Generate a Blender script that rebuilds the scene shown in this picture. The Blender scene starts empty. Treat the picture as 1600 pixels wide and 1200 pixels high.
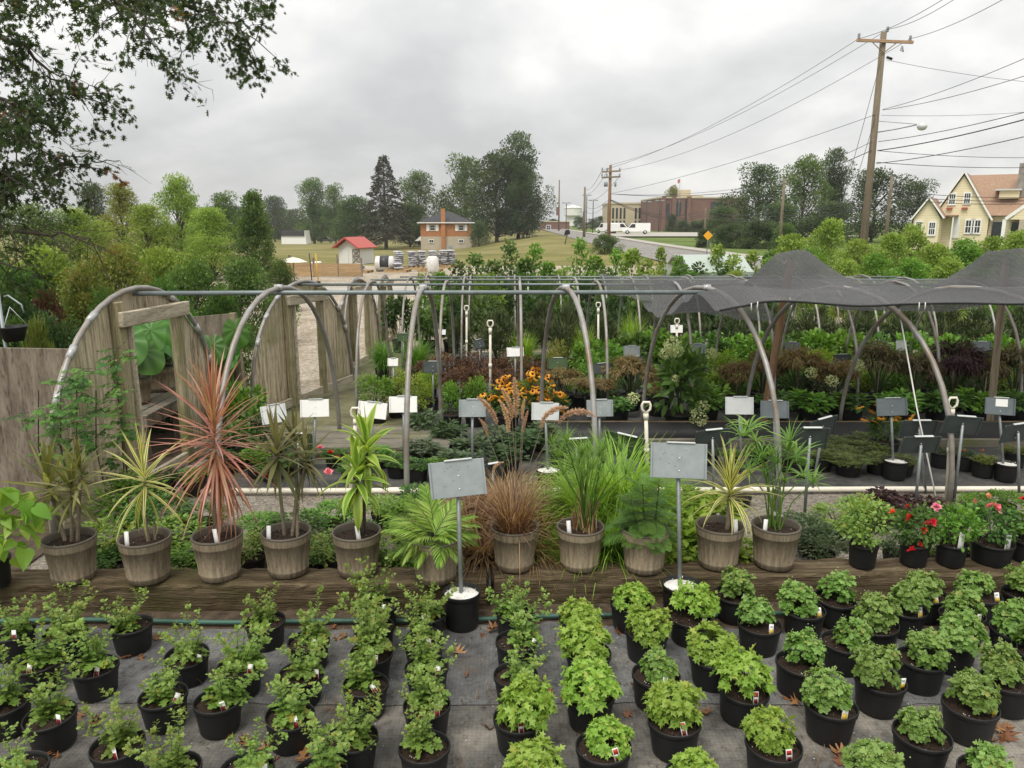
import bpy, math, random
import numpy as np
from mathutils import Vector, Matrix
R = math.radians
PI = math.pi
S = bpy.context.scene
COL = S.collection
random.seed(7)
rng = np.random.default_rng(7)

# ------------------------------------------------------------ camera
F = 1180.0
PITCH = R(12.2)
CH = 2.1
cam = bpy.data.cameras.new('camera')
cam.sensor_width = 36.0
cam.lens = 36.0 * F / 1600.0
cam.clip_start = 0.05
cam.clip_end = 6000
co = bpy.data.objects.new('camera', cam)
COL.objects.link(co)
co.location = (0, 0, CH)
co.rotation_euler = (PI / 2 - PITCH, 0, 0)
S.camera = co

# ------------------------------------------------------------ exposure
S.view_settings.view_transform = 'Standard'
S.view_settings.look = 'None'
S.view_settings.exposure = 0.78
S.view_settings.gamma = 1.0
S.view_settings.use_curve_mapping = False
S.cycles.use_denoising = True
S.cycles.max_bounces = 6
S.cycles.diffuse_bounces = 3
S.cycles.glossy_bounces = 2
S.cycles.transmission_bounces = 4
S.cycles.transparent_max_bounces = 6
S.cycles.caustics_reflective = False
S.cycles.caustics_refractive = False

# ------------------------------------------------------------ overcast sky
SUN_EL, SUN_AZ = R(58), R(205)      # azimuth measured from +Y clockwise
W = bpy.data.worlds.new('World')
S.world = W
W.use_nodes = True
nt = W.node_tree
N = nt.nodes
L = nt.links
N.clear()
def nd(t, **k):
    n = N.new(t)
    for a, b in k.items():
        setattr(n, a, b)
    return n
out = nd('ShaderNodeOutputWorld')
bg = nd('ShaderNodeBackground')
bg.inputs[1].default_value = 0.1
sky = nd('ShaderNodeTexSky', sky_type='NISHITA')
sky.sun_disc = False
sky.sun_elevation = SUN_EL
sky.sun_rotation = SUN_AZ
tc = nd('ShaderNodeTexCoord')
sep = nd('ShaderNodeSeparateXYZ')
L.new(tc.outputs['Generated'], sep.inputs[0])
def math_(op, a=None, b=None, clamp=False):
    n = nd('ShaderNodeMath', operation=op, use_clamp=clamp)
    for i, v in enumerate((a, b)):
        if v is None: continue
        if isinstance(v, (int, float)): n.inputs[i].default_value = v
        else: L.new(v, n.inputs[i])
    return n.outputs[0]
zc = math_('MAXIMUM', sep.outputs[2], 0.0)
den = math_('ADD', zc, 0.42)
cx = math_('DIVIDE', sep.outputs[0], den)
cy = math_('DIVIDE', sep.outputs[1], den)
comb = nd('ShaderNodeCombineXYZ')
L.new(cx, comb.inputs[0]); L.new(cy, comb.inputs[1]); comb.inputs[2].default_value = 3.1
n1 = nd('ShaderNodeTexNoise'); n1.inputs['Scale'].default_value = 1.15; n1.inputs['Detail'].default_value = 5; n1.inputs['Roughness'].default_value = 0.5
n1.inputs['Distortion'].default_value = 0.5
L.new(comb.outputs[0], n1.inputs['Vector'])
n2 = nd('ShaderNodeTexNoise'); n2.inputs['Scale'].default_value = 3.6; n2.inputs['Detail'].default_value = 5; n2.inputs['Roughness'].default_value = 0.55
L.new(comb.outputs[0], n2.inputs['Vector'])
mixn = math_('ADD', math_('MULTIPLY', n1.outputs[0], 0.72), math_('MULTIPLY', n2.outputs[0], 0.28))
cr = nd('ShaderNodeValToRGB')
cr.color_ramp.elements[0].position = 0.37; cr.color_ramp.elements[0].color = (0.60, 0.602, 0.60, 1)
cr.color_ramp.elements[1].position = 0.63; cr.color_ramp.elements[1].color = (1.12, 1.09, 1.035, 1)
e = cr.color_ramp.elements.new(0.5); e.color = (0.80, 0.795, 0.78, 1)
L.new(mixn, cr.inputs[0])
grad = math_('ADD', math_('MULTIPLY', zc, 0.75), 0.86)         # an overcast sky is brighter overhead
amp = math_('MULTIPLY', grad, 6.4)
sc_ = nd('ShaderNodeVectorMath', operation='SCALE')
L.new(cr.outputs[0], sc_.inputs[0]); L.new(amp, sc_.inputs['Scale'])
mx = nd('ShaderNodeMix', data_type='RGBA')
mx.inputs[0].default_value = 0.95
L.new(sky.outputs[0], mx.inputs[6]); L.new(sc_.outputs[0], mx.inputs[7])
L.new(mx.outputs[2], bg.inputs[0]); L.new(bg.outputs[0], out.inputs[0])

sl = bpy.data.lights.new('sun', 'SUN')
sl.energy = 1.5
sl.angle = R(28)
sl.color = (1.0, 0.95, 0.86)
so = bpy.data.objects.new('sun', sl)
COL.objects.link(so)
sd = Vector((math.sin(SUN_AZ) * math.cos(SUN_EL), math.cos(SUN_AZ) * math.cos(SUN_EL), math.sin(SUN_EL)))
so.rotation_euler = sd.to_track_quat('Z', 'Y').to_euler()
so.location = (0, -5, 30)

# ------------------------------------------------------------ measuring helpers (a pixel of the photograph -> a point of the place)
def ray(px, py):
    a = (px - 800) / F
    b = -(py - 600) / F
    f = Vector((0, math.cos(PITCH), -math.sin(PITCH)))
    u = Vector((0, math.sin(PITCH), math.cos(PITCH)))
    return f + Vector((1, 0, 0)) * a + u * b
def onz(px, py, z=0.0):
    d = ray(px, py)
    return Vector((0, 0, CH)) + d * ((z - CH) / d.z)
def ony(px, py, y):
    d = ray(px, py)
    return Vector((0, 0, CH)) + d * (y / d.y)
def xat(px, y, z=0.0):
    dep = y * math.cos(PITCH) + (CH - z) * math.sin(PITCH)
    return (px - 800) / F * dep
def topx(p):
    y, z = p[1], p[2]
    dep = y * math.cos(PITCH) + (CH - z) * math.sin(PITCH)
    up = y * math.sin(PITCH) - (CH - z) * math.cos(PITCH)
    return 800 + F * p[0] / dep, 600 - F * up / dep
def smooth(a, b, t):
    t = min(1, max(0, (t - a) / (b - a)))
    return t * t * (3 - 2 * t)
def g(x, y):
    """height of the ground"""
    if y < 6: return 0.0
    if y < 15: return -0.5 * (y - 6) / 9
    if y < 45: return -0.5
    k = 1 - smooth(-0.085, 0.06, x / y)
    zl = -0.5 - 2.5 * smooth(45, 140, y) - 1.5 * smooth(140, 260, y)
    zr = -0.5 - 0.15 * smooth(45, 90, y)
    return zr + (zl - zr) * k

# ------------------------------------------------------------ materials
def lin(c):
    return tuple(((v / 255 + 0.055) / 1.055) ** 2.4 if v > 10 else v / 255 / 12.92 for v in c)
MATS = {}
def base_mat(name):
    m = bpy.data.materials.new(name)
    m.use_nodes = True
    MATS[name] = m
    t = m.node_tree
    return m, t, t.nodes, t.links, t.nodes['Principled BSDF']
def noise_ramp(t, scale, detail, cols, pos=None, vec=None, rough=0.6):
    n = t.nodes.new('ShaderNodeTexNoise')
    n.inputs['Scale'].default_value = scale
    n.inputs['Detail'].default_value = detail
    n.inputs['Roughness'].default_value = rough
    if vec is not None: t.links.new(vec, n.inputs['Vector'])
    r = t.nodes.new('ShaderNodeValToRGB')
    pos = pos or [0.3 + 0.4 * i / (len(cols) - 1) for i in range(len(cols))]
    el = r.color_ramp.elements
    while len(el) < len(cols): el.new(0.5)
    for e, c, p in zip(el, cols, pos):
        e.position = p; e.color = (*c, 1)
    t.links.new(n.outputs[0], r.inputs[0])
    return r.outputs[0], n.outputs[0]
def coords(t, scale=(1, 1, 1), kind='Object'):
    c = t.nodes.new('ShaderNodeTexCoord')
    mp = t.nodes.new('ShaderNodeMapping')
    mp.inputs['Scale'].default_value = scale
    t.links.new(c.outputs[kind], mp.inputs[0])
    return mp.outputs[0]
def world_coords(t, scale=(1, 1, 1)):
    c = t.nodes.new('ShaderNodeNewGeometry')
    mp = t.nodes.new('ShaderNodeMapping')
    mp.inputs['Scale'].default_value = scale
    t.links.new(c.outputs['Position'], mp.inputs[0])
    return mp.outputs[0]
def bump(t, b, h, strength, dist=0.01):
    n = t.nodes.new('ShaderNodeBump')
    n.inputs['Strength'].default_value = strength
    n.inputs['Distance'].default_value = dist
    t.links.new(h, n.inputs['Height'])
    t.links.new(n.outputs[0], b.inputs['Normal'])
def mixc(t, fac, a, b, mode='MIX'):
    n = t.nodes.new('ShaderNodeMix')
    n.data_type = 'RGBA'; n.blend_type = mode
    for i, v in ((0, fac), (6, a), (7, b)):
        if isinstance(v, (int, float)): n.inputs[i].default_value = v
        elif isinstance(v, tuple): n.inputs[i].default_value = (*v[:3], 1)
        else: t.links.new(v, n.inputs[i])
    return n.outputs[2]
def ramp(t, fac, cols, pos):
    r = t.nodes.new('ShaderNodeValToRGB')
    el = r.color_ramp.elements
    while len(el) < len(cols): el.new(0.5)
    for e, c, p in zip(el, cols, pos):
        e.position = p; e.color = (*c[:3], 1)
    t.links.new(fac, r.inputs[0])
    return r.outputs[0]
def mth(t, op, a, b=0.0):
    n = t.nodes.new('ShaderNodeMath'); n.operation = op
    for i, v in ((0, a), (1, b)):
        if isinstance(v, (int, float)): n.inputs[i].default_value = v
        else: t.links.new(v, n.inputs[i])
    return n.outputs[0]
def plain(name, c, rough=0.6, metal=0.0, var=0.18, scale=9, bmp=0.0, spec=0.3, stretch=(1, 1, 1)):
    m, t, n, l, b = base_mat(name)
    v = coords(t, stretch)
    lo = tuple(x * (1 - var) for x in c); hi = tuple(min(1, x * (1 + var)) for x in c)
    col, h = noise_ramp(t, scale, 5, [lo, c, hi], vec=v)
    l.new(col, b.inputs['Base Color'])
    b.inputs['Roughness'].default_value = rough
    b.inputs['Metallic'].default_value = metal
    b.inputs['Specular IOR Level'].default_value = spec
    if bmp: bump(t, b, h, bmp)
    return m
def leafm(name, cols, pos=None, rough=0.5, trans=0.4, spec=0.35, objvar=0.12, stripe=None):
    """foliage: 'v' is a per-leaf random number, so every leaf has its own colour"""
    m, t, n, l, b = base_mat(name)
    a = n.new('ShaderNodeAttribute'); a.attribute_name = 'v'
    pos = pos or [i / (len(cols) - 1) for i in range(len(cols))]
    col = ramp(t, a.outputs['Fac'], cols, pos)
    if stripe:
        u = n.new('ShaderNodeUVMap')
        s = n.new('ShaderNodeSeparateXYZ'); l.new(u.outputs[0], s.inputs[0])
        d = mth(t, 'ABSOLUTE', mth(t, 'SUBTRACT', s.outputs[0], 0.5))
        kind, sc, p0, p1 = stripe
        f = ramp(t, d, [(0, 0, 0), (1, 1, 1)], [p0, p1])
        col = mixc(t, f, col, sc)
    oi = n.new('ShaderNodeObjectInfo')
    hs = n.new('ShaderNodeHueSaturation')
    l.new(col, hs.inputs['Color'])
    l.new(mth(t, 'ADD', mth(t, 'MULTIPLY', oi.outputs['Random'], objvar * 2), 1 - objvar), hs.inputs['Value'])
    l.new(mth(t, 'ADD', mth(t, 'MULTIPLY', oi.outputs['Random'], 0.02), 0.49), hs.inputs['Hue'])
    l.new(hs.outputs[0], b.inputs['Base Color'])
    b.inputs['Roughness'].default_value = rough
    b.inputs['Specular IOR Level'].default_value = spec
    if trans:
        tr = n.new('ShaderNodeBsdfTranslucent')
        l.new(mixc(t, 1.0, hs.outputs[0], (1.25, 1.2, 0.6), 'MULTIPLY'), tr.inputs[0])
        ms = n.new('ShaderNodeMixShader'); ms.inputs[0].default_value = trans
        l.new(b.outputs[0], ms.inputs[1]); l.new(tr.outputs[0], ms.inputs[2])
        l.new(ms.outputs[0], n['Material Output'].inputs[0])
    return m

# ------------------------------------------------------------ mesh builder
class MB:
    def __init__(s):
        s.c = []; s.n = 0
    def add(s, V, Fc, mi=0, v=None, uv=None):
        V = np.asarray(V, dtype=np.float64).reshape(-1, 3)
        if isinstance(Fc, np.ndarray): groups = [Fc]
        else:
            d = {}
            for f in Fc: d.setdefault(len(f), []).append(f)
            groups = [np.array(x, dtype=np.int64) for x in d.values()]
        n = len(V)
        vv = np.full(n, 0.5) if v is None else np.broadcast_to(np.asarray(v, dtype=np.float64), (n,))
        uu = np.zeros((n, 2)) if uv is None else np.asarray(uv, dtype=np.float64)
        s.c.append((V, [gp + s.n for gp in groups], mi, vv, uu))
        s.n += n
        return s
    def box(s, c, d, mi=0, rot=None, v=None, taper=1.0):
        x, y, z = d[0] / 2, d[1] / 2, d[2] / 2
        P = [(-x, -y, -z), (x, -y, -z), (x, y, -z), (-x, y, -z)] + [(a * taper, b * taper, z) for a, b in ((-x, -y), (x, -y), (x, y), (-x, y))]
        P = [Vector(p) for p in P]
        if rot is not None: P = [rot @ p for p in P]
        P = [p + Vector(c) for p in P]
        return s.add([tuple(p) for p in P], [(0, 3, 2, 1), (4, 5, 6, 7), (0, 1, 5, 4), (1, 2, 6, 5), (2, 3, 7, 6), (3, 0, 4, 7)], mi, v)
    def bbox(s, c, d, b=0.006, mi=0, rot=None, v=None):
        """box with chamfered edges"""
        x, y, z = d[0] / 2, d[1] / 2, d[2] / 2
        P, idx = [], {}
        for sx in (-1, 1):
            for sy in (-1, 1):
                for sz in (-1, 1):
                    for k in range(3):
                        q = [sx * (x - b), sy * (y - b), sz * (z - b)]
                        q[k] = (sx, sy, sz)[k] * (x, y, z)[k]
                        idx[(sx, sy, sz, k)] = len(P); P.append(Vector(q))
        Fc = []
        def face(keys):
            pts = [P[idx[k]] for k in keys]
            ce = sum(pts, Vector()) / len(pts)
            nn = (pts[1] - pts[0]).cross(pts[2] - pts[0])
            ks = [idx[k] for k in keys]
            Fc.append(tuple(ks if nn.dot(ce) > 0 else ks[::-1]))
        for k in range(3):
            o = [i for i in range(3) if i != k]
            for sg in (-1, 1):
                ks = []
                for a, bb in ((-1, -1), (1, -1), (1, 1), (-1, 1)):
                    q = [0, 0, 0]; q[k] = sg; q[o[0]] = a; q[o[1]] = bb
                    ks.append((*q, k))
                face(ks)
            for a in (-1, 1):
                for bb in (-1, 1):
                    q1 = [0, 0, 0]; q1[o[0]] = a; q1[o[1]] = bb
                    q1[k] = -1; q2 = list(q1); q2[k] = 1
                    face([(*q1, o[0]), (*q2, o[0]), (*q2, o[1]), (*q1, o[1])])
        for sx in (-1, 1):
            for sy in (-1, 1):
                for sz in (-1, 1): face([(sx, sy, sz, k) for k in range(3)])
        if rot is not None: P = [rot @ p for p in P]
        P = [p + Vector(c) for p in P]
        return s.add([tuple(p) for p in P], Fc, mi, v)
    def tube(s, pts, r, n=6, mi=0, v=None, cap=True):
        pts = [Vector(p) for p in pts]
        m = len(pts)
        rs = [r] * m if isinstance(r, (int, float)) else list(r)
        V = []; uv = []
        prev = None
        for i, p in enumerate(pts):
            t = (pts[min(i + 1, m - 1)] - pts[max(i - 1, 0)])
            t = t.normalized() if t.length > 1e-9 else Vector((0, 0, 1))
            if prev is None:
                a = Vector((1, 0, 0)) if abs(t.x) < 0.8 else Vector((0, 1, 0))
                u = (a - t * a.dot(t)).normalized()
            else:
                u = (prev - t * prev.dot(t)).normalized()
            prev = u
            w = t.cross(u)
            for k in range(n):
                q = 2 * PI * k / n
                V.append(tuple(p + (u * math.cos(q) + w * math.sin(q)) * rs[i]))
                uv.append((k / n, i / max(1, m - 1)))
        Fc = [(i * n + k, i * n + (k + 1) % n, (i + 1) * n + (k + 1) % n, (i + 1) * n + k) for i in range(m - 1) for k in range(n)]
        if cap:
            Fc += [tuple(range(n))[::-1], tuple((m - 1) * n + k for k in range(n))]
        return s.add(V, Fc, mi, v, uv)
    def lathe(s, prof, n=24, c=(0, 0, 0), mi=0, rmod=None, v=None, closed_top=False):
        V = []; uv = []
        for j, (r, z) in enumerate(prof):
            for k in range(n):
                q = 2 * PI * k / n
                rr = r + (rmod(k, j) if rmod else 0)
                V.append((c[0] + rr * math.cos(q), c[1] + rr * math.sin(q), c[2] + z)); uv.append((k / n, j / max(1, len(prof) - 1)))
        m = len(prof)
        Fc = [(j * n + k, j * n + (k + 1) % n, (j + 1) * n + (k + 1) % n, (j + 1) * n + k) for j in range(m - 1) for k in range(n)]
        if closed_top: Fc.append(tuple((m - 1) * n + k for k in range(n)))
        return s.add(V, Fc, mi, v, uv)
    def scatter(s, T, P, Rm, sc, v, mi=0):
        """many copies of template T=(verts, tris, uv) at P with rotations Rm (n,3,3) and scales"""
        P = np.asarray(P, float); n = len(P)
        if n == 0: return s
        V0, F0, U0 = T
        sc = np.broadcast_to(np.asarray(sc, float), (n,))
        V = np.einsum('nij,kj->nki', Rm, V0) * sc[:, None, None] + P[:, None, :]
        k = len(V0)
        Fc = (F0[None] + (np.arange(n) * k)[:, None, None]).reshape(-1, F0.shape[1])
        return s.add(V.reshape(-1, 3), Fc, mi, np.repeat(np.broadcast_to(np.asarray(v, float), (n,)), k), np.tile(U0, (n, 1)))
    def mesh(s, name, mats, smooth=True):
        V = np.concatenate([c[0] for c in s.c])
        vv = np.concatenate([c[3] for c in s.c]); uu = np.concatenate([c[4] for c in s.c])
        starts, loops, mi = [], [], []
        o = 0
        for c in s.c:
            for gp in c[1]:
                k = gp.shape[1]
                starts.append(o + np.arange(len(gp)) * k)
                loops.append(gp.reshape(-1)); o += gp.size
                mi.append(np.full(len(gp), c[2]))
        starts = np.concatenate(starts); loops = np.concatenate(loops); mi = np.concatenate(mi)
        me = bpy.data.meshes.new(name)
        me.vertices.add(len(V)); me.vertices.foreach_set('co', V.reshape(-1).astype(np.float32))
        me.loops.add(len(loops)); me.loops.foreach_set('vertex_index', loops.astype(np.int32))
        me.polygons.add(len(starts)); me.polygons.foreach_set('loop_start', starts.astype(np.int32))
        me.polygons.foreach_set('material_index', mi.astype(np.int32))
        me.polygons.foreach_set('use_smooth', np.full(len(starts), smooth))
        for m in (mats if isinstance(mats, (list, tuple)) else [mats]): me.materials.append(m)
        at = me.attributes.new('v', 'FLOAT', 'POINT'); at.data.foreach_set('value', vv.astype(np.float32))
        ul = me.uv_layers.new(name='UVMap'); ul.data.foreach_set('uv', uu[loops].reshape(-1).astype(np.float32))
        me.update(calc_edges=True)
        return me
    def obj(s, name, mats, parent=None, smooth=True, **k):
        return put(name, s.mesh(name, mats, smooth), parent, **k)

def put(name, me, parent=None, loc=None, rot=None, scale=None, label=None, cat=None, group=None, kind=None):
    o = bpy.data.objects.new(name, me)
    COL.objects.link(o)
    if parent is not None: o.parent = parent
    if loc is not None: o.location = loc
    if rot is not None: o.rotation_euler = rot
    if scale is not None: o.scale = (scale,) * 3 if isinstance(scale, (int, float)) else scale
    if label: o['label'] = label
    if cat: o['category'] = cat
    if group: o['group'] = group
    if kind: o['kind'] = kind
    return o
def thing(name, label, cat, loc=(0, 0, 0), rz=0, group=None, scale=None, rot=None):
    o = put(name, None, None, loc, rot or (0, 0, rz), scale, label, cat, group)
    o.empty_display_size = 0.1
    return o
def structure(name, mb, mats, smooth=False, parent=None):
    return mb.obj(name, mats, parent, smooth, kind=None if parent else 'structure')

def frames(D, Nn):
    """rotation matrices whose y axis is D and whose z axis is near Nn"""
    D = np.asarray(D, float); Nn = np.asarray(Nn, float)
    D = D / np.linalg.norm(D, axis=1, keepdims=True)
    Z = Nn - (Nn * D).sum(1, keepdims=True) * D
    ln = np.linalg.norm(Z, axis=1, keepdims=True)
    bad = ln[:, 0] < 1e-4
    Z[bad] = np.cross(D[bad], np.array([0.3, 0.5, 0.8])); ln = np.linalg.norm(Z, axis=1, keepdims=True)
    Z = Z / ln
    X = np.cross(D, Z)
    return np.stack([X, D, Z], axis=2)
def fan(outline, fold=0.2, centre=(0, 0.45), droop=0.12):
    """leaf blade of length 1 along +Y from half an outline (right side, base to tip)"""
    right = outline; left = [(-x, y) for x, y in outline[::-1] if x > 1e-6]
    pts = right + left
    V = [(centre[0], centre[1], 0)] + [(x, y, fold * abs(x) - droop * y * y) for x, y in pts]
    V[0] = (centre[0], centre[1], -droop * centre[1] ** 2)
    n = len(pts)
    Fc = [(0, 1 + i, 1 + (i + 1) % n) for i in range(n)]
    return np.array(V), np.array(Fc), np.array([(0.5 + x, y) for x, y, z in V])
T_ELL = fan([(0, 0), (0.2, 0.25), (0.22, 0.55), (0, 1)], 0.25)
T_OVAL = fan([(0, 0), (0.3, 0.25), (0.33, 0.6), (0, 1)], 0.2)
T_NARROW = fan([(0, 0), (0.085, 0.3), (0.07, 0.65), (0, 1)], 0.3)
T_LOBED = fan([(0, 0), (0.05, 0.16), (0.25, 0.22), (0.33, 0.36), (0.17, 0.42), (0.36, 0.56), (0.38, 0.7), (0.2, 0.7), (0.17, 0.9), (0, 1)], 0.22, (0, 0.5), 0.18)
T_POINTY = fan([(0, 0), (0.05, 0.2), (0.30, 0.34), (0.12, 0.46), (0.33, 0.72), (0.12, 0.74), (0, 1.05)], 0.25, (0, 0.5), 0.2)
T_OAK = fan([(0, 0), (0.03, 0.2), (0.3, 0.17), (0.07, 0.34), (0.46, 0.45), (0.1, 0.55), (0.4, 0.78), (0.09, 0.75), (0, 1)], 0.15, (0, 0.45), 0.1)
T_QUAD = (np.array([(0, 0, 0), (0.3, 0.5, 0.06), (0, 1, -0.1), (-0.3, 0.5, 0.06)]), np.array([(0, 1, 2), (0, 2, 3)]), np.array([(0.5, 0), (1, 0.5), (0.5, 1), (0, 0.5)]))
T_PETAL = fan([(0, 0), (0.13, 0.5), (0.1, 0.85), (0, 1)], 0.1, (0, 0.5), 0.25)

def unit(a):
    a = np.asarray(a, float)
    return a / np.maximum(1e-9, np.linalg.norm(a, axis=-1, keepdims=True))
def rsphere(n, r=None):
    return unit((r or rng).normal(size=(n, 3)))

# ------------------------------------------------------------ palette
m_black = plain('black_plastic', (0.012, 0.0125, 0.013), 0.5, var=0.25, scale=30, spec=0.4)
m_soil = plain('potting_soil', (0.03, 0.018, 0.012), 0.95, var=0.75, scale=120, bmp=0.8)
m_perl = plain('perlite', (0.7, 0.69, 0.66), 0.9)
m_white = plain('white_paint', (0.8, 0.8, 0.78), 0.5, var=0.06, scale=5)
m_ivory = plain('ivory_pvc', (0.72, 0.68, 0.58), 0.4, var=0.1, scale=4)
m_tagw = plain('tag_white', (0.75, 0.75, 0.73), 0.4, var=0.03)
m_tagr = plain('tag_red', (0.45, 0.035, 0.02), 0.4, var=0.1)
m_tagy = plain('tag_yellow', (0.55, 0.38, 0.04), 0.4, var=0.1)
m_tagm = plain('tag_maroon', (0.16, 0.012, 0.012), 0.4, var=0.1)
m_galv = plain('galvanised_sheet', (0.30, 0.335, 0.34), 0.5, 0.3, var=0.12, scale=14)
m_galvl = plain('pale_sheet', (0.55, 0.575, 0.57), 0.5, 0.15, var=0.08, scale=14)
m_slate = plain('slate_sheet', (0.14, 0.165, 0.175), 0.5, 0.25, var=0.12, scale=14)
m_dksign = plain('dark_sheet', (0.055, 0.068, 0.066), 0.55, 0.1, var=0.15, scale=14)  # dark grey sheet of the sign backs and small dark signs
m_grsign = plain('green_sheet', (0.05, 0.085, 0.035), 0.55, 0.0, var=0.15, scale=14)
m_post = plain('galvanised_post', (0.23, 0.25, 0.25), 0.45, 0.5, var=0.2, scale=18)
m_hoop = plain('weathered_pipe', (0.27, 0.25, 0.23), 0.45, 0.3, var=0.25, scale=12)
_t = m_hoop.node_tree; _b = _t.nodes['Principled BSDF']
_c, _h = noise_ramp(_t, 3.2, 7, [(0.33, 0.33, 0.325), (0.26, 0.24, 0.215), (0.19, 0.145, 0.105)], [0.36, 0.52, 0.68], vec=world_coords(_t), rough=0.7)
_t.links.new(_c, _b.inputs['Base Color']); bump(_t, _b, _h, 0.3)
m_rail = plain('painted_pipe', (0.17, 0.20, 0.205), 0.4, 0.2, var=0.15, scale=8)
m_dust = plain('duct_tape', (0.42, 0.42, 0.42), 0.35, 0.3, var=0.3, scale=40)
m_hose = plain('green_hose', (0.045, 0.11, 0.085), 0.5, var=0.25, scale=12)
m_yhose = plain('yellow_hose', (0.62, 0.36, 0.03), 0.45, var=0.1)
m_rope = plain('white_rope', (0.68, 0.68, 0.64), 0.8)
m_wire = plain('cable', (0.05, 0.05, 0.055), 0.6)

def woodm(name, cols, axis_scale, scale=1.0, bmp=0.35, rough=0.85, moss=None, streak=0.0):
    m, t, n, l, b = base_mat(name)
    v = coords(t, axis_scale)
    c1, h1 = noise_ramp(t, 3.0 * scale, 8, cols, vec=v, rough=0.7)
    v2 = coords(t, tuple(a * 3.1 for a in axis_scale))
    c2, h2 = noise_ramp(t, 6.0 * scale, 4, [(0.45, 0.43, 0.4), (1, 1, 1), (1.1, 1.08, 1.05)], [0.28, 0.46, 0.7], vec=v2)
    col = mixc(t, 1.0, c1, c2, 'MULTIPLY')
    v3 = world_coords(t)
    c3, h3 = noise_ramp(t, 2.2, 4, [(0, 0, 0), (1, 1, 1)], [0.5, 0.68], vec=v3)
    if moss: col = mixc(t, mth(t, 'MULTIPLY', c3, 0.75), col, moss)
    if streak:        # peeled and rotten grain
        v4 = coords(t, tuple(a * 2.2 for a in axis_scale))
        c4, h4 = noise_ramp(t, 5.0, 3, [(1, 1, 1), (0.33, 0.29, 0.24)], [0.54, 0.64], vec=v4, rough=0.55)
        c5, h5 = noise_ramp(t, 1.6, 3, [(0, 0, 0), (1, 1, 1)], [0.42, 0.6], vec=coords(t))
        col = mixc(t, mth(t, 'MULTIPLY', c5, streak), col, mixc(t, 1.0, col, c4, 'MULTIPLY'))
    oi = n.new('ShaderNodeObjectInfo')
    hs = n.new('ShaderNodeHueSaturation'); l.new(col, hs.inputs['Color'])
    l.new(mth(t, 'ADD', mth(t, 'MULTIPLY', oi.outputs['Random'], 0.3), 0.85), hs.inputs['Value'])
    l.new(hs.outputs[0], b.inputs['Base Color'])
    b.inputs['Roughness'].default_value = rough
    b.inputs['Specular IOR Level'].default_value = 0.15
    if bmp: bump(t, b, mth(t, 'ADD', h1, h2), bmp, 0.012)
    return m
m_ply = woodm('weathered_plywood', [(0.17, 0.135, 0.09), (0.50, 0.425, 0.30), (0.66, 0.58, 0.44)], (9, 9, 0.55), moss=(0.27, 0.26, 0.13), streak=1.0)
m_plyd = woodm('grey_plywood', [(0.075, 0.062, 0.048), (0.20, 0.168, 0.132), (0.29, 0.25, 0.205)], (4, 4, 0.8))
m_jamb = woodm('weathered_jamb', [(0.11, 0.095, 0.055), (0.28, 0.245, 0.15), (0.42, 0.37, 0.26)], (12, 12, 0.8), moss=(0.13, 0.145, 0.045), streak=0.8)
m_head = woodm('pale_lumber', [(0.19, 0.165, 0.11), (0.42, 0.37, 0.28), (0.55, 0.5, 0.4)], (1, 10, 10), streak=0.7)
m_tie = woodm('railway_sleeper', [(0.03, 0.021, 0.013), (0.115, 0.085, 0.05), (0.26, 0.205, 0.135)], (0.55, 8, 8), bmp=1.0, moss=(0.085, 0.08, 0.028), streak=1.0)
m_deck = woodm('deck_board', [(0.08, 0.073, 0.058), (0.17, 0.155, 0.125), (0.25, 0.23, 0.19)], (1, 12, 12), moss=(0.11, 0.13, 0.03))
m_tan = woodm('tan_board', [(0.30, 0.20, 0.10), (0.42, 0.29, 0.16), (0.5, 0.37, 0.22)], (1, 12, 12))
m_pole = woodm('utility_pole_wood', [(0.11, 0.09, 0.065), (0.21, 0.175, 0.125), (0.29, 0.245, 0.18)], (9, 9, 0.4))
m_poler = woodm('russet_pole_wood', [(0.14, 0.085, 0.05), (0.26, 0.16, 0.095), (0.33, 0.22, 0.14)], (9, 9, 0.4))
m_arm = woodm('crossarm_wood', [(0.22, 0.13, 0.08), (0.36, 0.24, 0.16), (0.42, 0.3, 0.2)], (1, 9, 9))
m_barrel = woodm('barrel_planter', [(0.12, 0.098, 0.066), (0.22, 0.178, 0.124), (0.30, 0.25, 0.18)], (14, 14, 1.2), bmp=0.25, rough=0.6)
m_rim = plain('barrel_rim', (0.105, 0.09, 0.07), 0.55, var=0.15)
m_stem = plain('green_stem', (0.06, 0.09, 0.03), 0.6, var=0.3)
m_cane = plain('cane_stem', (0.19, 0.155, 0.11), 0.8, var=0.3, scale=40)
m_bark = woodm('bark', [(0.04, 0.033, 0.026), (0.10, 0.085, 0.065), (0.17, 0.15, 0.12)], (8, 8, 1.5), bmp=0.8)
m_twig = plain('twig', (0.06, 0.048, 0.037), 0.9, var=0.3)

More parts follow.
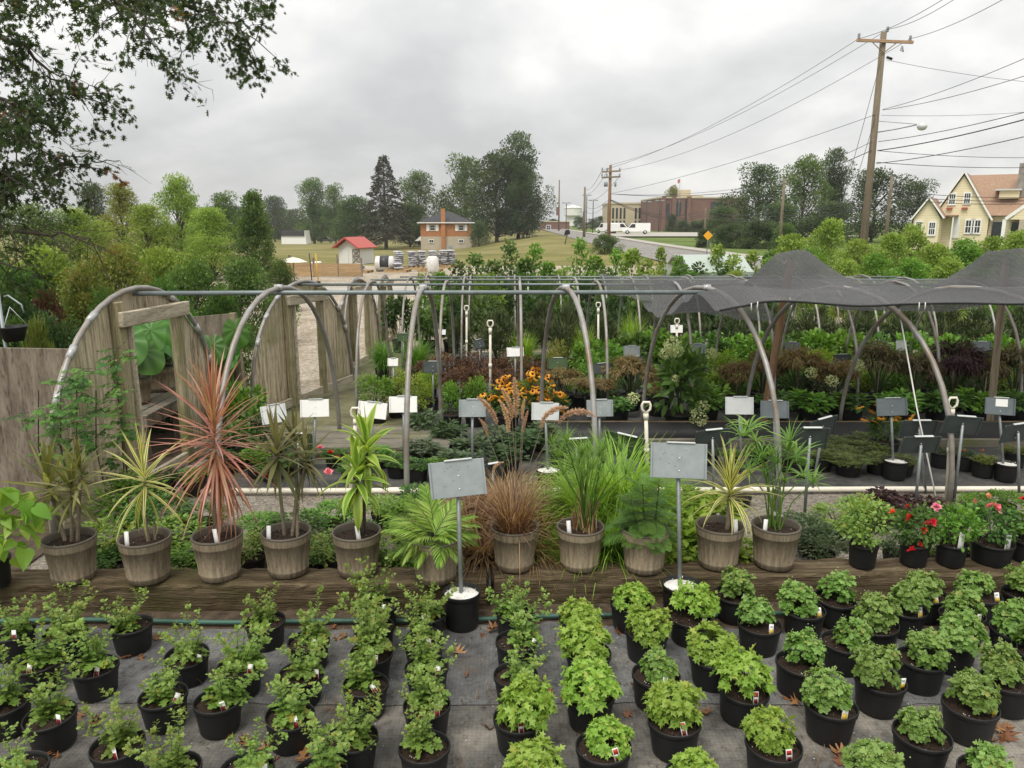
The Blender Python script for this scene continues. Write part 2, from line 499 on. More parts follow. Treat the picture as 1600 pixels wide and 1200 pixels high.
lf_sprawl = leafm('sprawling_mum_leaf', [(0.085, 0.145, 0.022), (0.175, 0.28, 0.052), (0.29, 0.41, 0.11), (0.29, 0.28, 0.05)], [0, 0.35, 0.9, 1.0])
lf_lime = leafm('lime_mum_leaf', [(0.09, 0.19, 0.02), (0.205, 0.36, 0.042), (0.35, 0.50, 0.10), (0.42, 0.46, 0.10)], [0, 0.45, 0.93, 1])
lf_dark = leafm('dense_mum_leaf', [(0.07, 0.15, 0.025), (0.155, 0.28, 0.05), (0.28, 0.42, 0.115), (0.33, 0.36, 0.10)], [0, 0.45, 0.94, 1])
lf_bud = plain('mum_bud', (0.30, 0.40, 0.17), 0.6, var=0.2)
lf_green = leafm('mid_green_leaf', [(0.04, 0.09, 0.018), (0.08, 0.17, 0.034), (0.14, 0.26, 0.06)])
lf_bright = leafm('bright_green_leaf', [(0.07, 0.16, 0.02), (0.13, 0.27, 0.035), (0.20, 0.37, 0.06)])
lf_yel = leafm('yellow_green_leaf', [(0.11, 0.18, 0.02), (0.21, 0.32, 0.035), (0.32, 0.42, 0.06)])
lf_deep = leafm('deep_green_leaf', [(0.024, 0.055, 0.017), (0.046, 0.098, 0.029), (0.08, 0.15, 0.045)])
lf_grey = leafm('grey_green_leaf', [(0.045, 0.075, 0.035), (0.085, 0.13, 0.06), (0.14, 0.19, 0.095)])
lf_olive = leafm('olive_leaf', [(0.07, 0.10, 0.02), (0.135, 0.18, 0.035), (0.23, 0.26, 0.055), (0.22, 0.14, 0.05)], [0, 0.4, 0.9, 1])
lf_red = leafm('red_brown_leaf', [(0.05, 0.03, 0.02), (0.11, 0.056, 0.034), (0.18, 0.09, 0.05)])
lf_maple = leafm('bronze_maple_leaf', [(0.08, 0.06, 0.025), (0.17, 0.12, 0.05), (0.28, 0.19, 0.08), (0.17, 0.19, 0.05)], [0, 0.45, 0.85, 1])
lf_bmap = leafm('dark_maple_leaf', [(0.055, 0.045, 0.026), (0.11, 0.085, 0.048), (0.18, 0.14, 0.07), (0.12, 0.15, 0.045)], [0, 0.45, 0.8, 1])
lf_purp = leafm('purple_leaf', [(0.022, 0.011, 0.012), (0.055, 0.026, 0.028), (0.10, 0.05, 0.048)])
lf_yew = leafm('conifer_needle', [(0.034, 0.052, 0.02), (0.064, 0.09, 0.034), (0.11, 0.14, 0.055)], trans=0.15)
lf_junip = leafm('juniper_needle', [(0.05, 0.075, 0.02), (0.10, 0.135, 0.035), (0.17, 0.21, 0.06)], trans=0.2)
lf_brown = leafm('brown_grass', [(0.13, 0.075, 0.035), (0.27, 0.165, 0.08), (0.42, 0.29, 0.16)])
lf_redg = leafm('dry_red_grass', [(0.11, 0.04, 0.035), (0.28, 0.15, 0.08), (0.5, 0.35, 0.21)])
lf_limeg = leafm('lime_grass', [(0.13, 0.25, 0.022), (0.24, 0.40, 0.04), (0.34, 0.5, 0.08)])
lf_oak = leafm('pin_oak_leaf', [(0.024, 0.05, 0.016), (0.05, 0.092, 0.028), (0.09, 0.145, 0.045)], trans=0.4)
lf_dead = leafm('dead_leaf', [(0.14, 0.06, 0.025), (0.27, 0.125, 0.05), (0.36, 0.2, 0.09)], trans=0.15)
lf_treed = leafm('tree_leaf_dark', [(0.035, 0.062, 0.027), (0.064, 0.105, 0.043), (0.11, 0.16, 0.066)], objvar=0.15)
lf_treem = leafm('tree_leaf_mid', [(0.05, 0.095, 0.028), (0.095, 0.16, 0.045), (0.17, 0.255, 0.07)], objvar=0.15)
lf_treel = leafm('tree_leaf_lime', [(0.12, 0.19, 0.03), (0.22, 0.32, 0.055), (0.33, 0.43, 0.10)], objvar=0.1)
lf_treey = leafm('tree_leaf_yellowing', [(0.12, 0.14, 0.025), (0.2, 0.22, 0.045), (0.28, 0.29, 0.08)], objvar=0.1)
lf_spruce = leafm('thin_spruce_needle', [(0.03, 0.033, 0.022), (0.055, 0.055, 0.036), (0.085, 0.08, 0.05)], trans=0.1)
lf_palm = leafm('palm_leaflet', [(0.11, 0.23, 0.03), (0.24, 0.39, 0.055), (0.42, 0.54, 0.14)])
lf_papyrus = leafm('papyrus_green', [(0.07, 0.15, 0.03), (0.15, 0.28, 0.05), (0.26, 0.4, 0.09)])
lf_norf = leafm('araucaria_needle', [(0.07, 0.16, 0.035), (0.15, 0.29, 0.065), (0.24, 0.39, 0.10)])
lf_pothos = leafm('pothos_leaf', [(0.13, 0.27, 0.03), (0.24, 0.40, 0.05), (0.38, 0.5, 0.1)])
lf_ear = leafm('elephant_ear_blade', [(0.03, 0.10, 0.016), (0.06, 0.17, 0.026), (0.11, 0.26, 0.05)], trans=0.3, rough=0.4)
lf_pink = leafm('pink_dracaena_leaf', [(0.22, 0.22, 0.10), (0.44, 0.26, 0.19), (0.62, 0.42, 0.33)], stripe=('e', (0.46, 0.10, 0.10), 0.22, 0.44))
lf_bron = leafm('bronze_dracaena_leaf', [(0.10, 0.125, 0.03), (0.19, 0.21, 0.06), (0.34, 0.34, 0.16)], stripe=('e', (0.20, 0.09, 0.05), 0.38, 0.5))
lf_oliv = leafm('olive_dracaena_leaf', [(0.07, 0.085, 0.03), (0.145, 0.16, 0.06), (0.26, 0.25, 0.12)], stripe=('e', (0.19, 0.12, 0.07), 0.36, 0.49))
lf_vari = leafm('cream_edged_leaf', [(0.07, 0.13, 0.02), (0.11, 0.18, 0.03), (0.18, 0.24, 0.05)], stripe=('e', (0.66, 0.63, 0.25), 0.12, 0.2))
lf_lemon = leafm('lemon_lime_leaf', [(0.10, 0.22, 0.025), (0.18, 0.33, 0.04), (0.28, 0.42, 0.06)], stripe=('e', (0.42, 0.52, 0.11), 0.2, 0.3))
m_plume = leafm('fountain_plume', [(0.44, 0.27, 0.18), (0.64, 0.44, 0.33), (0.76, 0.6, 0.48)], trans=0.4)
m_orange = leafm('orange_petal', [(0.55, 0.19, 0.008), (0.72, 0.3, 0.012), (0.82, 0.42, 0.03)], trans=0.2)
m_cone = plain('flower_cone', (0.03, 0.014, 0.008), 0.9)
m_redf = leafm('red_petal', [(0.42, 0.01, 0.008), (0.62, 0.018, 0.014), (0.72, 0.04, 0.03)], trans=0.2)
m_pinkf = leafm('pink_petal', [(0.62, 0.10, 0.16), (0.75, 0.2, 0.28), (0.82, 0.35, 0.4)], trans=0.2)
m_pkf = leafm('coral_petal', [(0.55, 0.12, 0.06), (0.65, 0.25, 0.14), (0.7, 0.4, 0.25)], trans=0.2)
m_hyd = leafm('hydrangea_floret', [(0.34, 0.42, 0.15), (0.5, 0.56, 0.27), (0.65, 0.68, 0.42)], trans=0.2)

# ------------------------------------------------------------ plant geometry
def strip(mb, base, az, el, length, curl, width, K=6, mi=0, v=0.5, prof=None, fold=0.0, twist=0.0):
    """arching strap leaves: az, el = where each one starts off, curl = radians it bends down by its tip"""
    base = np.atleast_2d(np.asarray(base, float)); n = len(base)
    az, el, length, curl, width, v = [np.broadcast_to(np.asarray(q, float), (n,)) for q in (az, el, length, curl, width, v)]
    t = np.linspace(0, 1, K + 1)
    ang = el[:, None] - curl[:, None] * t[None] ** 1.3
    seg = length[:, None] / K
    dh = np.cos(ang) * seg; dz = np.sin(ang) * seg
    h = np.concatenate([np.zeros((n, 1)), np.cumsum(dh[:, :-1], 1)], 1)
    z = np.concatenate([np.zeros((n, 1)), np.cumsum(dz[:, :-1], 1)], 1)
    ca, sa = np.cos(az), np.sin(az)
    P = np.stack([base[:, None, 0] + ca[:, None] * h, base[:, None, 1] + sa[:, None] * h, base[:, None, 2] + z], 2)
    side = np.stack([-sa, ca, np.zeros(n)], 1)
    pr = (prof or (lambda q: np.minimum(1, 0.55 + 2 * q) * np.maximum(0.02, 1 - q ** 2.6)))(t)
    wv = width[:, None] * pr[None] / 2
    nrm = np.stack([-np.sin(ang) * ca[:, None], -np.sin(ang) * sa[:, None], np.cos(ang)], 2)
    ctr = P
    if fold:
        Lp = P + side[:, None, :] * wv[..., None] + nrm * (wv * fold)[..., None]
        Rp = P - side[:, None, :] * wv[..., None] + nrm * (wv * fold)[..., None]
        V = np.stack([Lp, ctr, Rp], 2).reshape(-1, 3); m = 3
        uvx = np.array([0, 0.5, 1.0])
    else:
        V = np.stack([P + side[:, None, :] * wv[..., None], P - side[:, None, :] * wv[..., None]], 2).reshape(-1, 3); m = 2
        uvx = np.array([0, 1.0])
    i = np.arange(n)[:, None, None] * (K + 1) * m + np.arange(K)[None, :, None] * m + np.arange(m - 1)[None, None, :]
    Fc = np.stack([i, i + 1, i + m + 1, i + m], 3).reshape(-1, 4)
    uv = np.stack([np.broadcast_to(uvx[None, None], (n, K + 1, m)), np.broadcast_to(t[None, :, None], (n, K + 1, m))], 3).reshape(-1, 2)
    return mb.add(V, Fc, mi, np.repeat(v, (K + 1) * m), uv)

def leafcloud(mb, cen, rad, n, T, size, mi, r, clumps=18, cr=0.38, up=0.35, low=-0.35, vspread=0.22, hollow=0.72, flat=0.5):
    """leaves in clumps spread over an ellipsoid"""
    cen = np.asarray(cen, float); rad = np.asarray(rad, float) * np.ones(3)
    cc = unit(r.normal(size=(clumps * 4, 3)))
    cc = cc[cc[:, 2] > low][:clumps]
    cc = cc * (hollow + (1 - hollow) * r.random((len(cc), 1))) * (0.82 + 0.2 * r.random((len(cc), 1)))
    cv = r.random(len(cc))
    k = r.integers(0, len(cc), n)
    d = unit(r.normal(size=(n, 3)))
    rr = r.random((n, 1)) ** 0.45 * cr * (0.7 + 0.6 * cv[k][:, None])
    P = cen + (cc[k] + d * rr) * rad
    D = d + unit(cc[k]) * 0.7 + r.normal(size=(n, 3)) * 0.45 + np.array([0, 0, up - 0.3])
    Nn = unit(cc[k]) * flat + d * 0.5 + np.array([0, 0, 0.9]) + r.normal(size=(n, 3)) * 0.4
    v = np.clip(0.5 + (cv[k] - 0.5) * 0.5 + r.normal(size=n) * vspread + 0.12 * d[:, 2], 0, 1)  # random per clump and leaf, higher on the upper side of each clump
    mb.scatter(T, P, frames(D, Nn), size * (0.65 + 0.6 * r.random(n)), v, mi)
    return cc * rad + cen

def leaf_along(mb, pts, n, T, size, mi, r, el=0.5, t0=0.1, taper=0.5, v=(0.3, 0.9)):
    """leaves up a stem"""
    pts = np.asarray(pts, float)
    t = np.linspace(t0, 1, n)
    seg = t * (len(pts) - 1)
    i = np.minimum(seg.astype(int), len(pts) - 2); f = (seg - i)[:, None]
    P = pts[i] * (1 - f) + pts[i + 1] * f
    ax = unit(pts[i + 1] - pts[i])
    a = np.arange(n) * 2.4 + r.random() * 6 + r.normal(size=n) * 0.3
    out_ = np.stack([np.cos(a), np.sin(a), np.zeros(n)], 1)
    k = el * (0.4 + 0.9 * t)[:, None]
    D = out_ * 1.0 + ax * k + r.normal(size=(n, 3)) * 0.15
    Nn = ax + out_ * -0.2 + np.array([0, 0, 0.5])
    mb.scatter(T, P, frames(D, Nn), size * (1 - taper * t) * (0.8 + 0.4 * r.random(n)), np.clip(v[0] + (v[1] - v[0]) * t + r.normal(size=n) * 0.12, 0, 1), mi)

POT_H, POT_R = 0.142, 0.106
def pot_mesh(R1=POT_R, R0=0.086, H=POT_H, n=28, name='pot'):
    b = MB()
    b.lathe([(0.001, 0.002), (R0 * 0.97, 0.002), (R0, 0.008), (R1 * 0.95, H * 0.84), (R1 * 0.955, H * 0.86), (R1, H * 0.865), (R1 * 1.005, H * 0.985), (R1 * 0.985, H), (R1 * 0.955, H * 0.985), (R1 * 0.93, H * 0.8)], n)
    return b.mesh(name, m_black)
def soil_mesh(R1, z, r, n=26, mat=None):
    b = MB()
    prof = [(R1, z - 0.006), (R1 * 0.8, z), (R1 * 0.5, z + 0.006), (R1 * 0.2, z + 0.009), (0.002, z + 0.009)]
    jit = r.normal(size=(len(prof), n)) * 0.0022
    V = []
    for j, (rr, zz) in enumerate(prof):
        for k in range(n): V.append((rr * math.cos(2 * PI * k / n), rr * math.sin(2 * PI * k / n), zz + jit[j, k]))
    Fc = [(j * n + k, j * n + (k + 1) % n, (j + 1) * n + (k + 1) % n, (j + 1) * n + k) for j in range(len(prof) - 1) for k in range(n)]
    b.add(V, Fc)
    m = 40
    a = r.random(m) * 2 * PI; q = np.sqrt(r.random(m)) * R1 * 0.9
    P = np.stack([q * np.cos(a), q * np.sin(a), np.full(m, z + 0.006)], 1)
    b.scatter(T_QUAD, P, frames(rsphere(m, r), rsphere(m, r)), 0.006 + 0.012 * r.random(m), 0.5, 0)
    b.scatter(T_QUAD, P[::3] * [1, -1, 1], frames(rsphere(len(P[::3]), r), rsphere(len(P[::3]), r)), 0.004 + 0.003 * r.random(len(P[::3])), 0.5, 1)
    return b.mesh('potting_soil', [mat or m_soil, m_perl])
def tag_mesh(kind):
    b = MB()
    w, h = 0.026, 0.068
    b.box((0, 0, h / 2), (w, 0.0012, h), 0)
    if kind == 'r':
        b.box((0, -0.0014, h * 0.77), (w * 0.78, 0.0012, h * 0.33), 1)
        b.box((0, -0.0014, h * 0.3), (w * 0.62, 0.0012, h * 0.3), 2)
    elif kind == 'y':
        b.box((0, -0.0014, h * 0.33), (w * 0.8, 0.0012, h * 0.42), 3)
        b.box((0, -0.0014, h * 0.8), (w * 0.5, 0.0012, h * 0.1), 4)
    elif kind == 'm':
        b.box((0, -0.0014, h * 0.36), (w * 0.85, 0.0012, h * 0.5), 2)
    return b.mesh('plant_tag', [m_tagw, m_tagr, m_tagm, m_tagy, m_galv])
TAGS = {k: tag_mesh(k) for k in 'rymw'}
def tag_part(root, kind, az, rad, z, r):
    put('plant_tag', TAGS[kind], root, (rad * math.cos(az), rad * math.sin(az), z), (R(-12 + 8 * r.normal()), R(10 * r.normal()), R(12 * r.normal())), 0.86)

def mum_sprawl(r):
    b = MB()
    ns = int(r.integers(7, 10))
    for i in range(ns):
        a = 2 * PI * i / ns + r.normal() * 0.3
        lean = R(6 + 30 * r.random()) if i else R(4)
        h = 0.15 + 0.14 * r.random()
        d = np.array([math.cos(a), math.sin(a), 0])
        p0 = np.array([0, 0, 0.12]) + d * 0.018
        pts = [p0 + d * (math.sin(lean) * h * t * (0.6 + 0.5 * t)) + np.array([0, 0, math.cos(lean) * h * t]) for t in np.linspace(0, 1, 5)]
        b.tube(pts, [0.0024, 0.0022, 0.0018, 0.0014, 0.0008], 4, 1, cap=False)
        leaf_along(b, pts, 22, T_LOBED, 0.056, 0, r, 0.55, 0.08, 0.68, (0.15, 0.9))
        for q in (0.5, 0.7, 0.86):
            if r.random() < 0.6:
                a2 = a + r.normal() * 1.2
                d2 = np.array([math.cos(a2), math.sin(a2), 0.9]) * 0.055
                s0 = np.array(pts[0]) * (1 - q) + np.array(pts[-1]) * q
                pp = [s0, s0 + d2 * 0.5, s0 + d2]
                b.tube(pp, 0.001, 3, 1, cap=False)
                leaf_along(b, pp, 7, T_LOBED, 0.032, 0, r, 0.8, 0.35, 0.4, (0.5, 0.95))
        P = np.repeat([pts[-1]], 7, 0)
        D = rsphere(7, r) + np.array([0, 0, 0.9])
        b.scatter(T_LOBED, P, frames(D, rsphere(7, r) + [0, 0, 1]), 0.022 + 0.01 * r.random(7), 0.7 + 0.25 * r.random(7))
    m = 26
    a = r.random(m) * 2 * PI; q = 0.02 + 0.05 * r.random(m)
    P = np.stack([q * np.cos(a), q * np.sin(a), 0.135 + 0.05 * r.random(m)], 1)
    D = np.stack([np.cos(a), np.sin(a), -0.15 + 0.3 * r.random(m)], 1)
    b.scatter(T_LOBED, P, frames(D, np.tile([0, 0, 1.0], (m, 1)) + r.normal(size=(m, 3)) * 0.3), 0.05 + 0.02 * r.random(m), np.where(r.random(m) < 0.06, 1.0, 0.15 + 0.4 * r.random(m)))
    return b.mesh('foliage', [lf_sprawl, m_stem])
def mum_dome(r, T, mat, size, RX, RZ, nt, buds=False, per=9):
    b = MB()
    tips = unit(r.normal(size=(nt * 3, 3)))
    tips = tips[tips[:, 2] > -0.18][:nt]
    tips = tips * np.array([RX, RX, RZ]) * (0.68 + 0.42 * r.random((len(tips), 1))) + np.array([0, 0, 0.185])
    sk = np.clip(1.0 + (tips[:, 2:3] - 0.19) * 4.0, 0.72, 1.0); tips[:, :2] *= sk
    for p in tips[::2]:
        b.tube([(0, 0, 0.12), tuple(p * 0.5 + np.array([0, 0, 0.07])), tuple(p)], [0.0025, 0.002, 0.001], 3, 1, cap=False)
    P = np.repeat(tips, per, 0); n = len(P)
    ax = unit(np.repeat(unit(tips - np.array([0, 0, 0.12])), per, 0) + np.array([0, 0, 0.35]))
    D = unit(r.normal(size=(n, 3))); D = D - (D * ax).sum(1, keepdims=True) * ax * 0.75
    D = unit(D) + ax * 0.3 + np.array([0, 0, -0.22])
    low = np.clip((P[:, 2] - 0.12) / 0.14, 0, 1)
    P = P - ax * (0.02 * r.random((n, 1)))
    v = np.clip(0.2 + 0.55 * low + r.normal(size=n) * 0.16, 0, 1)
    b.scatter(T, P, frames(D, ax + r.normal(size=(n, 3)) * 0.25), size * (0.6 + 0.6 * r.random(n)), v)
    k = 6
    P = np.repeat(tips, k, 0); n = len(P)
    D = unit(rsphere(n, r) * 0.8 + np.repeat(unit(tips - np.array([0, 0, 0.12])), k, 0) + np.array([0, 0, 0.4]))
    b.scatter(T, P, frames(D, rsphere(n, r) + [0, 0, 1.0]), size * (0.3 + 0.25 * r.random(n)), 0.65 + 0.35 * r.random(n))
    if buds:
        for p in tips:
            if p[2] > 0.2:
                for _ in range(4):
                    q = p + r.normal(size=3) * 0.009 + np.array([0, 0, 0.008])
                    b.lathe([(0.0006, -0.003), (0.0028, 0), (0.002, 0.0025), (0.0004, 0.0032)], 5, tuple(q), 2)
    return b.mesh('foliage', [mat, m_stem, lf_bud])

V_SPRAWL = [mum_sprawl(rng) for _ in range(6)]
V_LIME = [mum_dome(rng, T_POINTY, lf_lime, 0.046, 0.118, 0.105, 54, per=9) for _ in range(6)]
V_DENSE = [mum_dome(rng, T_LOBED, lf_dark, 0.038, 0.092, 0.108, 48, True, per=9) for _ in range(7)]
ME_POT = pot_mesh()
ME_SOILS = [soil_mesh(POT_R * 0.935, 0.122, rng) for _ in range(3)]

def bush_mesh(r, T, size, n, mats, rad=(0.5, 0.5, 0.5), cz=0.5, clumps=22, stems=8, name='foliage', low=-0.5, **k):
    b = MB()
    cc = leafcloud(b, (0, 0, cz), rad, n, T, size, 0, r, clumps, low=low, **k)
    for c in cc[:stems]:
        b.tube([(0, 0, 0), tuple(c * [0.4, 0.4, 0.5]), tuple(c)], [0.02, 0.014, 0.006], 4, 1, cap=False)
    return b.mesh(name, mats)
def grass_mesh(r, n, length, spread, curl, width, mat, r0=0.06, K=5):
    b = MB()
    a = r.random(n) * 2 * PI; q = np.sqrt(r.random(n)) * r0
    base = np.stack([q * np.cos(a), q * np.sin(a), np.zeros(n)], 1)
    az = a + r.normal(size=n) * 0.5
    el = R(88) - np.abs(r.normal(size=n)) * spread
    strip(b, base, az, el, length * (0.5 + 0.62 * r.random(n)), curl * (0.4 + r.random(n)), width * (0.7 + 0.6 * r.random(n)), K, 0, r.random(n))
    return b.mesh('foliage', [mat])

# ------------------------------------------------------------ trees
def limb_path(p0, p1, r, sag=0.1, k=5):
    p0 = np.asarray(p0, float); p1 = np.asarray(p1, float)
    t = np.linspace(0, 1, k)[:, None]
    L_ = np.linalg.norm(p1 - p0)
    w = r.normal(size=3) * sag * L_
    return p0 * (1 - t) + p1 * t + np.sin(t * PI) * w + np.array([0, 0, 1]) * np.sin(t * PI) * L_ * 0.06
def tree_meshes(r, H=1.0, crown_r=0.34, base=0.2, prof=None, clumps=60, n=6000, size=0.03, trunk_r=0.02, T=T_QUAD, cr=0.085, flatz=0.8, cvs=0.6, inner=0.35):
    """height-1 tree: tapered trunk with limbs, and a crown of leaf clumps inside an outline prof(t)"""
    prof = prof or (lambda t: math.sin(PI * min(1, 0.12 + t * 0.86)) ** 0.65)
    tb = MB()
    lean = r.normal(size=2) * 0.02
    tp = [np.array([lean[0] * t, lean[1] * t, t * (base + (H - base) * 0.8)]) for t in np.linspace(0, 1, 8)]
    tb.tube(tp, [trunk_r * (1.25 if i == 0 else 1 - 0.11 * i) for i in range(8)], 8, 0, cap=False)
    C = []
    for i in range(clumps):
        t = (i + r.random()) / clumps
        a = i * 2.4 + r.normal() * 0.4
        rr = crown_r * prof(t) * (inner + (1 - inner) * math.sqrt(r.random())) * (0.6 + 0.7 * r.random()) * (1 + 0.26 * math.sin(3 * a + 5 * t + lean[0] * 200))
        C.append((rr * math.cos(a), rr * math.sin(a), base + (H - base) * (t * 0.94 + 0.02)))
    C = np.array(C)
    for i in range(0, clumps, 2):
        c = C[i]
        z0 = max(base * 0.8, c[2] - 0.10 - 0.7 * math.hypot(c[0], c[1]))
        pth = limb_path((lean[0] * z0, lean[1] * z0, z0), c, r)
        tb.tube(pth, [trunk_r * 0.42, trunk_r * 0.36, trunk_r * 0.28, trunk_r * 0.18, trunk_r * 0.08], 4, 0, cap=False)
    cb = MB()
    cv = r.random(clumps)
    sz = cr * (0.45 + 1.15 * r.random(clumps) ** 1.5)
    w = sz ** 2; w = w / w.sum()
    k = r.choice(clumps, n, p=w)
    d = unit(r.normal(size=(n, 3)) + np.array([0, 0, 0.25]))
    P = C[k] + d * (r.random((n, 1)) ** 0.4) * sz[k][:, None] * np.array([1.15, 1.15, flatz])
    out_ = unit(C[k] * [1, 1, 0.3] + 1e-6)
    D = d * 0.8 + out_ * 0.5 + r.normal(size=(n, 3)) * 0.5 + np.array([0, 0, -0.15])
    Nn = d + np.array([0, 0, 0.8]) + r.normal(size=(n, 3)) * 0.5
    v = np.clip(0.5 + (cv[k] - 0.5) * cvs + r.normal(size=n) * 0.17 + 0.15 * d[:, 2], 0, 1)  # varies by clump and leaf, higher towards each clump's top
    cb.scatter(T, P, frames(D, Nn), size * (0.6 + 0.8 * r.random(n)), v)
    return tb.mesh('trunk', m_bark), cb.mesh('crown', lf_treem)
def P_ROUND(t): return math.sin(PI * min(1, 0.13 + t * 0.85)) ** 0.6
def P_OVAL(t): return max(0.05, math.sin(PI * min(1, 0.2 + t * 0.8))) ** 0.7
def P_CONE(t): return max(0.06, 1.05 - t) ** 0.8 * min(1, 0.55 + 3 * t)
def P_TALL(t): return (0.75 + 0.35 * math.sin(t * 9)) * max(0.1, math.sin(PI * min(1, 0.2 + t * 0.78))) ** 0.55
TREES = {
    'broad': [tree_meshes(rng, crown_r=0.36, base=0.07, clumps=74, n=11000, size=0.026, prof=P_ROUND, cr=0.105, cvs=0.85, flatz=0.7) for _ in range(4)],
    'tall': [tree_meshes(rng, crown_r=0.26, base=0.06, clumps=84, n=14000, size=0.02, prof=P_TALL, cr=0.085, cvs=0.85, flatz=0.75) for _ in range(2)],
    'feather': [tree_meshes(rng, crown_r=0.3, base=0.04, clumps=90, n=17000, size=0.02, prof=P_OVAL, cr=0.10, flatz=0.6, cvs=0.9) for _ in range(3)],
    'pear': [tree_meshes(rng, crown_r=0.29, base=0.05, clumps=130, n=16000, size=0.022, prof=P_CONE, cr=0.065) for _ in range(2)],
    'young': [tree_meshes(rng, crown_r=0.2, base=0.08, clumps=34, n=900, size=0.05, prof=P_OVAL, cr=0.075, trunk_r=0.009, T=T_OVAL) for _ in range(3)],
    'locust': [tree_meshes(rng, crown_r=0.34, base=0.1, clumps=60, n=5200, size=0.034, prof=P_OVAL, cr=0.10, trunk_r=0.012, flatz=0.55) for _ in range(3)],
    'bush': [tree_meshes(rng, crown_r=0.5, base=0.0, clumps=110, n=13000, size=0.036, prof=lambda t: math.sqrt(max(0.02, 1 - t * t * 0.95)), cr=0.12, trunk_r=0.015) for _ in range(3)],
}
def spruce_meshes(r):
    tb = MB(); cb = MB()
    tb.tube([(0, 0, t) for t in np.linspace(0, 0.99, 8)], [0.016 * (1.05 - t) + 0.001 for t in np.linspace(0, 1, 8)], 7, cap=False)
    for i in range(120):
        t = i / 120
        z = 0.1 + 0.88 * t
        ln = 0.27 * (1 - t) ** 0.85 * (0.75 + 0.4 * r.random()) + 0.015
        a = i * 2.4 + r.normal() * 0.3
        d = np.array([math.cos(a), math.sin(a), 0])
        pts = [np.array([0, 0, z]) + d * ln * q + np.array([0, 0, 0.1 * ln * math.sin(q * 3) - 0.28 * ln * q * q + (0.12 * ln * q ** 4)]) for q in np.linspace(0, 1, 5)]
        tb.tube(pts, [0.003, 0.0025, 0.002, 0.0015, 0.001], 3, cap=False)
        n = int(30 + 560 * ln)
        q = 0.25 + 0.75 * np.sqrt(r.random(n))
        seg = q * 4; k = np.minimum(seg.astype(int), 3); f = (seg - k)[:, None]
        pa = np.array(pts); P = pa[k] * (1 - f) + pa[k + 1] * f
        side = np.array([-d[1], d[0], 0])
        s = r.normal(size=(n, 1)) * 0.03 * (0.4 + ln * 2)
        P = P + side * s + np.array([0, 0, -1]) * np.abs(r.normal(size=(n, 1))) * 0.011
        D = d * 0.6 + side * np.sign(s) * 0.5 + np.array([0, 0, -0.5]) + r.normal(size=(n, 3)) * 0.3
        cb.scatter(T_QUAD, P, frames(D, r.normal(size=(n, 3)) + [0, 0, 1]), 0.017 * (0.6 + 0.7 * r.random(n)), np.clip(0.5 + r.normal(size=n) * 0.25, 0, 1))
    return tb.mesh('trunk', m_bark), cb.mesh('crown', lf_spruce)
TREES['spruce'] = [spruce_meshes(rng)]
def tree(name, label, cat, kind, k, px, py_top, wpx, Y, leaf, group=None, base_y=None, rz=None):
    z0 = g(xat(px, Y), Y)
    ztop = ony(px, py_top, Y).z
    dep = Y * math.cos(PITCH) + (CH - (z0 + ztop) / 2) * math.sin(PITCH)
    x = (px - 800) / F * dep
    h = ztop - z0
    w = wpx * dep / F
    nat = {'broad': 0.88, 'tall': 0.66, 'feather': 0.72, 'pear': 0.66, 'young': 0.5, 'locust': 0.84, 'bush': 1.18, 'spruce': 0.52}[kind]
    t = thing(name, label, cat, (x, Y, z0 - 0.05), rz if rz is not None else rng.random() * 6, group)
    tm, cm = TREES[kind][k % len(TREES[kind])]
    sc = (w / nat, w / nat, h)
    put('trunk', tm, t, scale=sc)
    c = put('crown', cm, t, scale=sc)
    c.material_slots[0].link = 'OBJECT'; c.material_slots[0].material = leaf
    return t

# ============================================================ THE SETTING
def terrain_mat():
    m, t, n, l, b = base_mat('field_grass')
    v = world_coords(t)
    c1, h1 = noise_ramp(t, 0.09, 6, [(0.155, 0.15, 0.05), (0.21, 0.19, 0.075), (0.285, 0.245, 0.115)], [0.35, 0.5, 0.66], vec=v)
    v2 = world_coords(t, (0.15, 1.6, 1))
    c2, h2 = noise_ramp(t, 0.5, 4, [(0.72, 0.76, 0.66), (1, 1, 1), (1.15, 1.08, 0.98)], [0.34, 0.5, 0.64], vec=v2)
    c3, h3 = noise_ramp(t, 5.0, 5, [(0.65, 0.68, 0.6), (1.1, 1.1, 1.1)], [0.3, 0.7], vec=v)
    col = mixc(t, 1.0, mixc(t, 1.0, c1, c2, 'MULTIPLY'), c3, 'MULTIPLY')
    # greener lawn to the right of the road
    s = n.new('ShaderNodeSeparateXYZ'); l.new(world_coords(t), s.inputs[0])
    k = ramp(t, mth(t, 'DIVIDE', s.outputs[0], 40.0), [(0, 0, 0), (1, 1, 1)], [0.40, 0.44])
    col = mixc(t, k, col, mixc(t, 1.0, (0.6, 0.92, 0.62), col, 'MULTIPLY'))
    l.new(col, b.inputs['Base Color']); b.inputs['Roughness'].default_value = 0.95
    b.inputs['Specular IOR Level'].default_value = 0.1
    return m
m_field = terrain_mat()
xs = list(np.concatenate([[-800, -500, -300, -200], np.arange(-150, 151, 5.0), [200, 300, 500, 800]]))
ys = [-30, 0, 6, 15, 45] + list(np.arange(50, 265, 5.0)) + [300, 400, 600, 900, 1400]
b = MB()
V = [(x, y, g(x, y)) for y in ys for x in xs]
nx = len(xs)
b.add(V, [(j * nx + i, j * nx + i + 1, (j + 1) * nx + i + 1, (j + 1) * nx + i) for j in range(len(ys) - 1) for i in range(nx - 1)])
structure('ground', b, [m_field], True)
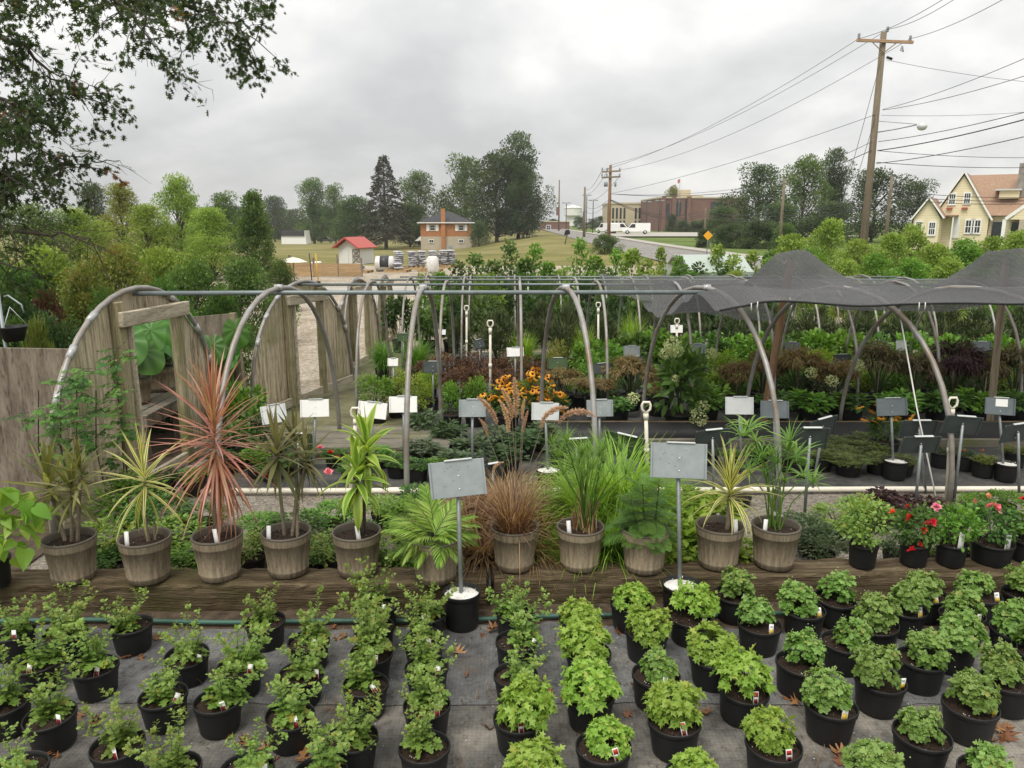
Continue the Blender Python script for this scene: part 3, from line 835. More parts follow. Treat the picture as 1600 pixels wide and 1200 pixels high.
def sheet(name, x0, x1, yk, off, mat, nx=2, edge=0.0, seed=1):
    r = np.random.default_rng(seed)
    b = MB(); xs_ = np.linspace(x0, x1, nx)
    V = []
    for j, y in enumerate(yk):
        for i, x in enumerate(xs_):
            yy = y + (edge * r.normal() if j in (0, len(yk) - 1) else 0)
            V.append((x, yy, g(x, yy) + off))
    b.add(V, [(j * nx + i, j * nx + i + 1, (j + 1) * nx + i + 1, (j + 1) * nx + i) for j in range(len(yk) - 1) for i in range(nx - 1)])
    return structure(name, b, [mat])
def gravel_mat(name, c, sc=60, tint=0.35):
    m, t, n, l, b = base_mat(name)
    v = world_coords(t)
    vo = n.new('ShaderNodeTexVoronoi'); vo.inputs['Scale'].default_value = sc; l.new(v, vo.inputs['Vector'])
    s = n.new('ShaderNodeSeparateColor'); l.new(vo.outputs['Color'], s.inputs[0])
    col = ramp(t, s.outputs[0], [tuple(x * 0.55 for x in c), c, tuple(min(1, x * 1.5) for x in c)], [0, 0.5, 1])
    c2, h2 = noise_ramp(t, 1.1, 6, [(0.7, 0.66, 0.58), (1, 1, 1)], [0.35, 0.6], vec=v)
    l.new(mixc(t, 1.0, col, c2, 'MULTIPLY'), b.inputs['Base Color'])
    b.inputs['Roughness'].default_value = 0.9
    bump(t, b, vo.outputs['Distance'], 0.9, 0.012)
    return m
m_grav = gravel_mat('pale_gravel', (0.23, 0.205, 0.172))
m_drive = gravel_mat('gravel_drive', (0.36, 0.31, 0.245), 25)
def cloth_mat(name, base, wear, seed=0.0):
    m, t, n, l, b = base_mat(name)
    v = world_coords(t)
    w1 = n.new('ShaderNodeTexWave'); w1.inputs['Scale'].default_value = 17; w1.inputs['Distortion'].default_value = 0.6; w1.bands_direction = 'X'; l.new(v, w1.inputs['Vector'])
    w2 = n.new('ShaderNodeTexWave'); w2.inputs['Scale'].default_value = 17; w2.inputs['Distortion'].default_value = 0.6; w2.bands_direction = 'Y'; l.new(v, w2.inputs['Vector'])
    wv = mth(t, 'MULTIPLY', w1.outputs['Fac'], w2.outputs['Fac'])
    big = world_coords(t, (1, 1, 1))
    c1, h1 = noise_ramp(t, 1.7, 7, [tuple(x * 0.55 for x in base), base, wear], [0.36, 0.5, 0.62], vec=big, rough=0.65)
    c2, h2 = noise_ramp(t, 23, 6, [(0.5, 0.48, 0.44), (1, 1, 1), (1.25, 1.22, 1.16)], [0.33, 0.5, 0.7], vec=v, rough=0.75)
    col = mixc(t, 1.0, c1, c2, 'MULTIPLY')
    col = mixc(t, 1.0, col, ramp(t, wv, [(0.88, 0.88, 0.88), (1.03, 1.03, 1.03)], [0.0, 0.35]), 'MULTIPLY')
    # silt that has washed into shallow hollows
    c3, h3 = noise_ramp(t, 2.6, 6, [(0, 0, 0), (1, 1, 1)], [0.6, 0.72], vec=world_coords(t, (1, 0.8, 1)), rough=0.7)
    col = mixc(t, mth(t, 'MULTIPLY', c3, 0.7), col, (0.13, 0.10, 0.07))
    l.new(col, b.inputs['Base Color']); b.inputs['Roughness'].default_value = 0.75
    b.inputs['Specular IOR Level'].default_value = 0.25
    bump(t, b, mth(t, 'ADD', mth(t, 'MULTIPLY', wv, 0.4), h2), 0.5, 0.006)
    return m
m_cloth = cloth_mat('weed_cloth', (0.135, 0.137, 0.14), (0.21, 0.205, 0.195))
m_cloth2 = cloth_mat('worn_weed_cloth', (0.13, 0.124, 0.115), (0.25, 0.23, 0.20))
m_clothd = cloth_mat('black_weed_cloth', (0.07, 0.071, 0.07), (0.125, 0.12, 0.11))
m_dirt = plain('bare_soil', (0.075, 0.055, 0.038), 0.95, var=0.5, scale=18, bmp=0.7)
m_moss = plain('mossy_gravel', (0.12, 0.115, 0.062), 0.95, var=0.45, scale=3, bmp=0.6)
sheet('gravel_drive', -16, 9, [4, 6, 15, 45], 0.004, m_drive, 2)
sheet('gravel_path', -9, 9, [3.9, 5.75], 0.008, m_grav, 2)
sheet('bed_cloth', -2.75, 9, [5.75, 6, 7.6], 0.012, m_clothd, 2)
sheet('bed_cloth_rear', -1.2, 9, [7.6, 15], 0.012, m_clothd, 2)
sheet('mossy_path', -2.75, -1.2, [7.6, 15], 0.009, m_moss, 2, 0.05)
sheet('soil_floor', -9, -3.0, [4.1, 6, 9.5], 0.02, m_dirt, 2)
sheet('soil_strip', -9, 9, [3.3, 4.02], 0.012, m_dirt, 2)
sheet('cloth_floor', -9, 9, [-3, 3.02], 0.012, m_cloth2, 2)
# the upper cloth laps over the lower one and runs up to the sleepers, a little wavy
b = MB()
r = np.random.default_rng(5)
xs_ = np.linspace(-9, 9, 181); ysx = np.linspace(2.96, 3.6, 17)
V = []
for j, y in enumerate(ysx):
    for i, x in enumerate(xs_):
        q = y + (0.012 * math.sin(x * 3.1) + 0.008 * r.normal() if j == 0 else (0.03 * math.sin(x * 2.2 + 1) + 0.02 * r.normal() if j == 16 else 0))
        wr = 0.006 * max(0, math.sin(x * 5.5 + 2.2 * math.sin(y * 6) + 1.3 * math.sin(x * 1.7))) ** 6 + 0.003 * max(0, math.sin(x * 11 - y * 9)) ** 5
        V.append((x, q, 0.0165 + (0.0 if j in (0,) else wr) + (0.0 if j < 16 else -0.003)))
b.add(V, [(j * 181 + i, j * 181 + i + 1, (j + 1) * 181 + i + 1, (j + 1) * 181 + i) for j in range(16) for i in range(180)])
structure('cloth_overlap', b, [m_cloth], True)
m_asph = gravel_mat('road_asphalt', (0.235, 0.225, 0.215), 8)
m_conc = plain('concrete', (0.36, 0.34, 0.30), 0.9, var=0.15, scale=1.5)
ry = [22, 30, 45] + list(np.arange(50, 300, 10.0)) + [360, 500]
def strip_y(name, x0, x1, off, mat, yk=ry, h=None):
    b = MB(); V = []
    for y in yk:
        z = max(g(x0, y), g(x1, y), g((x0 + x1) / 2, y)) + off
        V += [(x0, y, z), (x1, y, z)]
        if h: V += [(x0, y, z - h), (x1, y, z - h)]
    m = 4 if h else 2
    Fc = []
    for j in range(len(yk) - 1):
        a, c = j * m, (j + 1) * m
        Fc.append((a, a + 1, c + 1, c))
        if h: Fc += [(a + 2, a, c, c + 2), (a + 1, a + 3, c + 3, c + 1)]
    b.add(V, Fc)
    return structure(name, b, [mat])
strip_y('road', 9.6, 16.0, 0.06, m_asph)
strip_y('kerb', 16.0, 16.2, 0.18, m_conc, h=0.3)
strip_y('pavement', 16.2, 17.7, 0.17, m_conc, h=0.3)
b = MB()
for (x0, x1, y0, y1) in ((16.0, 60, 128, 172),):
    b.add([(x0, y0, g(30, y0) + 0.22), (x1, y0, g(30, y0) + 0.22), (x1, y1, g(30, y1) + 0.22), (x0, y1, g(30, y1) + 0.22)], [(0, 1, 2, 3)])
structure('parking_lot', b, [m_conc])
b = MB()   # pale lane that crosses behind the stock beds
b.add([(-9, 27, -0.47), (9.5, 30, -0.47), (9.5, 33, -0.47), (-9, 30, -0.47)], [(0, 1, 2, 3)])
structure('lane', b, [m_conc])

# ------------------------------------------------------------ sleepers, hose, pipe
def timber(name, label, x0, y0, x1, y1, h, d, seed):
    r = np.random.default_rng(seed)
    L_ = math.hypot(x1 - x0, y1 - y0); a = math.atan2(y1 - y0, x1 - x0)
    n = int(L_ / 0.05)
    b = MB(); prof = []
    c = 0.014
    ring = [(0, 0), (0, h * 0.33), (0, h * 0.68), (0, h - c), (c, h), (d * 0.35, h), (d * 0.7, h), (d - c, h), (d, h - c), (d, 0)]
    k = len(ring)
    low = r.normal(size=(k, 3)); V = []
    for i in range(n + 1):
        x = L_ * i / n
        for j, (yy, zz) in enumerate(ring):
            wob = 0.003 * math.sin(x * 3 + j) + 0.0028 * r.normal()
            edge = 0.004 * max(0, r.normal()) if j in (3, 4, 7, 8) else 0
            V.append((x, yy + wob * 0.8 + (edge if j == 3 else 0), zz + (wob if zz > 0.01 else 0) - edge))
    Fc = [(i * k + j, (i + 1) * k + j, (i + 1) * k + j + 1, i * k + j + 1) for i in range(n) for j in range(k - 1)]
    Fc += [tuple(range(k))[::-1], tuple(n * k + j for j in range(k))]
    b.add(V, Fc)
    o = b.obj(name, m_tie, None, False, label=label, cat='timber', loc=(x0, y0, 0.012), rot=(0, 0, a))
    return o
timber('timber_sleeper', 'long dark weathered sleeper carrying the barrel planters on the left half', -4.6, 3.72, -0.14, 3.80, 0.165, 0.2, 3)
timber('timber_sleeper', 'long mossy sleeper under the right-hand barrel planters and the rose pots', -0.10, 3.845, 4.9, 3.945, 0.165, 0.205, 4)
b = MB(); b.tube([(-0.12, 3.85, 0.01), (-0.12, 3.78, 0.1), (-0.12, 3.77, 0.17), (-0.12, 3.83, 0.20), (-0.12, 3.95, 0.19)], 0.008, 6)
b.obj('irrigation_tube', m_black, label='short black tube bent over the joint between the two sleepers', cat='tube')
r = np.random.default_rng(11)
pts = []
for i in range(70):
    x = -3.4 + 7.4 * i / 69
    pts.append((x, 3.66 + 0.018 * x + 0.022 * math.sin(x * 1.7) + 0.008 * math.sin(x * 5), 0.038))
b = MB(); b.tube(pts, 0.0125, 8)
b.obj('garden_hose', m_hose, label='green garden hose lying along the foot of the sleepers', cat='hose')
p = onz(1585, 862, 0.17)
b = MB(); b.tube([(p.x - 0.12, p.y + 0.28, 0.09), (p.x - 0.03, p.y + 0.12, 0.19), (p.x + 0.05, p.y + 0.02, 0.19), (p.x + 0.2, p.y - 0.06, 0.18), (p.x + 0.45, p.y - 0.14, 0.03)], 0.0125, 8)
b.obj('garden_hose', m_yhose, label='yellow hose curving over the sleeper at the right edge', cat='hose')
py0 = onz(700, 769, 0.03).y
b = MB(); b.tube([(-2.55, py0 - 0.02, 0.045), (0.5, py0, 0.045), (3, py0 + 0.03, 0.045), (6.2, py0 + 0.05, 0.045)], 0.022, 8)
for q in (-0.9, 1.9, 4.6): b.tube([(q - 0.06, py0 + 0.004 * q, 0.045), (q + 0.06, py0 + 0.004 * q, 0.045)], 0.027, 8)
b.obj('water_pipe', m_ivory, label='long white pvc pipe lying across the gravel behind the planters', cat='pipe')

# ------------------------------------------------------------ bed edging under the hoops
for i, (x0, x1, y, h, lab) in enumerate((
        (0.35, 6.5, 7.55, 0.16, 'black-lined bed edge in front of the maples and hydrangeas'),
        (-0.6, 6.5, 7.05, 0.09, 'low mossy bed edge between the juniper pots and the maple bed'))):
    t = thing('bed_edging', lab, 'bed edging', (x0, y, g(0, y)))
    b = MB(); b.bbox(((x1 - x0) / 2, 0, h / 2), (x1 - x0, 0.045, h), 0.004); b.obj('board', m_tie if i == 0 else m_deck, t, False)
    if i == 0:
        b = MB()
        xs_ = np.linspace(0, x1 - x0, 60); V = []
        rr = np.random.default_rng(9)
        for x in xs_:
            w = 0.012 * rr.normal()
            V += [(x, -0.03, h * 0.99), (x, -0.045 + w * 0.6, h * 0.55), (x, -0.10 + w, 0.03), (x, -0.17 + w, 0.018)]
        b.add(V, [(q * 4 + j, q * 4 + j + 1, q * 4 + 5 + j, q * 4 + 4 + j) for q in range(59) for j in range(3)])
        b.obj('liner', m_black, t)
t = thing('wooden_deck', 'low mossy wooden staging beside the second plywood end wall', 'staging', (-1.35, 7.1, g(0, 7)))
for k in range(5):
    b = MB(); b.bbox((0, -0.45 + 0.15 * k, 0.13), (1.55, 0.135, 0.028), 0.004); b.obj('board', m_deck, t, False)
b = MB(); b.bbox((0, -0.54, 0.06), (1.55, 0.04, 0.11), 0.004); b.obj('front_beam', m_tie, t, False)
for sx in (-0.7, 0, 0.7):
    b = MB(); b.bbox((sx, -0.14, 0.055), (0.07, 0.7, 0.105), 0.004); b.obj('joist', m_deck, t, False)
t = thing('wooden_bench', 'grey slatted plant bench inside the first plywood doorway', 'bench', (-3.6, 7.15, 0))
for k in range(6):
    b = MB(); b.bbox((-0.3 + 0.13 * k, 0, 0.42), (0.11, 1.5, 0.03), 0.004); b.obj('slat', m_deck, t, False)
for sx in (-0.3, 0.33):
    for sy in (-0.68, 0, 0.68):
        b = MB(); b.bbox((sx, sy, 0.2), (0.07, 0.07, 0.4), 0.004); b.obj('leg', m_plyd, t, False)
b = MB(); b.bbox((0.385, 0, 0.36), (0.03, 1.5, 0.09), 0.004); b.obj('apron', m_plyd, t, False)

# ------------------------------------------------------------ hoops and ridge pipes
def hoop_pts(A, B, zt, n=22, ex=0.86):
    out_ = []
    za, zb = g(*A[:2]), g(*B[:2])
    for i in range(n + 1):
        q = PI * i / n
        s = (1 - math.copysign(abs(math.cos(q)) ** 0.92, math.cos(q))) / 2
        zg = za + (zb - za) * s
        out_.append((A[0] + (B[0] - A[0]) * s, A[1] + (B[1] - A[1]) * s, zg + (zt - zg) * math.sin(q) ** ex))
    return out_
H1 = []
ordn = ['first', 'second', 'third', 'fourth', 'fifth', 'sixth', 'seventh', 'eighth', 'ninth', 'tenth', 'eleventh', 'twelfth']
feetA = [(345, 830), (637, 812), (930, 806), (1214, 800), (1482, 797), (1742, 797)]
feetB = [(532, 693), (690, 681), (845, 678), (1003, 670), (1163, 668), (1311, 668), ]
H1pts = []
for i, (fa, fb) in enumerate(zip(feetA, feetB)):
    A = onz(*fa, 0.0); Bp = onz(*fb, -0.04)
    ym = (A.y + Bp.y) / 2
    zt = ony(800, 450, ym).z
    pts = hoop_pts(A, Bp, zt)
    H1pts.append(pts)
    b = MB(); b.tube(pts, 0.0205, 10)
    nm = ['arching over the bronze dracaena', 'beside the parlour palm', 'behind the papyrus planter', 'at the edge of the shade cloth', 'with a white rope tied to it', 'at the far right under the shade cloth'][i]
    t = thing('hoop', 'grey metal greenhouse hoop of the nearest row, ' + nm, 'hoop', (0, 0, 0), 0, 'hoops of the nearest hoop house')
    b.obj('pipe', m_hoop, t)
    if i < 4:
        m = pts[11]
        b = MB(); b.tube([(m[0] - 0.03, m[1], m[2] + 0.004), (m[0] + 0.03, m[1], m[2] + 0.004)], 0.026, 8); b.obj('clamp', m_dust, t)
xa, ya = -3.0, 5.9
y1m = [p[11][1] for p in H1pts]
z1 = ony(800, 452, 5.95).z
b = MB(); b.tube([(-2.98, 5.94, ony(800, 453, 5.92).z - 0.03), (H1pts[0][11][0], y1m[0], H1pts[0][11][2] - 0.037), (H1pts[2][11][0], y1m[2], H1pts[2][11][2] - 0.037), (H1pts[3][11][0] + 0.15, y1m[3], H1pts[3][11][2] - 0.037)], 0.0185, 10)
b.obj('ridge_pipe', m_rail, label='long dark grey ridge pipe joining the hoops of the nearest row', cat='pipe')
HOUSES = [(8.3, 9.4, 10.5, 440, [580, 697, 812, 933, 1052, 1168, 1285, 1400, 1515], 'second'),
          (11.8, 12.9, 14.0, 434, [556, 640, 726, 812, 898, 985, 1072, 1158, 1245, 1330, 1415, 1500, 1585], 'third'),
          (15.2, 16.3, 17.4, 430, [600, 668, 736, 804, 872, 940, 1008, 1076, 1144, 1212, 1280, 1348], 'fourth')]
for (ya, ym, yb, pyt, pxs, nm) in HOUSES:
    zt = ony(800, pyt, ym).z
    for i, px in enumerate(pxs):
        xm = ony(px, pyt, ym).x
        k = (px - 700) / 900
        b = MB(); b.tube(hoop_pts((xm + 0.10 * k, ya), (xm - 0.1 * k, yb), zt, 18), 0.0175, 8)
        lab = f'thin grey greenhouse hoop of the {nm} row back, {ordn[i] if i < 12 else "thirteenth"} hoop from its plywood end'
        b.obj('hoop', m_hoop, label=lab, cat='hoop', group=f'hoops of the {nm} hoop house')
    b = MB(); b.tube([(-2.7 if nm == 'second' else -2.4, ym, zt - 0.036), (ony(pxs[-1] + 60, pyt, ym).x, ym, zt - 0.036)], 0.0165, 8)
    b.obj('ridge_pipe', m_rail, label=f'ridge pipe joining the hoops of the {nm} row back', cat='pipe')
b = MB(); p0 = H1pts[4][15]
p0 = min(H1pts[4], key=lambda q: abs(topx(q)[1] - 478) + (0 if q[1] < 6 else 999))
p1 = onz(1462, 795, 0.0)
b.tube([(p0[0] + 0.02, p0[1] - 0.03, p0[2]), ((p0[0] + p1.x) / 2, (p0[1] + p1.y) / 2 - 0.03, p0[2] / 2), (p1.x, p1.y - 0.03, 0.02)], 0.006, 5)
b.obj('rope', m_rope, label='white rope running from the hoop down to the gravel by the roses', cat='rope')

# ------------------------------------------------------------ plywood end walls
def end_wall(label, xf, yf, xb, yb, ztop, door, post_w=0.09, open_h=1.26, group='plywood end walls of the hoop houses', mat=None):
    """semi-elliptic wall in the plane of the end hoop: plywood cheeks, door jambs, header and the end pipe"""
    L_ = math.hypot(xb - xf, yb - yf); a = math.atan2(yb - yf, xb - xf)
    zg = g(0, yf)
    H = ztop - zg
    t = thing('plywood_end_wall', label, 'end wall', (xf, yf, zg), a, group)
    def zc_(s):
        return H * max(0.0, math.sin(math.acos(max(-1, min(1, 1 - 2 * s / L_))))) ** 0.86
    mat = mat or m_ply
    def panel(name, s0, s1, zlo, cut=0.0, th=0.016, off=0.0, n=12):
        b = MB(); V = []; 
        for i in range(n + 1):
            s = s0 + (s1 - s0) * i / n
            zt_ = max(zlo + 0.01, zc_(s) - 0.012)
            for yy in (-th / 2 + off, th / 2 + off):
                V += [(s, yy, zlo), (s, yy, zt_)]
        Fc = []
        for i in range(n):
            c, d = i * 4, (i + 1) * 4
            Fc += [(c, d, d + 1, c + 1), (c + 2, c + 3, d + 3, d + 2), (c + 1, d + 1, d + 3, c + 3), (c, c + 2, d + 2, d)]
        Fc += [(0, 1, 3, 2), (n * 4, n * 4 + 2, n * 4 + 3, n * 4 + 1)]
        b.add(V, Fc)
        return b.obj(name, mat, t, False)
    d0, d1 = door
    # cheeks are made of two sheets each, butted together
    sm = d0 * 0.52
    panel('plywood_panel', 0.01, sm - 0.003, 0.0); panel('plywood_panel', sm + 0.003, d0, 0.0, off=0.004)
    sm = d1 + (L_ - d1) * 0.55
    panel('plywood_panel', d1, sm - 0.003, 0.0, off=0.004); panel('plywood_panel', sm + 0.003, L_ - 0.01, 0.0)
    panel('plywood_panel', d0 + 0.002, d1 - 0.002, open_h)
    for s in (d0, d1):
        h = zc_(s) - 0.03
        b = MB(); b.bbox((s, -0.047, h / 2), (post_w, 0.07, h), 0.006); b.obj('door_jamb', m_jamb, t, False)
    b = MB(); b.bbox(((d0 + d1) / 2 + 0.02, -0.106, open_h + 0.03), (d1 - d0 + 0.16, 0.045, 0.115), 0.006, rot=Matrix.Rotation(R(0.8), 3, 'Y')); b.obj('header', m_head, t, False)
    b = MB(); b.bbox((d0 + 0.075, -0.06, open_h / 2), (0.022, 0.10, open_h - 0.02), 0.003); b.obj('door_trim', m_head, t, False)
    b = MB(); b.bbox((L_ / 2, -0.05, 0.05), (L_ * 0.96, 0.04, 0.10), 0.005); b.obj('sill_board', m_head, t, False)
    pts = [(L_ / 2 * (1 - math.cos(PI * i / 24)), -0.03, H * math.sin(PI * i / 24) ** 0.86 + 0.008) for i in range(25)]
    b = MB(); b.tube(pts, 0.021, 10); b.obj('end_pipe', m_hoop, t)
    for k in (4, 6, 8, 15, 18, 20):
        b = MB(); q0, q1 = Vector(pts[k]), Vector(pts[k + 1])
        b.tube([q0, q0.lerp(q1, 0.6)], 0.0255, 8); b.obj('tape_wrap', m_dust, t)
    return t
end_wall('weathered plywood end wall with an open doorway, nearest, behind the pink dracaena', -3.1, 4.74, -2.86, 7.15, ony(800, 452, 5.92).z, (0.92, 1.72), open_h=1.34)
end_wall('weathered plywood end wall of the second hoop house, mossy jambs round its doorway', -2.98, 8.35, -2.3, 10.55, ony(800, 441, 9.4).z, (0.78, 1.5))
end_wall('plywood end wall of the third hoop house, seen almost edge-on', -2.82, 11.8, -2.5, 14.0, ony(800, 437, 12.9).z, (0.78, 1.5))
end_wall('farthest plywood end wall, narrow sliver beside the gravel drive', -2.8, 15.2, -2.72, 17.4, ony(800, 433, 16.3).z, (0.78, 1.5))
# plywood fence to the left of the first wall
t = thing('plywood_fence', 'grey plywood fence running to the left edge from the first end wall', 'fence', (-3.1, 5.5, 0))
for k in range(2):
    b = MB(); b.bbox((-0.62 - 1.24 * k, 0.02 * k, 0.6 + 0.01 * k), (1.23, 0.018, 1.17), 0.003, rot=Matrix.Rotation(R(1.0), 3, 'Y')); b.obj('plywood_panel', m_plyd, t, False)
for k in range(3):
    b = MB(); b.bbox((-0.06 - 1.2 * k, 0.06, 0.58), (0.08, 0.08, 1.1), 0.004); b.obj('post', m_jamb, t, False)
t = thing('plywood_fence', 'short leaning plywood sheet between the first and second end walls', 'fence', (-2.95, 8.15, g(0, 8)))
b = MB(); b.bbox((-0.3, 0, 0.6), (0.62, 0.018, 1.22), 0.003, rot=Matrix.Rotation(R(-5), 3, 'Y')); b.obj('plywood_panel', m_plyd, t, False)
b = MB(); b.bbox((-0.02, -0.06, 0.62), (0.07, 0.07, 1.25), 0.004, rot=Matrix.Rotation(R(-3), 3, 'Y')); b.obj('post', m_jamb, t, False)

# ------------------------------------------------------------ shade cloth on its posts
def shade_mat(name='shade_cloth', see=0.38):
    m, t, n, l, b = base_mat(name)
    v = coords(t)
    col, h = noise_ramp(t, 1.1, 3, [(0.075, 0.075, 0.078), (0.092, 0.092, 0.096), (0.125, 0.125, 0.13)], vec=v, rough=0.5)
    wx_ = n.new('ShaderNodeTexWave'); wx_.inputs['Scale'].default_value = 9; wx_.bands_direction = 'X'; l.new(v, wx_.inputs['Vector'])
    wy_ = n.new('ShaderNodeTexWave'); wy_.inputs['Scale'].default_value = 9; wy_.bands_direction = 'Y'; l.new(v, wy_.inputs['Vector'])
    col = mixc(t, 1.0, col, ramp(t, mth(t, 'MULTIPLY', wx_.outputs['Fac'], wy_.outputs['Fac']), [(0.86, 0.86, 0.86), (1.12, 1.12, 1.12)], [0, 0.5]), 'MULTIPLY')
    l.new(col, b.inputs['Base Color']); b.inputs['Roughness'].default_value = 0.62
    b.inputs['Specular IOR Level'].default_value = 0.3
    w = n.new('ShaderNodeTexWave'); w.inputs['Scale'].default_value = 3.0; w.inputs['Distortion'].default_value = 7; w.inputs['Detail'].default_value = 2; l.new(coords(t, (0.5, 1.6, 1)), w.inputs['Vector'])
    bump(t, b, w.outputs['Fac'], 0.35, 0.012)
    tr = n.new('ShaderNodeBsdfTransparent'); tr.inputs[0].default_value = (1, 1, 1, 1)
    ms = n.new('ShaderNodeMixShader'); ms.inputs[0].default_value = see
    l.new(b.outputs[0], ms.inputs[1]); l.new(tr.outputs[0], ms.inputs[2]); l.new(ms.outputs[0], n['Material Output'].inputs[0])
    return m
m_shade = shade_mat()
m_shade2 = shade_mat('thin_shade_cloth', 0.48)
PK = [(ony(1236, 403, 7.7), 0.36, 0.75), (ony(1572, 400, 7.7), 0.44, 0.75)]
r = np.random.default_rng(21)
xs_ = np.linspace(1.52, 6.6, 110)
b = MB(); V = []; NY = 70
ph = r.random(8) * 6
zr1 = max(h_[11][2] for h_ in H1pts[3:]) + 0.026
for j in range(NY):
    tt = j / (NY - 1)
    for i, x in enumerate(xs_):
        sx = i / 109
        y0 = 5.52 + 0.03 * math.sin(x * 4) + 0.03 * sx
        y = y0 + (9.55 - y0) * tt
        # front slope from the eave up to the ridge pipe, then a slack fall to the aisle, then up to the second ridge
        if y < 6.3:
            q = (y - 5.5) / 0.55
            z = 1.515 + (zr1 - 1.515) * smooth(0, 1, q) ** 0.8
        else:
            q = (y - 6.3) / 3.25
            z = zr1 + (1.385 - zr1) * q - 0.30 * math.sin(PI * q) ** 1.0
        for p, wx, wy in PK:
            dz = p.z - (zr1 + (1.385 - zr1) * (p.y - 6.15) / 3.4 - 0.34 * math.sin(PI * (p.y - 6.15) / 3.4))
            d = math.hypot((x - p.x) / (0.5 if x < p.x else 0.6), (y - p.y) / 1.05)
            th_ = math.atan2(y - p.y, x - p.x)
            z += 0.016 * math.sin(9 * th_ + 2 * math.sin(3 * th_)) * smooth(0.2, 0.6, d) * (1 - smooth(0.9, 1.6, d)) * smooth(6.0, 6.6, y)
            d = max(0, d - 0.24)
            z += dz * (max(0, 1 - d) ** 1.12 * 0.97 + 0.03 / (1 + d * d * 4)) * smooth(5.95, 6.6, y)
        # slack scallops between the hoops along the front edge
        hx = min(abs(x - pp[9][0]) for pp in H1pts)
        z -= 0.022 * smooth(0.1, 0.55, hx) * (1 - smooth(6.0, 6.6, y))
        z += 0.008 * math.sin(x * 5 + y * 2 + ph[0]) + 0.004 * math.sin(x * 3 - y * 14 + ph[1]) + 0.0025 * math.sin(x * 9 + y * 21 + ph[2])
        if sx < 0.06: z -= 0.07 * (0.06 - sx) / 0.06 * (0.8 + 0.2 * math.sin(y * 9))
        V.append((x, y, z))
b.add(V, [(j * 110 + i, j * 110 + i + 1, (j + 1) * 110 + i + 1, (j + 1) * 110 + i) for j in range(NY - 1) for i in range(109)])
so_ = b.obj('shade_cloth', m_shade, label='black shade cloth sagging between two post peaks over the right-hand hoops', cat='shade cloth')
b = MB(); b.tube([V[i] for i in range(110)], 0.009, 5); b.obj('hem', m_black, so_)
for h_ in H1pts[3:]:
    k_ = min(range(110), key=lambda i: abs(V[i][0] - h_[9][0]))
    for q in (0, 1):
        p_ = V[min(109, k_ + q)]
        b = MB(); b.tube([(p_[0], p_[1] - 0.012, p_[2] + 0.012), (p_[0], p_[1] - 0.015, p_[2] - 0.03), (p_[0] + 0.01, p_[1] + 0.01, p_[2] - 0.06)], 0.004, 4); b.obj('cable_tie', m_rope, so_)
b = MB(); V = []
for j in range(24):
    for i in range(50):
        sx, sy = i / 49, j / 23
        x = 1.1 + 1.75 * sx; y = 8.1 + 1.5 * sy
        z = 1.42 - 0.34 * (1 - sy) ** 1.3 * (0.35 + 0.75 * sx) - 0.08 * math.sin(PI * sx) * (1 - sy) + 0.015 * math.sin(x * 9 + y * 7) + 0.01 * math.sin(x * 25 + y * 3)
        y2 = y + (1 - sx) * 0.9 * (1 - sy)
        V.append((x, y2, z))
b.add(V, [(j * 50 + i, j * 50 + i + 1, (j + 1) * 50 + i + 1, (j + 1) * 50 + i) for j in range(23) for i in range(49)])
b.obj('shade_cloth', m_shade2, label='loose grey flap of shade cloth hanging off the second ridge, left of the peaks', cat='shade cloth')
for (p, wx, wy), pxb, lab in zip(PK, (1190, 1545), ('wooden post holding up the left peak of the shade cloth', 'wooden post holding up the right peak of the shade cloth')):
    zb = g(0, 7.7)
    xb = xat(pxb, 7.7, zb)
    b = MB(); b.tube([(xb, 7.7, zb), ((xb + p.x) / 2, 7.7, (zb + p.z) / 2), (p.x, 7.7, p.z - 0.02)], 0.042, 4)
    b.obj('shade_post', m_poler if pxb < 1300 else m_pole, smooth=False, label=lab, cat='post')

# ============================================================ FAR BUILDINGS AND STREET
def m_brick(name, c, mort, sc):
    m, t, n, l, b = base_mat(name)
    br = n.new('ShaderNodeTexBrick')
    br.inputs['Color1'].default_value = (*c, 1); br.inputs['Color2'].default_value = (*[x * 0.8 for x in c], 1); br.inputs['Mortar'].default_value = (*mort, 1)
    br.inputs['Scale'].default_value = sc; br.inputs['Mortar Size'].default_value = 0.012
    c_ = n.new('ShaderNodeTexCoord'); mp = n.new('ShaderNodeMapping'); mp.inputs['Rotation'].default_value = (R(90), 0, 0)
    l.new(c_.outputs['Object'], mp.inputs[0]); l.new(mp.outputs[0], br.inputs['Vector'])
    c2, h2 = noise_ramp(t, 0.6, 5, [(0.85, 0.85, 0.85), (1.08, 1.06, 1.04)], vec=c_.outputs['Object'])
    l.new(mixc(t, 1.0, br.outputs[0], c2, 'MULTIPLY'), b.inputs['Base Color']); b.inputs['Roughness'].default_value = 0.9
    return m
m_obrick = m_brick('orange_brick', (0.44, 0.19, 0.075), (0.42, 0.22, 0.12), 2.2)
m_rbrick = m_brick('red_brick', (0.20, 0.108, 0.085), (0.22, 0.15, 0.12), 2.0)
m_beige = plain('beige_panel', (0.50, 0.43, 0.30), 0.85, var=0.08, scale=0.5)
m_block = plain('buff_block', (0.43, 0.38, 0.30), 0.9, var=0.1, scale=1)
m_glass = plain('dark_glass', (0.03, 0.035, 0.04), 0.12, var=0.3, scale=2, spec=0.6)
m_roofd = plain('dark_shingle', (0.055, 0.055, 0.058), 0.9, var=0.25, scale=3)
m_roofb = plain('brown_shingle', (0.31, 0.205, 0.14), 0.9, var=0.22, scale=5)
m_roofr = plain('red_metal_roof', (0.40, 0.085, 0.07), 0.45, var=0.1)
m_siding, t_, n_, l_, b_ = base_mat('yellow_siding')
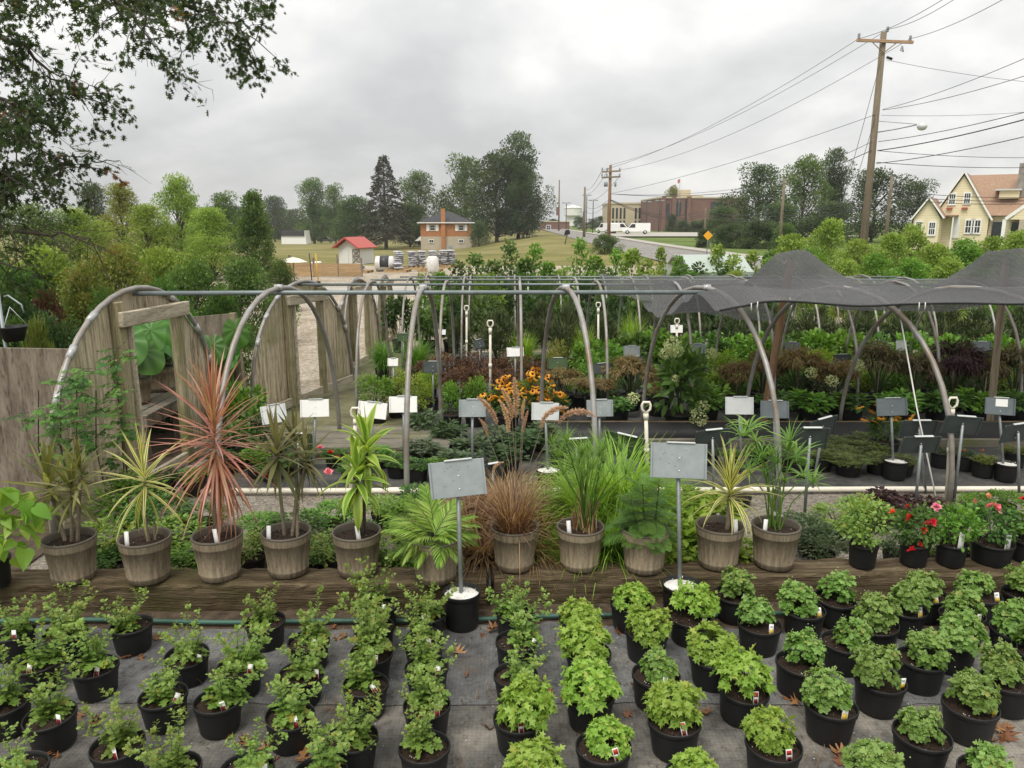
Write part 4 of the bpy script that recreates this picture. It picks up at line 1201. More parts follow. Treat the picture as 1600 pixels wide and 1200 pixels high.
wv_ = n_.new('ShaderNodeTexWave'); wv_.wave_profile = 'SAW'; wv_.bands_direction = 'Z'; wv_.inputs['Scale'].default_value = 1.35
l_.new(coords(t_), wv_.inputs['Vector'])
l_.new(ramp(t_, wv_.outputs['Fac'], [(0.52, 0.44, 0.28), (0.75, 0.655, 0.445), (0.79, 0.69, 0.48)], [0, 0.18, 1]), b_.inputs['Base Color'])
b_.inputs['Roughness'].default_value = 0.6
m_stone = plain('grey_stone', (0.24, 0.22, 0.20), 0.95, var=0.35, scale=2.5, bmp=0.5)
m_siding_w = plain('white_siding', (0.68, 0.67, 0.64), 0.6, var=0.05, scale=1)

def prism(mb, poly, y0, y1, mi=0):
    """polygon in xz (counter-clockwise seen from -y) extruded along y"""
    n = len(poly)
    V = [(x, y0, z) for x, z in poly] + [(x, y1, z) for x, z in poly]
    Fc = [tuple(range(n)), tuple(range(n, 2 * n))[::-1]] + [(i, i + n, (i + 1) % n + n, (i + 1) % n) for i in range(n)]
    return mb.add(V, Fc, mi)
def window(parent, x, y, z, w, h, mull=(0, 1), frame=0.09, mat=None, depth=0.12, sill=False):
    """window in a wall that faces -y: frame, glass and glazing bars"""
    b = MB()
    fw = frame
    for (cx_, cz_, a_, c_) in ((x, z + h / 2, w + 2 * fw, fw), (x, z - h / 2, w + 2 * fw, fw), (x - w / 2 - fw / 2, z, fw, h - fw), (x + w / 2 + fw / 2, z, fw, h - fw)):
        b.box((cx_, y - 0.03, cz_), (a_, depth, c_))
    for k in range(mull[0]): b.box((x - w / 2 + w * (k + 1) / (mull[0] + 1), y - 0.03, z), (0.045, 0.05, h - fw * 1.02))
    for k in range(mull[1]): b.box((x, y - 0.033, z - h / 2 + h * (k + 1) / (mull[1] + 1)), (w, 0.056, 0.06))
    f = b.obj('window', mat or m_white, parent, False)
    b = MB(); b.box((x, y, z), (w, 0.04, h)); b.obj('pane', m_glass, f, False)
    return f

# ---- brick house with a hipped roof
D_ = 140
hx = xat(697, D_, 0); hz = g(hx, D_) - 0.1
t = thing('brick_house', 'small orange brick house with hipped dark roof and tall chimney', 'house', (hx, D_, hz), R(4))
W_, Dp = 9.2, 8.0
b = MB(); b.box((0, Dp / 2, 1.15), (W_, Dp, 2.5)); b.obj('foundation_wall', m_block, t, False)
b = MB(); b.box((0, Dp / 2, 3.65), (W_ + 0.02, Dp + 0.02, 2.5)); b.obj('wall', m_obrick, t, False)
b = MB(); e = 0.55; z0, z1_ = 4.9, 6.9
V = [(-W_ / 2 - e, -e, z0), (W_ / 2 + e, -e, z0), (W_ / 2 + e, Dp + e, z0), (-W_ / 2 - e, Dp + e, z0), (-0.7, Dp / 2, z1_), (0.7, Dp / 2, z1_)]
b.add(V, [(0, 1, 5, 4), (1, 2, 5), (2, 3, 4, 5), (3, 0, 4), (3, 2, 1, 0)]); b.obj('roof', m_roofd, t, False)
b = MB(); b.box((0, -e - 0.05, z0 - 0.06), (W_ + 2 * e + 0.1, 0.12, 0.16)); b.obj('gutter', m_white, t, False)
b = MB(); b.box((-0.5, -0.25, 3.65), (0.75, 0.45, 7.4)); b.obj('chimney', m_obrick, t, False)
for sx in (-2.45, 2.75):
    window(t, sx, -0.04, 3.95, 0.85, 0.95, (0, 1))
    for q in (-1, 1):
        b = MB(); b.box((sx + q * 0.85, -0.06, 3.95), (0.5, 0.06, 1.15)); b.obj('shutter', m_white, t, False)
for sx in (-2.7, 2.7): window(t, sx, -0.04, 1.55, 0.75, 0.55, (1, 0))
b = MB(); b.box((0.4, -0.35, 0.35), (0.9, 0.6, 0.7)); b.obj('air_conditioner', m_galv, t, False)
b = MB(); prism(b, [(-W_ / 2 - 1.1, 1.6), (-W_ / 2 - 0.01, 1.6), (-W_ / 2 - 0.01, 2.5)], 0.4, 2.2); b.obj('side_awning', m_white, t, False)

# ---- white shed with a dark roof, far left
D_ = 190; hx = xat(457, D_, 0); hz = g(hx, D_)
t = thing('white_shed', 'long low white shed with black roof at the edge of the field', 'shed', (hx, D_, hz))
b = MB(); b.box((0, 2, 1.0), (5.8, 4, 2.0)); b.obj('wall', m_white, t, False)
b = MB(); prism(b, [(-2.95, 2.0), (2.95, 2.0), (2.75, 3.25), (-2.75, 3.25)], -0.25, 4.2); b.obj('roof', m_roofd, t, False)
b = MB(); prism(b, [(2.96, 0.0), (3.35, 0.0), (3.0, 3.3), (2.96, 3.3)], -0.25, 4.2); b.obj('gable_end', m_white, t, False)
# ---- little shed with a red roof
D_ = 47; hx = xat(545, D_, 0); hz = g(hx, D_)
t = thing('garden_shed', 'small white garden shed with bright red roof beside the bagged goods', 'shed', (hx, D_, hz), R(-24))
b = MB(); prism(b, [(-0.95, 0), (0.95, 0), (0.95, 1.3), (0, 1.9), (-0.95, 1.3)], 0, 2.0); b.obj('wall', m_siding_w, t, False)
b = MB()
for sg in (-1, 1):
    b.box((sg * 0.62, 0.85, 1.62), (1.5, 2.6, 0.05), rot=Matrix.Rotation(sg * R(32), 3, 'Y'))
b.obj('roof', m_roofr, t, False)
for sg in (-1, 1):
    b = MB(); b.box((sg * 0.62, -0.46, 1.60), (1.5, 0.04, 0.12), rot=Matrix.Rotation(sg * R(32), 3, 'Y')); b.obj('bargeboard', m_roofr, t, False)
for sg in (-0.42, 0.42):
    b = MB(); b.box((sg, -0.02, 0.6), (0.8, 0.03, 1.16)); b.obj('door', m_siding_w, t, False)
b = MB()
for (a0, a1) in (((0.5, 0), (0.5, 1.1)), ((1.15, 0), (1.15, 1.1)), ((0.5, 0.1), (1.15, 0.6)), ((1.15, 0.1), (0.5, 0.6)), ((0.5, 0.6), (1.15, 1.05)), ((1.15, 0.6), (0.5, 1.05)), ((0.5, 1.1), (1.15, 1.1)), ((0.5, 0.6), (1.15, 0.6))):
    b.tube([(a0[0], -0.18, a0[1]), (a1[0], -0.18, a1[1])], 0.035, 4)
b.obj('trellis', m_plyd, t, False)
t.scale = (0.78, 0.78, 0.8)
# ---- bagged goods on pallets
m_bag = plain('silver_bag', (0.40, 0.40, 0.42), 0.35, var=0.35, scale=6, spec=0.5)
m_bagw = plain('white_bag', (0.66, 0.65, 0.62), 0.4, var=0.2, scale=6)
m_bagd = plain('black_bag', (0.05, 0.05, 0.055), 0.35, var=0.3, scale=6)
r = np.random.default_rng(31)
def bag_mesh(mat):
    b = MB(); V = []; n, m = 9, 6
    for j in range(m + 1):
        for i in range(n):
            a = 2 * PI * i / n; q = math.sin(PI * j / m) ** 0.35
            V.append((0.46 * (-1 + 2 * j / m), 0.33 * q * math.copysign(abs(math.cos(a)) ** 0.6, math.cos(a)) + 0.02 * r.normal(), 0.085 * q * math.copysign(abs(math.sin(a)) ** 0.7, math.sin(a)) + 0.012 * r.normal()))
    b.add(V, [(j * n + i, (j + 1) * n + i, (j + 1) * n + (i + 1) % n, j * n + (i + 1) % n) for j in range(m) for i in range(n)])
    return b.mesh('bag', mat)
BAGS = [bag_mesh(m_bag) for _ in range(3)]; BAGW = [bag_mesh(m_bagw) for _ in range(2)]
b = MB()
for k in range(5): b.box((-0.5 + 0.25 * k, 0, 0.12), (0.14, 1.0, 0.03))
for k in range(3): b.box((0, -0.45 + 0.45 * k, 0.05), (1.2, 0.1, 0.1))
ME_PAL = b.mesh('pallet_base', m_tan, False)
stacks = [(623, 394, 8, 42, 0), (644, 395, 8, 42, 0), (659, 396, 8, 42.5, 0), (676, 394, 8, 43, 0), (692, 396, 8, 43.5, 0), (704, 394, 8, 44, 0), (672, 406, 5, 40, 1), (621, 412, 3, 39.5, 0), (493, 408, 3, 40, 1), (561, 414, 3, 39, 0)]
for i, (px, pyt, nb, D_, wh) in enumerate(stacks):
    x = xat(px, D_, 0); z = g(x, D_)
    lab = f'silver bags stacked high on a pallet, {ordn[i]} tall stack from the left' if i < 6 else ['pale bag stack in front of the tall silver ones', 'low heap of silver bags left of the tall stacks', 'low heap of white bags behind the tan boards', 'low pile of silver bags beside the red-roofed shed'][i - 6]
    t = thing('bag_pallet', lab, 'bag stack', (x, D_, z), r.normal() * 0.1, 'bagged goods on pallets')
    put('pallet_base', ME_PAL, t)
    htop = ony(px, pyt, D_).z - z
    dz = max(0.1, (htop - 0.2) / nb)
    for k in range(nb):
        o = put('bag', (BAGW if wh else BAGS)[int(r.integers(2))], t, (0.04 * r.normal(), 0.04 * r.normal(), 0.2 + dz * (k + 0.3)), (0, 0, r.normal() * 0.12 + (PI if k % 2 else 0)))
        o.scale = (0.62, 1.1, dz / 0.15)
t = thing('wrapped_bale', 'round bale wrapped in black and white plastic left of the bag stacks', 'bale', (xat(601, 40, 0), 40, -0.5))
b = MB(); b.tube([(-0.5, 0, 0.4), (-0.44, 0, 0.4), (0.44, 0, 0.4), (0.5, 0, 0.4)], [0.2, 0.4, 0.4, 0.2], 14); b.obj('wrap', m_bagw, t)
b = MB(); b.tube([(-0.2, -0.04, 0.45), (0.25, -0.04, 0.45)], 0.39, 12); b.obj('cover', m_bagd, t)
t = thing('bulk_bag', 'cream bulk bag standing among the silver bag stacks', 'bag', (xat(676, 38.6, 0), 38.6, -0.5))
b = MB(); b.lathe([(0.2, 0.0), (0.3, 0.1), (0.32, 0.4), (0.29, 0.75), (0.2, 0.85), (0.02, 0.86)], 12); b.obj('sack', m_bagw, t)
# ---- board pen with timber
t = thing('board_pen', 'low tan board pen in front of the red-roofed shed', 'fence', (xat(490, 36, 0), 36, -0.5))
for k in range(4):
    for j in range(3):
        b = MB(); b.box((-1.7 + 1.13 * k, 0.02 * k, 0.13 + 0.2 * j), (1.12, 0.03, 0.19)); b.obj('board', m_tan, t, False)
for k in range(5):
    b = MB(); b.box((-2.27 + 1.13 * k, 0.07, 0.45), (0.08, 0.08, 0.9 + 0.25 * (k % 2))); b.obj('post', m_plyd, t, False)
t = thing('parasol', 'cream garden parasol open in front of the tan board pen', 'parasol', (xat(459, 33, 0), 33, -0.5))
b = MB(); b.lathe([(0.62, 0.86), (0.3, 1.0), (0.01, 1.07)], 8); b.obj('canopy', m_ivory, t, False)
b = MB(); b.tube([(0, 0, 0), (0, 0, 1.05)], 0.02, 6); b.obj('pole', m_bark, t)
for i, (px, D_, h, m_, lab) in enumerate(((487, 30, 1.35, m_black, 'black-handled shovel standing on the gravel drive'), (497, 30, 1.35, m_yhose, 'yellow-handled shovel standing on the gravel drive'))):
    x = xat(px, D_, 0)
    t = thing('shovel', lab, 'shovel', (x, D_, -0.5))
    b = MB(); b.tube([(0, 0, 0.25), (-0.05, 0, h)], 0.02, 6); b.obj('handle', m_, t)
    b = MB(); b.box((0, 0, 0.13), (0.2, 0.03, 0.27), taper=0.8); b.obj('blade', m_black, t, False)

# ---- school: beige wing with slit windows, brick wing
D_ = 235
def pxx(px, y=D_): return xat(px, y, 3)
zb = g(40, D_) - 0.2
t = thing('school_building', 'long flat-roofed school, beige slit-windowed wing and red brick wing', 'school', (0, 0, 0))
zt = ony(990, 319, D_).z
x0, x1 = pxx(953), pxx(1033)
b = MB(); b.box(((x0 + x1) / 2, D_ + 10, (zb + zt) / 2), (x1 - x0, 20, zt - zb)); b.obj('beige_wall', m_beige, t, False)
k = 0
xw = x0 + 0.9
while xw < x1 - 0.5:
    if not (962 + 14 < topx((xw, D_, 4))[0] < 990):
        for (za, zbm) in ((zb + 0.8, zb + 3.0), (zb + 3.6, zt - 1.1)):
            b = MB(); b.box((xw, D_ - 0.05, (za + zbm) / 2), (0.55, 0.2, zbm - za)); b.obj('window', m_glass, t, False)
    xw += 1.15
b = MB(); b.box(((x0 + x1) / 2, D_ + 9.8, zt + 0.25), (x1 - x0 + 0.4, 20, 0.5)); b.obj('parapet', m_beige, t, False)
D2 = 205
x0, x1 = xat(1030, D2, 3), xat(1168, D2, 3)
zt2 = ony(1080, 310, D2).z
b = MB(); b.box(((x0 + x1) / 2, D2 + 15, (zb + zt2) / 2), (x1 - x0, 30, zt2 - zb)); b.obj('brick_wall', m_rbrick, t, False)
for px, w, za, zz in ((1041, 0.9, 0.5, 0.85), (1059, 0.9, 0.5, 0.9), (1073, 0.7, 0.2, 0.95), (1117, 1.6, 0.55, 0.9), (1123, 1.0, 0.55, 0.9)):
    b = MB(); b.box((xat(px, D2, 3), D2 - 0.05, zb + (zt2 - zb) * (za + zz) / 2), (w * 1.6, 0.25, (zt2 - zb) * (zz - za))); b.obj('window', m_glass, t, False)
for px in (1036, 1052, 1075):
    b = MB(); b.box((xat(px, D2, 3), D2 - 0.3, (zb + zt2) / 2 + 0.2), (1.0, 0.8, zt2 - zb + 0.6)); b.obj('pilaster', m_rbrick, t, False)
b = MB(); b.box(((x0 + x1) / 2, D2 + 14.8, zt2 + 0.2), (x1 - x0 + 0.3, 30, 0.35)); b.obj('coping', m_beige, t, False)
xs2 = xat(1072, D2 + 15, 8)
b = MB(); b.box((xs2, D2 + 18, zt2 + 1.2), (2.6, 5, 3.2)); b.obj('roof_tower', m_beige, t, False)
b = MB(); b.box((xs2 + 3.4, D2 + 18, zt2 + 0.6), (3.4, 4, 1.2)); b.obj('roof_box', m_beige, t, False)
t = thing('flagpole', 'flagpole with a red flag above the school roof', 'flagpole', (xat(1060, 190, 3), 190, g(40, 190)))
hf = ony(1060, 279, 190).z - g(40, 190)
b = MB(); b.tube([(0, 0, 0), (0, 0, hf)], [0.09, 0.05], 6); b.obj('pole', m_post, t)
b = MB(); b.add([(0, 0, hf - 0.1), (0, 0, hf - 0.95), (-0.5, 0.1, hf - 1.25), (-0.6, 0.1, hf - 0.3)], [(0, 1, 2, 3)]); b.obj('flag', plain('flag_cloth', (0.5, 0.16, 0.16), 0.8), t)

# ---- low red brick shop by the road, water tower
D_ = 250; x0, x1 = xat(845, D_, 0), xat(890, D_, 0); zb = g((x0 + x1) / 2, D_) - 1
zt = ony(860, 347, D_).z
t = thing('brick_shop', 'low red brick shop at the far end of the road', 'shop', ((x0 + x1) / 2, D_, 0))
b = MB(); b.box((0, 3, (zb + zt) / 2), (x1 - x0, 6, zt - zb)); b.obj('wall', m_rbrick, t, False)
b = MB(); b.box((0, 2.9, zt + 0.15), (x1 - x0 + 0.3, 6.2, 0.3)); b.obj('roof_edge', m_beige, t, False)
window(t, -2.2, -0.05, zt - 1.7, 1.3, 1.4, (1, 1), 0.15)
D_ = 420; x = xat(895, D_, 0); zt = ony(895, 320, D_).z; zl = ony(895, 338, D_).z
t = thing('water_tower', 'pale water tower on the skyline behind the shop', 'water tower', (x, D_, 0))
b = MB(); b.lathe([(3.4, -4), (3.1, zl - 2), (3.3, zl - 0.2), (4.6, zl + 0.2), (4.8, zl + 0.5), (4.8, zt - 1.9), (5.1, zt - 1.8), (5.0, zt - 1.4), (0.3, zt)], 16); b.obj('tank', m_siding_w, t, False)

# ---- vans, cars
def van(label, px, pyb, D_, ln, rz, name='white_van', h=2.1, col=None, hs=None):
    x = xat(px, D_, 1); z = g(x, D_) + 0.22
    m_ = col or m_white
    t = thing(name, label, 'van' if h > 1.7 else 'car', (x, D_, z), rz)
    hh = h
    b = MB()
    if h > 1.7: prof = [(-ln / 2, 0.45), (ln / 2 - 0.1, 0.45), (ln / 2, 0.75), (ln / 2 - 0.12, 1.0), (ln / 2 - 1.05, 1.22), (ln / 2 - 1.75, hh - 0.06), (ln / 2 - 2.0, hh), (-ln / 2 + 0.1, hh), (-ln / 2, hh - 0.15)]
    else: prof = [(-ln / 2, 0.35), (ln / 2 - 0.1, 0.35), (ln / 2, 0.65), (ln / 2 - 0.2, 0.85), (ln / 2 - 1.2, 0.98), (ln / 2 - 1.9, hh), (-ln / 2 + 1.0, hh), (-ln / 2 + 0.25, 0.98), (-ln / 2, 0.9)]
    prism(b, prof, -0.95, 0.95); b.obj('body', m_, t, False)
    for sx in (-ln / 2 + 1.0, ln / 2 - 1.0):
        for sy in (-0.96, 0.96):
            w = MB(); w.tube([(sx, sy - 0.12, 0.36), (sx, sy + 0.12, 0.36)], 0.36, 14); wh = w.obj('wheel', m_black, t)
            w = MB(); w.tube([(sx, sy - 0.135, 0.36), (sx, sy + 0.135, 0.36)], 0.2, 10); w.obj('rim', m_galvl, wh)
    for sy in (-0.97, 0.97):
        if h > 1.7:
            b = MB(); prism(b, [(ln / 2 - 2.5, 1.22), (ln / 2 - 1.25, 1.22), (ln / 2 - 1.85, hh - 0.2), (ln / 2 - 2.5, hh - 0.2)], sy - 0.012, sy + 0.012); b.obj('side_window', m_glass, t, False)
        else:
            b = MB(); prism(b, [(-ln / 2 + 0.6, 1.0), (ln / 2 - 1.4, 1.0), (ln / 2 - 1.95, hh - 0.08), (-ln / 2 + 1.05, hh - 0.08)], sy - 0.012, sy + 0.012); b.obj('side_window', m_glass, t, False)
    b = MB(); q0, q1 = (ln / 2 - 1.02, 1.26), (ln / 2 - 1.7, hh - 0.1)
    if h <= 1.7: q0, q1 = (ln / 2 - 1.22, 1.0), (ln / 2 - 1.86, hh - 0.06)
    b.add([(q0[0] + 0.03, -0.85, q0[1]), (q0[0] + 0.03, 0.85, q0[1]), (q1[0] + 0.03, 0.8, q1[1]), (q1[0] + 0.03, -0.8, q1[1])], [(0, 1, 2, 3)]); b.obj('windscreen', m_glass, t, False)
    for sy in (-0.7, 0.7):
        b = MB(); b.box((ln / 2 + 0.005, sy, 0.82), (0.06, 0.3, 0.16)); b.obj('headlight', m_galvl, t, False)
    return t
van('white panel van parked side-on, nearest the road', 994, 366, 150, 5.4, PI - 0.12)
van('white van parked behind the nearest one, windows along its side', 969, 362, 160, 5.2, -0.25)
van('white van at the left end of the parked row, partly behind the pole', 948, 362, 158, 5.0, PI / 2 + 0.5)
van('pale green car parked behind the young nursery trees', 1098, 424, 24.5, 4.0, PI / 2 + 0.06, 'parked_car', 1.32, plain('pale_green_paint', (0.36, 0.42, 0.38), 0.3, var=0.03))
van('small white car far off on the road by the shop', 911, 356, 255, 4.3, 0.3, 'parked_car', 1.4)
van('dark car half hidden under the trees behind the white shed', 508, 376, 205, 4.4, 0.2, 'parked_car', 1.45, m_galv)

# ---- yellow house
D_ = 76; zb = g(45, D_) - 0.3
ax = lambda px, z=3: xat(px, D_, z)
t = thing('yellow_house', 'yellow clapboard house with brown roof and grey stone chimney', 'house', (0, 0, 0))
def az(py): return ony(1500, py, D_).z
# main gable facing the camera
xl, xr, xp = ax(1456), ax(1546), ax(1500)
zt, ze = az(270), az(337)
dep = 9.0
b = MB(); prism(b, [(xl + 0.3, zb), (xr, zb), (xr, ze), (xp, zt - 0.25), (xl + 0.3, ze)], D_, D_ + dep); b.obj('gable_wall', m_siding, t, False)
def slope(name, xa_, za_, xb_, zb_, y0, y1, mat, th=0.12):
    b = MB(); d = Vector((xb_ - xa_, 0, zb_ - za_)).normalized(); nn = Vector((-d.z, 0, d.x))
    if nn.z < 0: nn = -nn
    P = [(xa_, za_), (xb_, zb_), (xb_ + nn.x * th, zb_ + nn.z * th), (xa_ + nn.x * th, za_ + nn.z * th)]
    V = [(x, y, z) for y in (y0, y1) for x, z in P]
    b.add(V, [(0, 1, 2, 3), (7, 6, 5, 4), (0, 4, 5, 1), (1, 5, 6, 2), (2, 6, 7, 3), (3, 7, 4, 0)])
    return b.obj(name, mat, t, False)
slope('roof', xl, ze - 0.25, xp, zt, D_ - 0.2, D_ + dep, m_roofb)
slope('roof', xr + 0.25, ze - 0.4, xp, zt, D_ - 0.2, D_ + dep, m_roofb)
slope('bargeboard', xl - 0.05, ze - 0.35, xp, zt - 0.02, D_ - 0.32, D_ - 0.2, m_white, 0.17)
slope('bargeboard', xr + 0.3, ze - 0.5, xp, zt - 0.02, D_ - 0.32, D_ - 0.2, m_white, 0.17)
# long roof to the right: ridge runs along x behind the gable
zr = az(269); zer = az(337)
b = MB(); x2 = ax(1680)
V = [(xp, D_ + 5.5, zr - 0.03), (x2, D_ + 5.5, zr - 0.03), (x2, D_ + 0.2, zer), (xr - 0.2, D_ + 0.2, zer), (x2, D_ + 11, zer), (xp, D_ + 11, zer)]
b.add(V, [(3, 2, 1, 0), (0, 1, 4, 5)]); b.obj('long_roof', m_roofb, t, False)
b = MB(); b.box(((xr + x2) / 2, D_ + 5.5, (zb + zer) / 2), (x2 - xr - 0.1, 9.6, zer - zb - 0.1)); b.obj('long_wall', m_siding, t, False)
# porch gable at right edge and its openings
px0, px1_ = ax(1578), ax(1660)
b = MB(); prism(b, [(px0, az(343)), (px1_, az(343)), ((px0 + px1_) / 2, az(310))], D_ - 1.2, D_ + 3); b.obj('porch_gable', m_siding, t, False)
slope('bargeboard', px0 - 0.3, az(344.5), (px0 + px1_) / 2, az(309), D_ - 1.3, D_ - 1.18, m_white, 0.3)
for px in (1571, 1600):
    b = MB(); b.box((ax(px), D_ - 1.0, (zb + az(343)) / 2), (0.9 if px > 1590 else 0.35, 0.5, az(343) - zb)); b.obj('porch_column', m_block if px > 1590 else m_white, t, False)
for px in (1561, 1590):
    b = MB(); b.box((ax(px), D_ + 0.6, (zb + az(345)) / 2), (1.1, 0.3, az(345) - zb - 0.2)); b.obj('porch_opening', m_glass, t, False)
# stone chimney and dormer
b = MB(); b.box((ax(1596), D_ + 3.0, (az(337) + az(257)) / 2), (2.0, 1.2, az(257) - az(340))); b.box((ax(1597), D_ + 3.0, az(254)), (1.4, 0.9, 0.6)); b.obj('chimney', m_stone, t, False)
b = MB(); b.box((ax(1571), D_ + 2.6, az(304)), (1.9, 2.4, 0.75)); b.obj('dormer', m_siding, t, False)
b = MB(); b.box((ax(1569), D_ + 2.5, az(297)), (2.5, 2.8, 0.14)); b.obj('dormer_roof', m_galvl, t, False)
# front wing on the left
yl, yr, yp = ax(1434), ax(1475), ax(1455.5)
b = MB(); prism(b, [(yl, zb), (yr, zb), (yr, az(340)), (yp, az(312)), (yl, az(341))], D_ - 3.2, D_ + 2); b.obj('wing_wall', m_siding, t, False)
slope('roof', yl - 0.15, az(343), yp, az(310.5), D_ - 3.5, D_ + 2, m_roofb)
slope('roof', yr + 0.35, az(342), yp, az(310.5), D_ - 3.5, D_ + 2, m_roofb)
slope('bargeboard', yl - 0.2, az(344), yp, az(310.8), D_ - 3.62, D_ - 3.5, m_white, 0.15)
slope('bargeboard', yr + 0.4, az(342), yp, az(310.8), D_ - 3.62, D_ - 3.5, m_white, 0.15)
b = MB(); b.box((ax(1484), D_ - 0.8, az(337)), (1.9, 1.7, 0.14)); b.obj('entrance_roof', m_roofb, t, False)
b = MB(); b.box((ax(1493), D_ - 1.5, (zb + az(338)) / 2), (0.14, 0.14, az(339) - zb)); b.obj('downpipe', m_white, t, False)
b = MB(); b.box((ax(1496), D_ - 0.06, az(356)), (0.8, 0.1, 2.0)); b.obj('door', m_white, t, False)
for px, pyc, yy, w, h in ((1443, 356, D_ - 3.25, 0.55, 1.25), (1464.5, 357, D_ - 3.25, 0.55, 1.25), (1485.5, 311, D_ - 0.03, 0.55, 1.05), (1509, 310, D_ - 0.03, 0.55, 1.05), (1518, 354, D_ - 0.03, 0.75, 1.3), (1528, 354, D_ - 0.03, 0.75, 1.3)):
    window(t, ax(px), yy, ony(px, pyc, D_).z, w, h, (2, 1), 0.14)
for px in (1483, 1507):
    b = MB(); b.box((ax(px), D_ - 0.15, az(325.5)), (0.6, 0.25, 0.16)); b.obj('window_box', m_roofr, t, False)

# the facade looks towards the nursery: turn the whole house about the foot of its gable
ang = -math.atan2(xp, D_) * 1.15
pv = Vector((xp, D_, 0)); Sx = 0.86
t.scale = (Sx, 1, 1); t.rotation_euler = (0, 0, ang)
t.location = pv - Matrix.Rotation(ang, 3, 'Z') @ Vector((xp * Sx, D_, 0))
# ---- poles, lamps, wires
def upole(name, label, px, pyt, Y, rad, mat, base=None):
    top = ony(px, pyt, Y)
    z = g(top.x, Y)
    t = thing(name, label, 'utility pole', (top.x, Y, z))
    b = MB(); b.tube([(0, 0, -0.3), (0, 0, (top.z - z) * 0.5), (0, 0, top.z - z)], [rad * 1.15, rad, rad * 0.8], 10); b.obj('pole', mat, t)
    return t, top, z
def insul(t, x, y, z, s=1.0):
    b = MB(); b.lathe([(0.03, 0), (0.07, 0.04), (0.045, 0.08), (0.075, 0.12), (0.05, 0.17), (0.07, 0.2), (0.02, 0.26)], 8, (x, y, z)); o = b.obj('insulator', m_galv, t); return o
YP = 37
tp, top, zg = upole('utility_pole', 'tall grey wooden utility pole with crossarm and street lamp, at the right', 1381, 50, YP, 0.165, m_pole)
# the pole leans with its guy wires: bottom stands left of the top in the photograph because of the lens, so it stays upright
h = top.z - zg
def pz(py): return ony(1381, py, YP).z - zg
arm_w = 81 / F * (YP * 0.977)
b = MB(); b.bbox((0, -0.2, pz(66)), (arm_w * 1.04, 0.1, 0.13), 0.01, rot=Matrix.Rotation(R(2), 3, 'Y')); b.obj('crossarm', m_arm, tp, False)
for sg in (-1, 1):
    b = MB(); b.tube([(sg * 0.55, -0.2, pz(68)), (0, -0.18, pz(84))], 0.022, 4); b.obj('brace', m_arm, tp)
for q in (-1.2, 1.14): insul(tp, q, -0.2, pz(66) + 0.05 - 0.04 * q)
insul(tp, 0.12, -0.1, pz(51))
b = MB(); b.tube([(0.2, -0.1, pz(90)), (0.45, -0.1, pz(93))], 0.06, 8); b.obj('transformer_fuse', m_black, tp)
b = MB(); b.tube([(0.85, -0.15, pz(74)), (0.9, -0.15, pz(82)), (0.78, -0.15, pz(80)), (0.83, -0.15, pz(73))], 0.03, 6); b.obj('cutout', m_galv, tp)
xl = 2.05
b = MB(); b.tube([(0.1, 0, pz(207)), (1.0, -0.1, pz(202)), (xl - 0.2, -0.2, pz(196))], 0.028, 6); b.tube([(0.1, 0, pz(189)), (xl - 0.2, -0.2, pz(195))], 0.014, 5); b.obj('lamp_arm', m_post, tp)
b = MB(); b.lathe([(0.01, -0.17), (0.15, -0.13), (0.23, 0), (0.2, 0.08), (0.09, 0.17), (0.02, 0.2)], 12, (xl + 0.05, -0.22, pz(199))); b.obj('lamp_head', m_galvl, tp)
Y2 = 65
tp2, top2, zg2 = upole('utility_pole', 'reddish utility pole with two crossarms and hanging transformers, by the vans', 954, 258, Y2, 0.14, m_poler)
def pz2(py): return ony(954, py, Y2).z - zg2
for py in (268, 277):
    b = MB(); b.box((0.05, -0.15, pz2(py)), (1.55, 0.1, 0.13), rot=Matrix.Rotation(R(-3), 3, 'Y')); b.obj('crossarm', m_pole, tp2, False)
    for q in (-0.7, -0.3, 0.75): insul(tp2, q, -0.15, pz2(py) + 0.05)
for q in (-0.45, -0.3, 0.42):
    b = MB(); b.lathe([(0.02, 0), (0.09, 0.02), (0.09, 0.35), (0.04, 0.42)], 8, (q, -0.2, pz2(292))); b.obj('transformer', m_galv, tp2)
sp = [(914, 292, 130, 'plain far utility pole beside the lit car park'), (1394, 275, 62, 'short wooden pole in front of the dark trees right of the big pole'), (1226, 278, 64, 'plain grey pole standing before the trees left of the big pole'), (1103, 325, 90, 'short pole behind the yellow road sign'), (874, 281, 210, 'tall thin mast with a dark box beside the road')]
SP = []
for px, py, Y, lab in sp:
    a, b_, c_ = upole('utility_pole', lab, px, py, Y, 0.13 if Y < 100 else 0.2, m_pole); SP.append((b_, a))
    if Y == 210:
        b = MB(); b.box((-0.3, -0.1, (ony(874, 330, Y).z - c_)), (0.9, 0.5, 2.2)); b.obj('box', m_rbrick, a, False)
for i, (px, py, Y) in enumerate([(885, 317, 180), (917, 305, 175), (927, 313, 165), (950, 322, 170), (1011, 315, 175), (1031, 313, 175), (911, 331, 220)]):
    top_ = ony(px, py, Y); z = g(top_.x, Y)
    t = thing('parking_lamp', f'slim car park lamp on a dark pole, {ordn[i]} along the far skyline', 'street lamp', (top_.x, Y, z), 0, 'car park lamps')
    hh = top_.z - z
    b = MB(); b.tube([(0, 0, 0), (0, 0, hh)], 0.09, 6); b.obj('pole', m_wire, t)
    for sg in (-1, 1):
        b = MB(); b.box((sg * 0.6, 0, hh), (0.8, 0.4, 0.22)); b.obj('lamp_head', m_galv, t, False)
def wire(label, A, B, sag=0.6, rad=0.012, n=14):
    A, B = Vector(A), Vector(B)
    b = MB(); b.tube([A.lerp(B, i / n) - Vector((0, 0, sag * 4 * (i / n) * (1 - i / n))) for i in range(n + 1)], rad, 4, cap=False)
    b.obj('power_line', m_wire, label=label, cat='power line', group='overhead cables')
